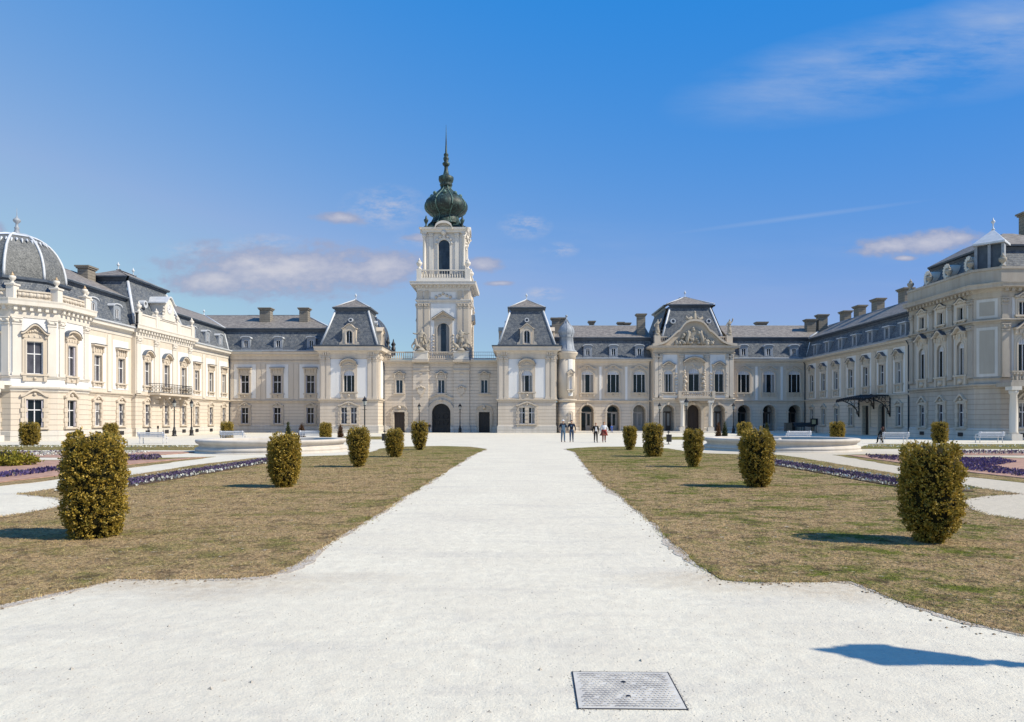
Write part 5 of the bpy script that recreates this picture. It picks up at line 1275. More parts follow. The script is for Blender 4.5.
def lawn_mat(name, blade):
    s = NT(name); v = s.coord()
    p1 = s.noise(s.scale(v, 1, 1.25, 1), .55, 8, .78, .49, .60); p2 = s.noise(v, 3.4, 5, .75, .48, .62); fine = s.noise(v, 22, 4, .7, .3, .7)
    g = s.math('MULTIPLY', s.math('ADD', s.math('MULTIPLY', p1, .75), s.math('MULTIPLY', p2, .45)), 1.0, True)
    sep = s.new('ShaderNodeSeparateXYZ'); s.link(v, sep.inputs[0])
    side = s.new('ShaderNodeMapRange'); side.inputs[1].default_value = -6; side.inputs[2].default_value = 4; side.inputs[3].default_value = .62; side.inputs[4].default_value = 1.25; s.link(sep.outputs[0], side.inputs[0])
    far = s.new('ShaderNodeMapRange'); far.inputs[1].default_value = 20; far.inputs[2].default_value = 40; far.inputs[3].default_value = 0; far.inputs[4].default_value = .40; s.link(sep.outputs[1], far.inputs[0])
    g = s.math('ADD', s.math('MULTIPLY', g, side.outputs[0]), far.outputs[0], True)
    straw = s.mix(fine, (.29, .195, .095), (.58, .41, .225)); green = s.mix(fine, (.085, .105, .016), (.195, .215, .035))
    c = s.mix(g, straw, green)
    if blade:
        geo = s.new('ShaderNodeNewGeometry'); ri = geo.outputs['Random Per Island']
        gg = s.math('ADD', s.math('MULTIPLY', s.math('SUBTRACT', ri, .5), .8), g, True)
        c = s.mix(gg, s.mix(ri, (.24, .16, .072), (.82, .59, .325)), s.mix(ri, (.06, .082, .010), (.255, .275, .035)))
        c = s.mix(s.math('MULTIPLY', s.noise(v, 2.6, 6, .75, .50, .64), .65), c, (.12, .08, .045))
        c = s.mix(s.math('MULTIPLY', s.noise(v, 1.1, 5, .7, .58, .70), .5), c, (.55, .45, .31))
        c = s.mix(s.math('MULTIPLY', s.noise(v, 7.5, 4, .75, .50, .66), .62), c, (.075, .055, .025))
        return s.fin(c, .7, 0, .2)
    c = s.mix(s.math('MULTIPLY', s.noise(v, 2.6, 6, .75, .50, .64), .75), c, (.10, .068, .04))
    c = s.mix(s.math('MULTIPLY', s.noise(v, 16, 3, .7, .52, .66), .7), c, (.05, .035, .02))
    c = s.mix(s.noise(v, 9, 2, .5, .68, .72), c, (.46, .40, .30))
    h = s.math('ADD', fine, s.math('MULTIPLY', s.noise(v, 5, 4), 1.5)); s.bump(h, .8, .04)
    return s.fin(c, .95, 0, .1)
lawn_mat('lawn_ground', False); lawn_mat('grass_blade', True)

m = MB(); m.slab([(1200 * math.cos(2 * PI * k / 64), 1200 * math.sin(2 * PI * k / 64)) for k in range(64)], -.6, 0)
tag(m.build('ground', 'gravel'), kind='structure')
# stone pavement in front of the right-hand court front
m = MB(); m.slab([(7.0, 93.6), (41.0, 93.6), (41.0, 98.5), (7.0, 98.5)], 0.0, .19); tag(m.build('pavement', 'pale_stone'), kind='structure')

def ragged(pts, step, amp, seed):
    rr = random.Random(seed); out = []
    for i in range(len(pts)):
        a, b = pts[i], pts[(i + 1) % len(pts)]; d = math.dist(a, b); n = max(1, min(400, int(d / step)))
        for k in range(n):
            t = k / n; x, y = a[0] + (b[0] - a[0]) * t, a[1] + (b[1] - a[1]) * t
            v = noise.noise_vector(Vector((x * 1.1, y * 1.1, seed))) * amp * 1.6 + noise.noise_vector(Vector((x * 5, y * 5, seed))) * amp * .7
            out.append((x + v.x, y + v.y))
    return out
LAWNS = []
def earth():
    s = NT('bare_earth'); v = s.coord(); c = s.mix(s.noise(v, 4, 5, .7, .35, .65), (.38, .30, .215), (.56, .52, .465)); c = s.mix(s.math('MULTIPLY', s.noise(v, 28, 3, .6, .55, .7), .7), c, (.20, .145, .095)); s.bump(s.noise(v, 30, 4), .7, .02); s.fin(c, .95, 0, .1)
earth()
def lawn(px, seed, step=.12, amp=.055, z=.0085):
    Q = [gp(*p) for p in px]; P = ragged(Q, step, amp, seed)
    m = MB(); m.slab(P, -.05, z); o = m.build('lawn', 'lawn_ground'); tag(o, kind='structure'); LAWNS.append(np.array(P))
    if seed < 3:                                             # scuffed earth along the edge
        ar = sum(a[0] * b[1] - b[0] * a[1] for a, b in zip(Q, Q[1:] + Q[:1])); s_ = 1 if ar > 0 else -1; E2 = []
        for i in range(len(Q)):
            a, b = Q[i - 1], Q[(i + 1) % len(Q)]; d = max(1e-6, math.dist(a, b)); E2.append((Q[i][0] + s_ * (b[1] - a[1]) / d * .07, Q[i][1] - s_ * (b[0] - a[0]) / d * .07))
        m = MB(); m.slab(ragged(E2, .06, .11, seed + 40), -.05, .0045); tag(m.build('bare_earth', 'bare_earth'), kind='structure')
    return o
lawn([(565, 449), (575, 452.3), (591, 473.5), (617, 494), (637, 508.5), (650, 520), (672.5, 542.5), (690, 557.5), (703, 565), (722, 579), (742, 581), (800, 581.5), (857, 582.5), (880, 592), (902, 602.5), (962, 620), (1024, 636), (1100, 655), (1250, 668), (1300, 580), (1100, 533), (1024, 520.5), (985, 515), (968, 508), (962, 502), (966, 498.5), (980, 496.3), (1000, 495.2), (1019, 494), (990, 490), (964, 485.5), (900.6, 474.5), (856, 467), (800, 457.7), (780, 455), (745, 454.5), (710, 453.6), (690, 452), (678, 450.2), (668, 448.5), (655, 447.6), (632, 446.6), (600, 446.8), (580, 447.8)], 1)
lawn([(487, 449), (470, 456.5), (456, 466), (440, 475), (385, 509), (340, 536), (307, 559), (285, 570), (270, 575.5), (240, 578), (200, 579), (120, 579), (95, 584), (70, 590), (0, 606), (-80, 622), (-250, 645), (-330, 560), (-60, 530), (0, 517.5), (30, 513), (58, 507.5), (66, 502), (60, 498), (40, 496), (20, 494), (55, 489), (127, 476), (200, 464.5), (256, 457.8), (300, 456.5), (345, 455.2), (370, 452.3), (378, 450), (380, 448.7), (390, 447.6), (405, 446.6), (440, 446), (470, 446.8)], 2)
lawn([(853, 449), (870, 444.2), (1300, 444.2), (1500, 449)], 3, .5, .1)
lawn([(205, 445.2), (193, 450.3), (-300, 450.3), (-150, 445)], 4, .5, .1)
lawn([(340, 439.5), (384, 439.5), (384, 436.5), (345, 436.5)], 5, .6, .1)
lawn([(664, 439.8), (712, 439.8), (705, 436.8), (664, 436.8)], 6, .6, .1)
# beds: grassed margins
lawn([(834, 455.0), (900, 466.5), (964, 476.5), (1024, 483), (1200, 502), (1300, 470), (1150, 458.3), (1024, 457.9), (960, 456.6), (880, 454.2)], 7, .4, .08)
lawn([(216, 456.8), (125, 468.5), (55, 480), (0, 486.3), (-150, 505), (-260, 480), (-100, 460.5), (60, 460), (165, 457.8)], 8, .4, .08)

# short dry grass on the nearer lawns
def inside(P, x, y):
    c = np.zeros(len(x), bool); j = len(P) - 1
    for i in range(len(P)):
        xi, yi = P[i]; xj, yj = P[j]
        with np.errstate(divide='ignore', invalid='ignore'):
            c ^= ((yi > y) != (yj > y)) & (x < (xj - xi) * (y - yi) / (yj - yi) + xi)
        j = i
    return c
def grass():
    N = 480000
    u = RNG.random(N); y = 1 / (1 / 5.0 - u * (1 / 5.0 - 1 / 38.0)); x = RNG.uniform(-16, 16, N)
    ok = (np.abs(x) < y * .80 + 1.5)
    x, y = x[ok], y[ok]; k = np.zeros(len(x), bool)
    for P in LAWNS[:2]: k |= inside(P, x, y)
    # a few tufts stray past the edge
    sg = np.where(RNG.random(len(x)) < .06, .16, .03); kx = x + RNG.normal(0, 1, len(x)) * sg; ky = y + RNG.normal(0, 1, len(x)) * sg; x, y = kx[k], ky[k]; n = len(x)
    far = np.clip(y / 10, .8, 2.6)
    h = RNG.uniform(.006, .026, n) * far ** .35; w = RNG.uniform(.002, .0055, n) * far
    a = RNG.uniform(0, 2 * PI, n); tilt = RNG.uniform(.4, 2.4, n) * h; b = RNG.uniform(0, 2 * PI, n)
    V = np.zeros((n, 3, 3)); V[:, :, 0] = x[:, None]; V[:, :, 1] = y[:, None]; V[:, :, 2] = .006
    V[:, 0, 0] -= w * np.cos(a); V[:, 0, 1] -= w * np.sin(a); V[:, 1, 0] += w * np.cos(a); V[:, 1, 1] += w * np.sin(a)
    V[:, 2, 0] += tilt * np.cos(b); V[:, 2, 1] += tilt * np.sin(b); V[:, 2, 2] += h
    tag(link('grass', np_mesh('grass', V.reshape(-1, 3), 3, 'grass_blade')), kind='stuff')
def edge_litter():
    """tufts that overhang the lawn edge and crumbs of soil kicked out over the gravel"""
    bl = []; cr = []
    for P in LAWNS[:2]:
        Q = np.roll(P, -1, axis=0); d = np.linalg.norm(Q - P, axis=1); k = (P[:, 1] < 22) & (P[:, 1] > 3) & (np.abs(P[:, 0]) < P[:, 1] * .85)
        for i in np.nonzero(k)[0]:
            n = RNG.poisson(d[i] * 170 * min(1, 9 / P[i, 1])); t = RNG.random((n, 1)); p = P[i] + (Q[i] - P[i]) * t; bl.append(p + RNG.normal(0, .045, (n, 2)))
            n = RNG.poisson(d[i] * 42 * min(1, 9 / P[i, 1])); t = RNG.random((n, 1)); p = P[i] + (Q[i] - P[i]) * t; cr.append(p + RNG.normal(0, .13, (n, 2)))
    p = np.concatenate(bl); n = len(p); far = np.clip(p[:, 1] / 10, .8, 2.2); h = RNG.uniform(.012, .05, n); w = RNG.uniform(.003, .007, n) * far; a = RNG.uniform(0, 2 * PI, n); b = RNG.uniform(0, 2 * PI, n); tl = RNG.uniform(.3, 2, n) * h
    V = np.zeros((n, 3, 3)); V[:, :, :2] = p[:, None]; V[:, :, 2] = .003
    V[:, 0, 0] -= w * np.cos(a); V[:, 0, 1] -= w * np.sin(a); V[:, 1, 0] += w * np.cos(a); V[:, 1, 1] += w * np.sin(a); V[:, 2, 0] += tl * np.cos(b); V[:, 2, 1] += tl * np.sin(b); V[:, 2, 2] += h
    tag(link('edge_grass', np_mesh('edge_grass', V.reshape(-1, 3), 3, 'grass_blade')), kind='stuff')
    p = np.concatenate(cr); n = len(p); s_ = RNG.uniform(.006, .022, n)
    base = np.array([[0, 0, .5], [1, 0, 0], [-.5, .87, 0], [-.5, -.87, 0]]); tri = np.array([[0, 1, 2], [0, 2, 3], [0, 3, 1]])
    B = base[None] * RNG.uniform(.5, 1.4, (n, 4, 3)) * s_[:, None, None]; B[..., 0] += p[:, None, 0]; B[..., 1] += p[:, None, 1]; B[..., 2] += .002
    tag(link('soil_crumbs', np_mesh('soil_crumbs', B[:, tri].reshape(-1, 3), 3, 'crumb')), kind='stuff')
flat('crumb', (.30, .23, .16), .95, 0, .1, .6, 30)
grass(); edge_litter()
def pebbles():
    n = 3600; u = RNG.random(n); y = 1 / (1 / 3.2 - u * (1 / 3.2 - 1 / 14.0)); x = RNG.uniform(-1, 1, n) * (y * .8)
    e = RNG.random(520); q = RNG.integers(0, 4, 520); o_ = RNG.normal(0, .016, 520); ex = np.where(q < 2, .70 + (e - .5) * .66, .70 + np.where(q == 2, -.33, .33) + o_); ey = np.where(q < 2, 4.43 + np.where(q == 0, -.30, .30) + o_, 4.43 + (e - .5) * .6)
    x = np.concatenate([x, ex]); y = np.concatenate([y, ey]); n = len(x)
    k = np.ones(n, bool)
    for P in LAWNS[:2]: k &= ~inside(P, x, y)
    x, y = x[k], y[k]; n = len(x); s = RNG.uniform(.0025, .008, n) * (1 + 1.6 * (RNG.random(n) > .985))
    base = np.array([[0, 0, .8], [1, 0, 0], [-.5, .87, 0], [-.5, -.87, 0]]); tri = np.array([[0, 1, 2], [0, 2, 3], [0, 3, 1]])
    a = RNG.uniform(0, 2 * PI, n); B = base[None] * RNG.uniform(.7, 1.2, (n, 4, 3)) * s[:, None, None]
    R_ = np.stack([np.cos(a)[:, None] * B[..., 0] - np.sin(a)[:, None] * B[..., 1], np.sin(a)[:, None] * B[..., 0] + np.cos(a)[:, None] * B[..., 1], B[..., 2]], -1)
    R_[..., 0] += x[:, None]; R_[..., 1] += y[:, None]
    tag(link('gravel_stones', np_mesh('gravel_stones', R_[:, tri].reshape(-1, 3), 3, 'pebble')), kind='stuff')
flat('pebble', (.50, .46, .40), .9, 0, .15, .5, 40)
pebbles()

# ---------------------------------------------------------------- leaves
def leaf_quads(c, nrm, L, W, up=.5):
    n = len(c); d = nrm + RNG.normal(0, .55, (n, 3)); d[:, 2] += up; d /= np.linalg.norm(d, axis=1, keepdims=True)
    s = np.cross(d, RNG.normal(0, 1, (n, 3))); s /= np.linalg.norm(s, axis=1, keepdims=True)
    L = L * RNG.uniform(.6, 1.3, n)[:, None]; W = W * RNG.uniform(.6, 1.3, n)[:, None]
    V = np.stack([c - d * L * .5, c + s * W * .5, c + d * L * .6, c - s * W * .5], 1)
    return V.reshape(-1, 3)
def lump(p, f, seed):
    r = np.random.default_rng(seed); out = np.zeros(len(p))
    for k in range(9):
        d = r.normal(0, 1, 3); d /= np.linalg.norm(d); out += np.sin(p @ d * f * r.uniform(.6, 2.0) + r.uniform(0, 6.28)) / 9
    return out * 2.0
def shrub_mesh(prof, h, R0, n, L, W, mat, seed, bump=.10, squash=1.0, clump=9):
    global RNG
    RNG = np.random.default_rng(seed)
    T = np.array([p[0] for p in prof]); Q = np.array([p[1] for p in prof])
    t = RNG.random(n * 3); q = np.interp(t, T, Q); keep = RNG.random(n * 3) < np.maximum(q, .25); t, q = t[keep][:n], q[keep][:n]
    a = RNG.uniform(0, 2 * PI, len(t)); dirs = np.stack([np.cos(a), np.sin(a) * squash, np.zeros(len(t))], 1)
    dq = np.gradient(Q, T); sl = np.interp(t, T, dq) * R0 / h
    nrm = np.stack([np.cos(a), np.sin(a), -sl], 1); nrm /= np.linalg.norm(nrm, axis=1, keepdims=True)
    base = dirs * (q * R0)[:, None]; base[:, 2] = t * h
    b = 1 + bump * lump(base, 9 / max(.4, R0), seed) + bump * .6 * lump(base, 24 / max(.4, R0), seed + 1)
    inn = np.clip(RNG.exponential(.035, len(t)), 0, .16)
    pos = dirs * (q * R0 * b)[:, None]; pos[:, 2] = t * h * (1 + .03 * lump(base, 10, seed + 2))
    pos -= nrm * (inn * R0 / .5)[:, None]
    pos[:, 2] = np.maximum(pos[:, 2], .02)
    if clump > 1:                                            # sprigs: leaves gathered in tufts with dark gaps between
        m_ = max(60, n // clump); idx = np.repeat(np.arange(min(m_, len(pos))), clump); nn = nrm[idx]
        off = RNG.normal(0, 1, (len(idx), 3)) * L * .48; off += nn * RNG.uniform(-.3, .8, len(idx))[:, None] * L * .8
        pos = pos[idx] + off; pos[:, 2] = np.maximum(pos[:, 2], .015); nrm = nn + RNG.normal(0, .5, nn.shape)
    V = leaf_quads(pos, nrm, L, W)
    me = np_mesh('foliage', V, 4, mat)
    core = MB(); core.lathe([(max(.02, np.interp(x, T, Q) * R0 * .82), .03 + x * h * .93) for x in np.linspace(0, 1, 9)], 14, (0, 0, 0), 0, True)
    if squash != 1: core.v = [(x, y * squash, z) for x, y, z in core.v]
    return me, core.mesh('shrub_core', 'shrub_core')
BARREL = [(0, .42), (.06, .62), (.2, .86), (.4, .98), (.6, 1.0), (.8, .97), (.9, .85), (.97, .62), (1, .30)]
COLUMN = [(0, .70), (.08, .86), (.25, .96), (.5, 1.0), (.75, .98), (.88, .92), (.95, .74), (1, .40)]
VASE = [(0, .34), (.05, .48), (.2, .72), (.4, .92), (.6, 1.0), (.82, 1.0), (.92, .93), (.98, .72), (1, .45)]
DRUM = [(0, .74), (.06, .84), (.3, .98), (.6, 1.0), (.85, .97), (.94, .84), (1, .45)]
CONE = [(0, .8), (.08, 1.0), (.3, .86), (.6, .52), (.85, .22), (1, .04)]
def shrub(x, y, h, r, prof, label, n=5000, L=.05, W=.028, mat='yew_leaf', seed=1, clump=8, group='clipped yews along the lawns', bump=.07, name='topiary_shrub', cat='shrub', squash=1.0, rz=0):
    o = thing(name, label, cat, (x, y, 0), rz, group)
    if squash == 1: r *= .83 if 'basins' in group else .90
    me, core = shrub_mesh(prof, h, r, n, L, W, mat, seed, bump, squash, clump)
    f = link('foliage', me, o); link('dark_core', core, o)
    if squash == 1:
        s = MB(); s.tube([(0, 0, -.02), (.02, .01, h * .3), (0, 0, h * .6)], [.06, .05, .03], 7); s.build('trunk', 'bark', o)
    return o
shrub(-6.36, 10.25, 1.58, .455, COLUMN, 'largest clipped golden yew, broad column on the left lawn nearest the viewer', 21000, .038, .022, seed=21, bump=.09, clump=15)
shrub(5.92, 9.80, 1.44, .43, [(0, .36), (.06, .55), (.16, .80), (.3, 1.0), (.5, .96), (.8, .95), (.92, .90), (.98, .70), (1, .45)], 'large dark clipped yew column on the right lawn, nearest on that side', 19000, .038, .021, seed=22, bump=.10, clump=15)
shrub(-6.09, 17.8, 1.42, .42, BARREL, 'barrel-shaped clipped yew in front of the left stone basin, second in its row', 12000, .05, .026, seed=23, clump=10)
shrub(6.22, 17.8, 1.53, .46, BARREL, 'bulging clipped yew in front of the right stone basin, second in its row', 12000, .05, .026, seed=24, clump=10)
shrub(-5.93, 25.4, 1.48, .42, VASE, 'upright clipped yew at the right end of the left basin, third in its row', 9000, .050, .027, seed=25)
shrub(6.52, 25.4, 1.42, .365, VASE, 'narrow clipped yew standing just left of the right stone basin', 9000, .050, .027, seed=26)
shrub(-5.82, 32.2, 1.33, .45, BARREL, 'short round clipped yew in front of the brown gatehouse door, fourth on the left', 7500, .055, .030, seed=27)
shrub(6.44, 32.6, 1.62, .51, COLUMN, 'broad clipped yew with a round top in front of the arcade, fourth on the right', 7500, .055, .030, seed=28)
shrub(-5.72, 39.7, 1.68, .50, VASE, 'tall clipped yew farthest along the left lawn, in front of the arched gate', 6000, .06, .032, seed=29)
shrub(6.50, 39.7, 1.40, .40, VASE, 'small slim clipped yew farthest along the right lawn, beside the walkers', 6000, .06, .032, seed=30)
gb = 'round yews near the basins and benches'
shrub(-33.6, 47, 1.60, .68, DRUM, 'drum-shaped clipped yew in front of the domed pavilion', 6500, .07, .038, seed=31, group=gb)
shrub(-30.4, 51, 1.55, .58, BARREL, 'dark round-topped yew in front of the white left wing, beside a bench', 6500, .07, .038, seed=32, group=gb)
shrub(-24.3, 57, 1.62, .57, DRUM, 'clipped yew behind the left end of the left basin, below the left wing corner', 6500, .07, .038, seed=33, group=gb)
shrub(-16.05, 57, 1.55, .56, DRUM, 'clipped yew behind the right part of the left basin', 6500, .07, .038, seed=34, group=gb)
shrub(27.1, 58, 1.62, .68, DRUM, 'round clipped yew behind the right end of the right basin', 6500, .07, .038, seed=35, group=gb)
shrub(31.5, 51, 1.62, .62, DRUM, 'dark square-topped yew between the two white benches on the right', 6500, .07, .038, seed=36, group=gb)
shrub(18.9, 57, 1.58, .70, DRUM, 'wide clipped yew behind the right basin, in front of the arches', 6500, .07, .038, seed=37, group=gb)
gc = 'small conical shrubs behind the basins'
shrub(-20.2, 60, 1.60, .30, CONE, 'small dark green cone shrub behind the left basin', 1500, .09, .05, 'dark_leaf', 38, 2, gc)
shrub(-19.0, 60, 1.45, .30, [(0, .8), (.1, 1), (.5, .9), (.8, .5), (1, .1)], 'bronze oval shrub behind the left basin, right of the green cone', 1500, .09, .05, 'bronze_leaf', 39, 2, gc)
shrub(-15.6, 60, 1.32, .24, [(0, .8), (.1, 1), (.5, .9), (.8, .5), (1, .1)], 'small bronze oval shrub touching the right side of the yew behind the left basin', 1200, .09, .05, 'bronze_leaf', 40, 2, gc)
shrub(17.6, 60, 1.50, .27, CONE, 'rust-brown cone shrub behind the right basin', 1500, .09, .05, 'bronze_leaf', 41, 2, gc)
shrub(18.62, 61.5, 1.55, .27, CONE, 'small dark green cone shrub behind the right basin, next to the rust-brown one', 1500, .09, .05, 'dark_leaf', 42, 2, gc)
shrub(21.85, 60, 1.45, .27, CONE, 'dark green cone shrub behind the middle of the right basin', 1500, .09, .05, 'dark_leaf', 43, 2, gc)
HED = [(0, .9), (.2, 1.0), (.5, .97), (.8, .8), (1, .35)]
hd = shrub(-21.25, 26.0, .62, 2.75, HED, 'low spreading yellow-green bush in the pink bed at the left edge', 9000, .09, .05, 'hedge_leaf', 44, 6, 'low bushes in the pink bed', .10, 'low_bush', 'bush', .42, .05)

# ---------------------------------------------------------------- flower beds
def scatter_in(P, n, z, L, W, mat, name, parent, jit=.06):
    P = np.array(P); lo, hi = P.min(0), P.max(0); x = RNG.uniform(lo[0], hi[0], n * 4); y = RNG.uniform(lo[1], hi[1], n * 4)
    k = inside(P, x, y); x, y = x[k][:n], y[k][:n]
    c = np.stack([x + RNG.normal(0, jit, len(x)), y + RNG.normal(0, jit, len(x)), RNG.uniform(.04, z, len(x))], 1) - np.array([parent.location.x, parent.location.y, 0])
    V = leaf_quads(c, np.tile(np.array([[0, -.1, .8]]), (len(c), 1)), L, W, .2)
    o = link(name, np_mesh(name, V, 4, mat), parent); o['kind'] = 'stuff'; return o
def bed(label, soil_pts, mat, flowers, seed, group='flower beds'):
    P = ragged(soil_pts, .5, .06, seed); cx = sum(p[0] for p in P) / len(P); cy = sum(p[1] for p in P) / len(P)
    o = thing('flower_bed', label, 'flower bed', (cx, cy, 0), 0, group)
    m = MB(); m.slab([(x - cx, y - cy) for x, y in P], -.04, .032); m.build('soil', mat, o)
    for (pts, n, z, L, W, fm, nm) in flowers: scatter_in(pts, n, z, L, W, fm, nm, o)
    return o
def strip(xa, xb, ya, yb): return [(xa, ya), (xb, ya), (xb, yb), (xa, yb)]
for (x0, x1, lab) in ((-11.15, -10.15, 'violet pansy strip edged with white along the left lawn'), (9.95, 10.95, 'violet pansy strip edged with white along the right lawn')):
    bed(lab, strip(x0 - .1, x1 + .1, 16.6, 30.6), 'soil', [(strip(x0 + .12, x1 - .12, 16.8, 30.4), 5200, .10, .075, .06, 'pansy_violet', 'pansies'), (strip(x0 - .1, x0 + .06, 16.6, 30.6), 300, .09, .065, .05, 'daisy_white', 'white_edging'), (strip(x1 - .06, x1 + .1, 16.6, 30.6), 300, .12, .07, .06, 'daisy_white', 'white_edging')], 50 + int(x1))
G = lambda *a: [gp(*p) for p in a]
bed('big pink-mulched bed with a mass of blue-violet pansies at the right edge', G((848, 455.6), (905, 464), (964, 472.3), (1024, 479), (1200, 496), (1290, 470), (1150, 459.5), (1000, 458.7), (900, 456.2)), 'mulch',
    [(G((936, 459.3), (1000, 459.3), (1016, 463), (990, 467), (1030, 474), (1024, 477.5), (964, 470.5), (925, 466)), 2600, .10, .10, .08, 'pansy_blue', 'pansies'), (G((866, 456.2), (900, 457.2), (925, 461.5), (905, 462.6), (870, 458.3)), 600, .11, .10, .08, 'pansy_violet', 'pansies')], 61)
bed('narrow pink bed of mixed flowers behind the path on the right', G((925, 451.9), (1350, 451.9), (1350, 455.6), (960, 455.4)), 'mulch', [(G((930, 452.4), (1200, 452.4), (1200, 454.4), (950, 454.4)), 1500, .16, .10, .08, 'pansy_violet', 'pansies'), (G((930, 454), (1200, 454), (1200, 454.8), (950, 454.8)), 260, .16, .10, .08, 'daisy_white', 'white_edging')], 62)
bed('pink-mulched bed with rows of blue pansies around the low bush at the left edge', G((206, 457.4), (160, 460.4), (60, 461), (-100, 462), (-230, 480), (-60, 489), (0, 483), (55, 476.5), (125, 465.4)), 'mulch',
    [(G((-40, 482), (0, 479), (30, 475.5), (57, 471.5), (110, 464), (108, 462.6), (55, 469), (28, 472), (0, 475), (-40, 478)), 900, .11, .11, .09, 'pansy_blue', 'pansies'), (G((118, 462), (160, 459.3), (158, 457.8), (118, 459)), 900, .18, .10, .08, 'pansy_violet', 'pansies')], 63)
bed('narrow pink bed with white flowers behind the path on the left', G((205, 452), (60, 452), (-250, 452), (-250, 458), (60, 457.6), (165, 455)), 'mulch', [(G((30, 453), (150, 453), (120, 455.5), (30, 456.5)), 700, .14, .10, .08, 'daisy_white', 'white_edging'), (G((-100, 453), (150, 452.6), (100, 454), (-100, 455)), 700, .15, .1, .08, 'pansy_violet', 'pansies')], 64)
def edging_flowers(px, n, lab):
    P = G(*px); cx, cy = P[0]; o = thing('flower_border', lab, 'flower border', (cx, cy, 0), 0, 'white flower borders'); scatter_in(P, n, .14, .09, .07, 'daisy_white', 'white_edging', o)
edging_flowers([(870, 446.6), (1250, 446.6), (1250, 447.4), (865, 447.4)], 700, 'sparse white flowers in the grass strip by the right benches')
edging_flowers([(195, 447.0), (-100, 447.0), (-100, 447.8), (193, 447.8)], 600, 'sparse white flowers in the grass strip by the left bench')

# ---------------------------------------------------------------- stone basins
def water():
    s = NT('basin_water'); v = s.coord(); s.bump(s.noise(v, 2.5, 3), .15, .03); s.fin((.05, .08, .08), .05, 0, .5)
water()
def basin(x, y, Rr, label):
    o = thing('fountain_basin', label, 'basin', (x, y, 0), 0, 'round stone basins')
    m = MB(); R1 = Rr
    pr = [(R1 + .10, -.02), (R1 + .10, .07), (R1 + .03, .09), (R1 + .07, .13), (R1 + .08, .19), (R1 + .03, .25), (R1 - .06, .28), (R1 - .13, .34), (R1 - .13, .42), (R1 - .03, .48), (R1 + .02, .50), (R1 + .03, .56), (R1 + .05, .58), (R1 + .05, .66), (R1, .69), (R1 - .5, .69), (R1 - .55, .65), (R1 - .55, .1)]
    m.lathe(pr, 120, (0, 0, 0), 0, True, None, 0, False)
    m.build('basin_wall', 'basin_stone', o)
    w = MB(); w.lathe([(.01, .4), (R1 - .54, .4)], 48, (0, 0, 0), 0, True, None, 0, False); w.build('water', 'basin_water', o)
    n = MB(); n.lathe([(.5, .3), (.45, .5), (.2, .55), (.12, .62), (.07, .68)], 16); n.build('spout', 'basin_stone', o)
basin(-13.85, 38.7, 3.98, 'round pale stone basin with a moulded rim on the left lawn')
basin(15.68, 41.0, 4.32, 'round pale stone basin with a moulded rim in front of the right arcade')

# ---------------------------------------------------------------- lamps
def make_lamp():
    o = thing('street_lamp', 'x', 'street lamp')
    p = MB(); p.lathe([(.26, 0), (.26, .08), (.20, .12), (.20, .5), (.23, .55), (.14, .65), (.11, .9), (.12, .95), (.07, 1.0), (.055, 2.9), (.085, 2.93), (.05, 3.0), (.045, 3.1)], 14)
    p.box(-.22, .22, -.018, .018, 2.74, 2.78); p.build('post', 'dark_iron', o)
    l = MB(); l.lathe([(.09, 3.1), (.12, 3.14), (.11, 3.17), (.21, 3.62), (.27, 3.64), (.26, 3.68), (.15, 3.80), (.16, 3.84), (.06, 3.93), (.07, 3.97), (.01, 4.10)], 6, (0, 0, 0), 0, False)
    l.v = [v for v in l.v]; lo = l.build('lantern', 'dark_iron', o)
    g = MB(); g.lathe([(.13, 3.2), (.222, 3.6)], 6, (0, 0, 0), 0, False); g.build('lamp_glass', 'lamp_glass', lo)
    return o
LAMP = make_lamp(); first = True
for (x, y, z, lab) in ((WX(174.3, 74.0), 74.0, 0, 'black lantern post by the white wing below the iron balcony, left one of the pair'), (WX(191.5, 77.0), 77.0, 0, 'black lantern post by the white wing, just right of the iron balcony'), (WX(364.7, 67.0), 67.0, 0, 'black lantern post in front of the left mansard pavilion'), (WX(419.2, 94.4), 94.4, .0, 'black lantern post left of the arched gate, above a yew'), (WX(460, 94.4), 94.4, .0, 'black lantern post right of the arched gate'), (WX(659.6, 91.5), 91.5, .0, 'black lantern post left of the columned portal, before the arcade'), (WX(686.3, 72.0), 72.0, 0, 'taller-looking black lantern post right in front of the columned portal'), (WX(733.4, 91.5), 91.5, .0, 'black lantern post right of the columned portal, in the shade'), (6.66, 4.12, 0, 'black lantern post outside the picture whose shadow falls across the gravel')):
    c = LAMP if first else copy_tree(LAMP); first = False
    c.location = (x, y, z); c['label'] = lab; c['group'] = 'black lantern posts'

# ---------------------------------------------------------------- benches, bins, small things
def make_bench():
    o = thing('bench', 'x', 'bench')
    s = MB()
    for k in range(4): s.box(-1, 1, -.02 + k * .115, .075 + k * .115, .42, .455)
    s.build('seat', 'bench_white', o)
    b = MB()
    for k in range(3): y0 = -.10 - k * .035; b.box(-1, 1, y0 - .03, y0, .53 + k * .115, .625 + k * .115)
    b.build('backrest', 'bench_white', o)
    for x in (-.86, .86):
        l = MB(); l.tube([(x, -.10, 0), (x, -.06, .42), (x, -.22, .88)], .03, 6); l.build('leg', 'bench_white', o)
        l = MB(); l.tube([(x, .42, 0), (x, .38, .42)], .03, 6); l.build('leg', 'bench_white', o)
        l = MB(); l.tube([(x, -.12, .66), (x, .2, .68), (x, .40, .64), (x, .39, .44)], .024, 6); l.build('armrest', 'bench_white', o)
    return o
BENCH = make_bench(); first = True
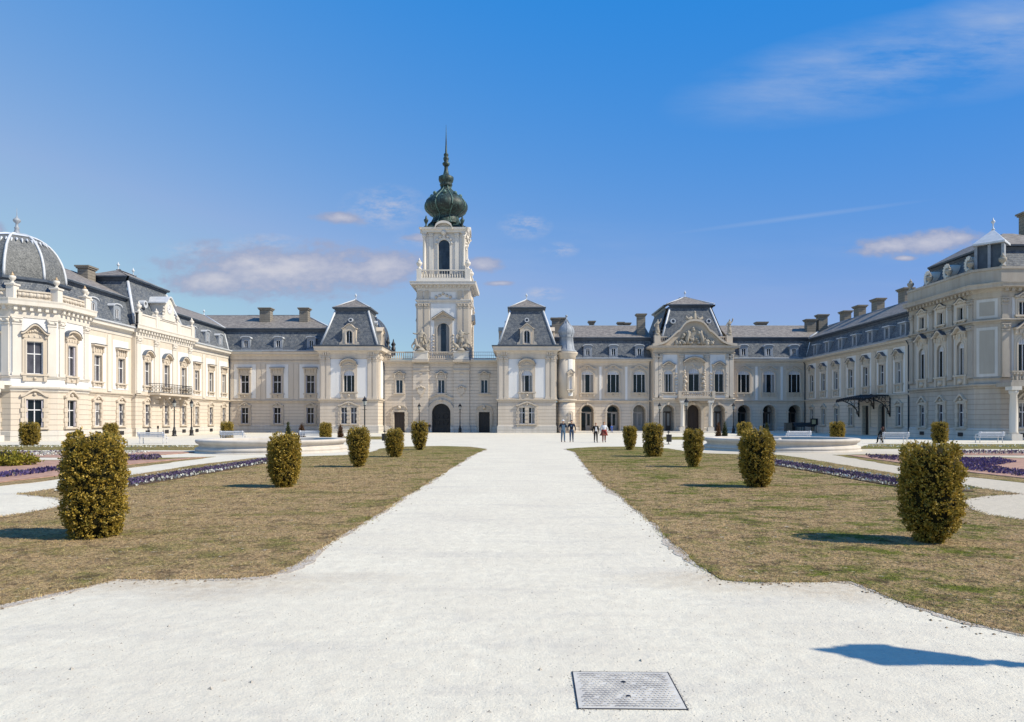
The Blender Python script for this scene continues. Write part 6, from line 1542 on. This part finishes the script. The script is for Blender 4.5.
for (x, y, rz, lab) in ((-26.9, 50.2, 0, 'white slatted bench on the gravel in front of the sunlit left wing'), (27.75, 50.3, 0, 'white slatted bench with a person seated at its left end'), (36.1, 52.2, .0, 'empty white slatted bench at the right edge, by the column'), (-23.4, 56.0, 0, 'white bench just behind the left end of the left basin'), (-17.4, 57.5, 0, 'white bench behind the middle of the left basin, between shrubs'), (22.8, 55.5, 0, 'white bench showing its back above the right basin rim')):
    c = BENCH if first else copy_tree(BENCH); first = False
    c.location = (x, y, 0); c.rotation_euler = (0, 0, rz); c['label'] = lab; c['group'] = 'white garden benches'
def make_bin():
    o = thing('litter_bin', 'x', 'bin')
    m = MB(); m.lathe([(.17, .18), (.19, .2), (.20, .68), (.21, .70), (.17, .71), (.165, .3)], 16); m.build('bin_body', 'dark_iron', o)
    m = MB(); m.tube([(0, .2, 0), (0, .2, .85)], .03, 7); m.lathe([(.14, 0), (.14, .02), (.03, .04)], 12, (0, .2, 0)); m.lathe([(.10, .85), (.12, .9), (.02, .95)], 10, (0, .1, 0)); m.build('post', 'dark_iron', o)
    return o
BIN = make_bin(); BIN.location = (WX(669, 49), 49, 0); BIN['label'] = 'black litter bin on a post between two yews, left of the right basin'; BIN['group'] = 'black litter bins'
c = copy_tree(BIN); c.location = (WX(384.3, 52), 52, 0); c['label'] = 'black litter bin half hidden by the yew in front of the gatehouse'
m = MB(); m.tube([(0, 0, 0), (0, 0, 1.0)], .03, 7); m.box(-.09, .09, -.03, .02, .85, 1.15); m.lathe([(.1, 0), (.1, .03), (.03, .05)], 10)
tag(m.build('signpost', 'dark_iron', None, (WX(158, 71), 71, 0)), 'short dark post beside the wall of the left wing, left of the lanterns', 'signpost')

# inspection cover in the path
def cover_mat():
    s = NT('cover_metal'); v = s.coord()
    c = s.mix(s.noise(v, 5, 5, .7, .38, .62), (.50, .475, .43), (.68, .645, .57)); c = s.mix(s.noise(v, 40, 3, .6, .4, .7), c, (.50, .47, .43)); s.fin(c, .7, .1, .35)
    s = NT('cover_ridge'); v = s.coord(); c = s.mix(s.noise(v, 5, 5, .7, .40, .60), (.26, .25, .245), (.62, .585, .52)); s.fin(c, .55, .3, .4)
cover_mat()
cx, cy = .700, 4.43; o = thing('inspection_cover', 'square chequered metal inspection cover with two finger holes, set in the gravel path', 'manhole cover', (cx, cy, 0), rad(-1.2))
m = MB(); m.box(-.325, .325, -.297, .297, .0005, .005); m.build('cover_plate', 'cover_metal', o)
m = MB()
for q in (-1, 1): m.box(q * .330 - .004, q * .330 + .004, -.31, .31, .001, .005); m.box(-.3255, .3255, q * .301 - .003, q * .301 + .003, .001, .005)
m.build('frame_gap', 'dark_iron', o)
m = MB(); rr = random.Random(3)
for j in range(17):
    for i in range(21):
        x = -.285 + i * .028 + (j % 2) * .014; y = -.262 + j * .0325
        if abs(x) > .295 or rr.random() < .05: continue
        a = rad(24) ; dx, dy = .0135 * math.cos(a), .0135 * math.sin(a); nx, ny = -.0042 * math.sin(a), .0042 * math.cos(a)
        m.slab([(x - dx - nx, y - dy - ny), (x + dx - nx, y + dy - ny), (x + dx + nx, y + dy + ny), (x - dx + nx, y - dy + ny)], .0053, .0085)
m.build('chequer_ridges', 'cover_ridge', o)
for y in (-.115, .12):
    m = MB(); m.lathe([(.016, .0053), (.014, .0090), (.004, .0092)], 12, (.0, y, 0)); m.build('finger_hole', 'dark_door', o)

# market stall, barrier and notice board by the shaded arches
m_ = thing('market_stall', 'long low stall under dark canvas against the shaded arches', 'stall', (39.6, 95.0, .19))
m = MB(); m.box(-1.35, 1.5, -.4, .4, .72, .78); m.build('table_top', 'wood_board', m_)
for x in (-1.25, 0, 1.4):
    for y in (-.34, .34): k = MB(); k.box(x - .03, x + .03, y - .03, y + .03, 0, .718); k.build('leg', 'dark_iron', m_)
m = MB(); m.grid([[(-1.45 + 3.05 * i / 12, y, z + .03 * math.sin(i * 1.3)) for i in range(13)] for y, z in ((-.5, .62), (-.48, .85), (-.35, 1.12), (.3, 1.22), (.5, .8))], 0, True); m.build('canvas_cover', 'dark_canvas', m_)
m = MB(); m.box(-.55, .55, -.03, .03, .02, 1.18)
for k in range(5): m.box(-.55, .55, -.05, -.031, .05 + k * .23, .24 + k * .23)
tag(m.build('plank_screen', 'wood_board', None, (37.4, 94.6, .19), 0), 'brown upright plank screen at the left end of the dark stall', 'screen')
m = MB()
for z in (.35, 1.0): m.tube([(0, 0, z), (5.6, 0, z)], .022, 6)
for k in range(9): m.tube([(k * .7, 0, 0), (k * .7, 0, 1.02)], .022, 6)
tag(m.build('barrier_railing', 'steel_plate', None, (31.3, 94.4, .19)), 'thin grey metal railing in front of the shaded arches', 'railing')
nb = thing('notice_board', 'dark framed notice board with a yellow sheet beside the right wing corner', 'notice board', (40.4, 93.2, .0))
m = MB(); m.box(-.5, .5, -.06, .06, 1.05, 1.95); m.tube([(-.3, 0, 0), (-.3, 0, 1.06)], .04, 6); m.tube([(.3, 0, 0), (.3, 0, 1.06)], .04, 6); m.build('board_frame', 'dark_iron', nb)
m = MB(); m.box(-.33, .2, -.075, -.061, 1.2, 1.8); m.build('paper_sheet', 'notice_paper', nb)

# ---------------------------------------------------------------- figures
def skin(name, V, E_, Rr, mat, parent=None, loc=(0, 0, 0), rz=0, sub=1):
    me = bpy.data.meshes.new(name); me.from_pydata(V, E_, []); o = bpy.data.objects.new(name, me); COL.objects.link(o)
    md = o.modifiers.new('s', 'SKIN'); md.use_smooth_shade = True
    lay = me.skin_vertices[0].data if len(me.skin_vertices) else None
    if lay is None:
        bm = bmesh_from(me); lay = me.skin_vertices[0].data
    for i, r in enumerate(Rr): lay[i].radius = (r, r) if isinstance(r, (int, float)) else r
    lay[0].use_root = True
    sd = o.modifiers.new('u', 'SUBSURF'); sd.levels = sub; sd.render_levels = sub
    dg = bpy.context.evaluated_depsgraph_get(); ev = o.evaluated_get(dg); res = bpy.data.meshes.new_from_object(ev)
    bpy.data.objects.remove(o); res.name = name; res.materials.clear(); res.materials.append(MATS[mat])
    return link(name, res, parent, loc, rz)
import bmesh
def bmesh_from(me):
    bm = bmesh.new(); bm.from_mesh(me); bm.verts.layers.skin.verify(); bm.to_mesh(me); bm.free(); return None
class Body:
    """standing figure facing -Y; pose by joint offsets"""
    def __init__(s, H=1.75, stride=.0, arms=(0, 0), lean=0.0, female=False):
        k = H / 1.75; j = {}
        sw = .17 if female else .20; hp = .095
        j['pel'] = (0, 0, .95); j['waist'] = (0, 0, 1.10); j['chest'] = (0, -.01, 1.30); j['neck'] = (0, 0, 1.47); j['head0'] = (0, -.015, 1.56); j['head1'] = (0, -.025, 1.65); j['head2'] = (0, -.01, 1.725)
        for q, n in ((-1, 'l'), (1, 'r')):
            sd = q * stride
            j['sh' + n] = (q * sw, 0, 1.42); ax, ay = arms if isinstance(arms, tuple) else (0, 0)
            j['el' + n] = (q * (sw + .07 + ax), .03 + sd * .25, 1.14); j['wr' + n] = (q * (sw + .07 + ax * .4), -.06 - ay + sd * .5, .90 + ay * .8); j['ha' + n] = (q * (sw + .06 + ax * .3), -.09 - ay * 1.1 + sd * .55, .82 + ay)
            j['hip' + n] = (q * hp, 0, .90); j['kn' + n] = (q * .10, -.03 - sd * .5, .50 + abs(sd) * .03); j['an' + n] = (q * .105, .02 - sd * .9, .09 + (.06 if sd < 0 else 0)); j['to' + n] = (q * .12, -.15 - sd * .9, .035)
        s.j = {n: (x * k, y * k, z * k) for n, (x, y, z) in j.items()}; s.k = k; s.female = female
    def part(s, name, chains, rad_, mat, parent, sub=1, extra=()):
        names = []; E_ = []; V = []; R_ = []
        def idx(n):
            if n not in names: names.append(n); V.append(s.j[n]); R_.append(rad_[n] * s.k)
            return names.index(n)
        for c in chains:
            for a, b in zip(c[:-1], c[1:]): E_.append((idx(a), idx(b)))
        for (n, off, r) in extra:
            b = s.j[n] if isinstance(n, str) else V[n]; V.append(tuple(b[i] + off[i] * s.k for i in range(3))); R_.append(r * s.k); E_.append((names.index(n) if isinstance(n, str) else n, len(V) - 1)); names.append('_%d' % len(V))
        return skin(name, V, E_, R_, mat, parent, (0, 0, 0), 0, sub)
RB = dict(pel=.125, waist=.115, chest=.13, neck=.052, head0=.065, head1=.085, head2=.06, shl=.062, shr=.062, ell=.042, elr=.042, wrl=.030, wrr=.030, hal=.034, har=.034, hipl=.085, hipr=.085, knl=.055, knr=.055, anl=.038, anr=.038, tol=.03, tor=.03)
def person(x, y, rz, label, H, top, legs, hair, shoes='shoe', stride=.12, arms=(0, 0), female=False, long_sleeve=True, extra=None, z=0, seated=False):
    o = thing('person', label, 'person', (x, y, z), rz, None)
    B = Body(H, stride, arms, 0, female)
    if seated:
        k = B.k; dz = -.47 * k
        for n in list(B.j):
            a = B.j[n]
            if n[:2] in ('kn', 'an', 'to'): continue
            B.j[n] = (a[0], a[1], a[2] + dz)
        for q, n in ((-1, 'l'), (1, 'r')):
            B.j['kn' + n] = (q * .12 * k, -.44 * k, .48 * k); B.j['an' + n] = (q * .14 * k, (-.36 - .12 * q) * k, .08 * k); B.j['to' + n] = (q * .15 * k, (-.53 - .12 * q) * k, .04 * k)
            B.j['wr' + n] = (q * .16 * k, -.28 * k, .60 * k); B.j['ha' + n] = (q * .12 * k, -.36 * k, .58 * k); B.j['el' + n] = (q * .27 * k, -.04 * k, .68 * k)
    arm = lambda n: ['chest', 'sh' + n, 'el' + n, 'wr' + n, 'ha' + n]; leg = lambda n: ['pel', 'hip' + n, 'kn' + n, 'an' + n, 'to' + n]
    ex = [('head1', (0, -.105, -.02), .016), ('head1', (-.09, 0, -.01), .014), ('head1', (.09, 0, -.01), .014)]
    for n, q in (('l', -1), ('r', 1)):
        for i, (a, ln) in enumerate(((-.03, .075), (-.011, .085), (.008, .08), (.026, .065))): ex.append(('ha' + n, (q * .004, a, -ln), .009))
        ex.append(('ha' + n, (-q * .045, -.03, -.03), .010))
    B.part('body', [['pel', 'waist', 'chest', 'neck', 'head0', 'head1', 'head2'], arm('l'), arm('r'), leg('l'), leg('r')], RB, 'skin', o, 1, ex)
    R2 = {n: r * 1.18 + .008 for n, r in RB.items()}; R2['neck'] = .07; R2['pel'] = .155; R2['waist'] = .145; R2['chest'] = .155
    sl = ['chest', 'shl', 'ell', 'wrl'] if long_sleeve else ['chest', 'shl', 'ell']
    t = B.part('jacket' if long_sleeve else 'shirt', [['pel', 'waist', 'chest', 'neck'], sl, [n[:-1] + 'r' if n != 'chest' else n for n in sl]], R2, top, o)
    R3 = dict(R2); R3['waist'] = .135; R3['pel'] = .145; R3['anl'] = R3['anr'] = .055; R3['knl'] = R3['knr'] = .072
    B.part('trousers', [['waist', 'pel'], ['pel', 'hipl', 'knl', 'anl'], ['pel', 'hipr', 'knr', 'anr']], R3, legs, o)
    for n in 'lr':
        R4 = dict(RB); R4['an' + n] = .05; R4['to' + n] = .045; B.part('shoe', [['an' + n, 'to' + n]], R4, shoes, o)
    h = MB(); hx, hy, hz = B.j['head1']; k = B.k; h.lathe([(.09 * k, .02 * k), (.098 * k, .04 * k), (.088 * k, .075 * k), (.05 * k, .105 * k), (.005, .115 * k)], 14, (hx, hy + .03 * k, hz + .0), 0)
    if female: h.lathe([(.06 * k, -.16 * k), (.085 * k, -.10 * k), (.095 * k, .02 * k), (.05 * k, .05 * k)], 12, (hx, hy + .05 * k, hz), 0)
    h.build('hair', hair, o)
    if extra: extra(o, B)
    return o
def cap(o, B):
    x, y, z = B.j['head1']; m = MB(); m.lathe([(.112, .02), (.115, .06), (.095, .11), (.04, .135), (.003, .14)], 14, (x, y + .01, z)); m.slab([(x - .08, y - .08), (x - .06, y - .19), (x + .06, y - .19), (x + .08, y - .08)], z + .035, z + .05); m.build('cap', 'white_cloth', o)
    m = MB(); m.box(-.12, .12, -.185, -.165, .98, 1.36); m.build('dungaree_bib', 'denim_light', o)
def shirt(o, B):
    k = B.k; m = MB(); m.prism([(-.075 * k, 1.02 * k), (.075 * k, 1.02 * k), (.055 * k, 1.40 * k), (-.055 * k, 1.40 * k)], -.19 * k, -.15 * k); m.build('shirt_front', 'white_cloth', o)
def skirt(o, B):
    k = B.k; m = MB(); m.lathe([(.36 * k, .60 * k), (.33 * k, .68 * k), (.24 * k, .85 * k), (.19 * k, 1.02 * k), (.17 * k, 1.10 * k)], 18, (0, 0, 0), 0, True, lambda a, z: 1 + .08 * math.sin(5 * a)); m.build('skirt', 'red_brown_cloth', o)
    m = MB(); m.lathe([(.22 * k, .96 * k), (.24 * k, 1.02 * k), (.22 * k, 1.08 * k)], 16); m.tube([(.1 * k, -.2 * k, 1.0 * k), (.14 * k, -.24 * k, .85 * k), (.2 * k, -.26 * k, .66 * k)], .06 * k, 6); m.build('tied_jacket', 'red_cloth', o)
def badge(o, B):
    m = MB(); m.prism([(-.06, 1.22), (.05, 1.24), (.04, 1.36), (-.05, 1.36)], -.195, -.17); m.build('shirt_front', 'denim_light', o)
person(3.55, 53.8, .1, 'person in a white cap, dark T-shirt and blue dungarees, walking on the forecourt', 1.74, 'navy_cloth', 'denim_light', 'hair_fair', stride=.10, long_sleeve=False, extra=cap)
person(4.22, 53.8, -.1, 'person in a dark jacket and blue jeans walking beside the one in the white cap', 1.73, 'navy_cloth', 'denim', 'hair_dark', stride=-.14, arms=(.03, .0), extra=badge)
person(6.02, 52.9, .1, 'shorter person in an open black jacket over a white top, black trousers', 1.53, 'black_cloth', 'black_cloth', 'hair_fair', stride=.08, extra=shirt)
person(6.66, 52.9, 0, 'person in a white top with a red jacket tied over a brownish skirt', 1.60, 'white_cloth', 'red_brown_cloth', 'hair_fair', stride=-.08, arms=(.08, .05), female=True, extra=skirt)
person(12.75, 93.0, .4, 'small child in blue by the second arch of the arcade', 1.12, 'blue_cloth', 'blue_cloth', 'hair_dark', stride=.1)
person(WX(429.5, 93.5), 93.5, -.3, 'dark-clothed person with red hair half hidden behind a yew, left of the arched gate', 1.35, 'black_cloth', 'denim', 'hair_red', stride=.06, female=True)
person(26.95, 50.5, PI, 'red-haired person in black seated at the left end of a white bench', 1.70, 'black_cloth', 'black_cloth', 'hair_red', female=True, seated=True)

# ---------------------------------------------------------------- roof statues
def statue_group(x, y, z, label, flip=1):
    o = thing('statue_group', label, 'statue', (x, y, z), 0, 'statue groups on the gate terrace'); f = flip
    m = MB(); m.lathe([(.95, 0), (.9, .12), (.65, .35), (.5, .5)], 10, (0, 0, 0), 0, True, lambda a, q: 1 + .15 * math.sin(3 * a)); m.build('rock_base', 'statue_stone', o)
    skin('standing_figure', [(0, 0, 1.6), (0, 0, 2.0), (.05 * f, 0, 2.4), (.10 * f, 0, 2.75), (.12 * f, -.02, 3.05), (-.3 * f, 0, 2.55), (-.75 * f, -.1, 2.4), (-1.15 * f, -.1, 2.55), (.45 * f, 0, 2.5), (.75 * f, -.2, 2.1), (.6 * f, -.35, 1.7), (-.18 * f, -.1, 1.2), (-.35 * f, -.2, .75), (-.3 * f, -.1, .2), (.25 * f, -.05, 1.2), (.3 * f, 0, .7), (.35 * f, 0, .2), (.3 * f, .25, 2.0), (.55 * f, .3, 1.3), (.8 * f, .3, .9)],
         [(0, 1), (1, 2), (2, 3), (3, 4), (2, 5), (5, 6), (6, 7), (2, 8), (8, 9), (9, 10), (0, 11), (11, 12), (12, 13), (0, 14), (14, 15), (15, 16), (1, 17), (17, 18), (18, 19)], [.32, .28, .34, .15, .19, .14, .11, .08, .15, .12, .09, .2, .16, .1, .22, .18, .13, .2, .22, .12], 'statue_stone', o)
    skin('crouching_figure', [(-.55 * f, -.2, .75), (-.65 * f, -.2, 1.2), (-.7 * f, -.25, 1.55), (-.75 * f, -.3, 1.8), (-1.0 * f, -.2, 1.1), (-1.25 * f, -.3, .75), (-1.15 * f, -.3, .35), (-.3 * f, -.5, .7), (.05 * f, -.6, .45), (-.8 * f, -.55, .35), (-1.0 * f, -.6, .1)], [(0, 1), (1, 2), (2, 3), (1, 4), (4, 5), (5, 6), (0, 7), (7, 8), (0, 9), (9, 10)], [.25, .26, .14, .17, .15, .11, .08, .16, .12, .17, .1], 'statue_stone', o)
    skin('beast', [(.35 * f, -.1, .6), (.8 * f, -.15, .75), (1.1 * f, -.2, 1.1), (1.25 * f, -.25, 1.4), (1.05 * f, -.35, 1.5), (.75 * f, -.3, .3), (1.0 * f, -.3, .1), (.25 * f, .1, .3)], [(0, 1), (1, 2), (2, 3), (3, 4), (1, 5), (5, 6), (0, 7)], [.3, .26, .17, .2, .1, .14, .1, .2], 'statue_stone', o)
statue_group(-13.56, 95.45, 11.35, 'weathered stone statue group with raised arm on the terrace, left of the tower window', 1)
statue_group(-7.9, 95.45, 11.35, 'weathered stone statue group leaning left on the terrace, right of the tower window', -1)
def roof_statue(x, y, z, label, f):
    o = thing('roof_statue', label, 'statue', (x, y, z), 0, 'statues beside the pediment')
    m = MB(); m.lathe([(.4, 0), (.38, .2), (.28, .3)], 10); m.build('base', 'statue_stone', o)
    skin('figure', [(0, 0, 1.0), (0, 0, 1.4), (.04 * f, 0, 1.75), (.08 * f, -.02, 2.05), (.1 * f, -.03, 2.3), (-.25 * f, -.05, 1.7), (-.45 * f, -.15, 1.4), (-.3 * f, -.25, 1.2), (.3 * f, 0, 1.8), (.5 * f, 0, 2.1), (.55 * f, -.02, 2.45), (-.1 * f, -.05, .6), (-.12 * f, -.08, .25), (.12 * f, 0, .6), (.15 * f, 0, .25), (.2 * f, .15, .8), (.3 * f, .15, .3)],
         [(0, 1), (1, 2), (2, 3), (3, 4), (2, 5), (5, 6), (6, 7), (2, 8), (8, 9), (9, 10), (0, 11), (11, 12), (0, 13), (13, 14), (1, 15), (15, 16)], [.25, .2, .22, .1, .13, .10, .08, .06, .10, .09, .12, .17, .13, .17, .14, .17, .2], 'statue_stone', o)
roof_statue(19.75, 96.95, 13.75, 'stone statue on the left end of the pedimented pavilion balustrade', 1)
roof_statue(29.95, 96.95, 13.75, 'stone statue with raised arm on the right end of the pedimented pavilion balustrade', 1)
# ================================================================ SKY, SUN, CAMERA
SUN_EL, SUN_AZ = 42.0, 104.0          # degrees; azimuth clockwise from +Y
W = bpy.data.worlds.new("World"); SC.world = W; W.use_nodes = True
nt = W.node_tree; N = nt.nodes; bg = N['Background']
sky = N.new('ShaderNodeTexSky'); sky.sky_type = 'NISHITA'; sky.sun_disc = False
sky.sun_elevation = rad(SUN_EL); sky.sun_rotation = rad(SUN_AZ); sky.altitude = 150
sky.air_density = 1.0; sky.dust_density = .25; sky.ozone_density = 2.6
def wm(op, a, b=None, clamp=False):
    m = N.new('ShaderNodeMath'); m.operation = op; m.use_clamp = clamp
    for i, v in enumerate((a, b)):
        if v is None: continue
        if isinstance(v, (int, float)): m.inputs[i].default_value = v
        else: nt.links.new(v, m.inputs[i])
    return m.outputs[0]
def wmix(f, a, b):
    m = N.new('ShaderNodeMix'); m.data_type = 'RGBA'
    for sck, v in ((m.inputs[0], f), (m.inputs[6], a), (m.inputs[7], b)):
        if isinstance(v, (int, float)): sck.default_value = v
        elif isinstance(v, tuple): sck.default_value = (*v, 1)
        else: nt.links.new(v, sck)
    return m.outputs[2]
tc = N.new('ShaderNodeTexCoord'); sp = N.new('ShaderNodeSeparateXYZ'); nt.links.new(tc.outputs['Generated'], sp.inputs[0])
dy = wm('MAXIMUM', sp.outputs[1], .08); U = wm('DIVIDE', sp.outputs[0], dy); V = wm('DIVIDE', sp.outputs[2], dy)
cmb = N.new('ShaderNodeCombineXYZ'); nt.links.new(U, cmb.inputs[0]); nt.links.new(V, cmb.inputs[1])
def wnoise(sx, sy, sc, det, rough, seed=0, lo=.4, hi=.6):
    mp = N.new('ShaderNodeMapping'); mp.inputs['Scale'].default_value = (sx, sy, 1); mp.inputs['Location'].default_value = (seed, seed * .7, seed * .3); nt.links.new(cmb.outputs[0], mp.inputs['Vector'])
    t = N.new('ShaderNodeTexNoise'); t.inputs['Scale'].default_value = sc; t.inputs['Detail'].default_value = det; t.inputs['Roughness'].default_value = rough; nt.links.new(mp.outputs[0], t.inputs['Vector'])
    r = N.new('ShaderNodeMapRange'); r.inputs[1].default_value = lo; r.inputs[2].default_value = hi; nt.links.new(t.outputs['Fac'], r.inputs[0]); return r.outputs[0], t.outputs['Fac']
def blob(px, py, rx, ry, rot=0.0):
    """soft elliptical place in the sky, by direction"""
    u, v = (px - CX) / FPX, (HY - py) / FPX; c, s_ = math.cos(rot), math.sin(rot)
    du, dv = wm('SUBTRACT', U, u), wm('SUBTRACT', V, v)
    a = wm('DIVIDE', wm('ADD', wm('MULTIPLY', du, c), wm('MULTIPLY', dv, s_)), rx / FPX); b = wm('DIVIDE', wm('SUBTRACT', wm('MULTIPLY', dv, c), wm('MULTIPLY', du, s_)), ry / FPX)
    d = wm('SQRT', wm('ADD', wm('MULTIPLY', a, a), wm('MULTIPLY', b, b))); return wm('SUBTRACT', 1.0, d)
def add_all(L):
    o = L[0]
    for x in L[1:]: o = wm('MAXIMUM', o, x)
    return o
_, nz = wnoise(1, 2.2, 15, 7, .60, 3.1)
_, nz2 = wnoise(1, 1.6, 75, 4, .6, 9.3)
body = add_all([blob(285, 270, 165, 36), blob(385, 267, 60, 24), blob(215, 280, 80, 22), blob(250, 262, 60, 22), blob(342, 218, 34, 9, -.1), blob(483, 265, 26, 11), blob(500, 283, 20, 4), blob(930, 242, 80, 16, .10), blob(890, 246, 50, 14, .1), blob(958, 238, 30, 12), blob(905, 258, 14, 4), blob(-10, 230, 26, 12), blob(430, 238, 30, 6)])
dens = wm('ADD', wm('MULTIPLY', body, 1.8), wm('ADD', wm('MULTIPLY', wm('SUBTRACT', nz, .5), 2.3), wm('MULTIPLY', wm('SUBTRACT', nz2, .5), .9)))
r = N.new('ShaderNodeMapRange'); r.interpolation_type = 'SMOOTHSTEP'; r.inputs[1].default_value = .10; r.inputs[2].default_value = 1.05; nt.links.new(dens, r.inputs[0]); cov = wm('MULTIPLY', r.outputs[0], .88)
# thin high streaks
st, _ = wnoise(1.2, 5.5, 3.0, 6, .62, 5.0, .35, .75)
cir = add_all([blob(900, 62, 250, 52, .20), blob(1000, 40, 150, 60, .25)])
cirr = wm('MULTIPLY', wm('MULTIPLY', wm('MAXIMUM', cir, 0), st), 1.25, True)
tr = wm('MULTIPLY', wm('MAXIMUM', blob(800, 217, 140, 3.2, .13), 0), .30)
st2, _ = wnoise(1.0, 6, 4.0, 5, .6, 8.0, .45, .8)
ws, _ = wnoise(1.0, 2.4, 30, 6, .68, 12.0, .42, .66)
wisp = wm('MULTIPLY', wm('MULTIPLY', wm('MAXIMUM', add_all([blob(385, 208, 50, 26), blob(525, 226, 30, 16), blob(560, 250, 22, 9), blob(543, 294, 26, 9), blob(265, 244, 44, 12), blob(200, 250, 50, 10), blob(430, 238, 40, 12)]), 0), ws), .85)
low = wm('MULTIPLY', wm('MULTIPLY', wm('MAXIMUM', add_all([blob(330, 290, 300, 60), blob(870, 280, 240, 60), blob(560, 260, 200, 50)]), 0), st2), .28)
# the clear, polarised-looking blue of the day: per-channel response applied to the sky model
sr = N.new('ShaderNodeSeparateColor'); nt.links.new(sky.outputs[0], sr.inputs[0]); pol = wm('SUBTRACT', 1.0, wm('MULTIPLY', sp.outputs[0], .60))
cr = wm('MAXIMUM', wm('MULTIPLY', wm('SUBTRACT', wm('MULTIPLY', sr.outputs[0], pol), .75), 1.50), .10); cg = wm('MULTIPLY', wm('POWER', wm('MULTIPLY', sr.outputs[1], pol), .65), 1.48); cb = wm('MULTIPLY', wm('POWER', sr.outputs[2], .05), 5.35)
cr = wm('MINIMUM', cr, wm('MULTIPLY', cg, .635))
hs = N.new('ShaderNodeCombineColor')
for i, q in enumerate((cr, cg, cb)): nt.links.new(q, hs.inputs[i])
# lit tops, greyer bases
sh = N.new('ShaderNodeMapRange'); sh.inputs[1].default_value = .75; sh.inputs[2].default_value = 1.9; nt.links.new(dens, sh.inputs[0])
cloudc = wmix(sh.outputs[0], (2.7, 3.05, 4.35), (4.8, 4.75, 5.3))
c = wmix(wm('ADD', wm('ADD', cirr, tr), low, True), hs.outputs[0], (3.0, 3.9, 5.7))
c = wmix(wisp, c, (4.2, 4.4, 5.3))
c = wmix(cov, c, cloudc)
nt.links.new(c, bg.inputs['Color']); bg.inputs['Strength'].default_value = .10

sl = bpy.data.lights.new('sun', 'SUN'); sl.energy = 4.7; sl.angle = rad(.53); sl.color = (1.0, .915, .745)
so = bpy.data.objects.new('sun', sl); COL.objects.link(so); so.location = (60, -20, 80)
az, el = rad(SUN_AZ), rad(SUN_EL); d = Vector((math.sin(az) * math.cos(el), math.cos(az) * math.cos(el), math.sin(el)))
so.rotation_euler = d.to_track_quat('Z', 'Y').to_euler()

cd = bpy.data.cameras.new('camera'); co = bpy.data.objects.new('camera', cd); COL.objects.link(co); SC.camera = co
co.location = (0, 0, EYE); co.rotation_euler = (rad(90), 0, 0)
cd.sensor_width = 36; cd.lens = FPX / 1024 * 36; cd.shift_x = (512 - CX) / 1024; cd.shift_y = (HY - 361) / 1024
cd.clip_start = .05; cd.clip_end = 4000
SC.view_settings.view_transform = 'Standard'; SC.view_settings.look = 'None'; SC.view_settings.gamma = 1; SC.view_settings.use_curve_mapping = False
SC.view_settings.exposure = 0.34
SC.cycles.max_bounces = 6; SC.cycles.diffuse_bounces = 3
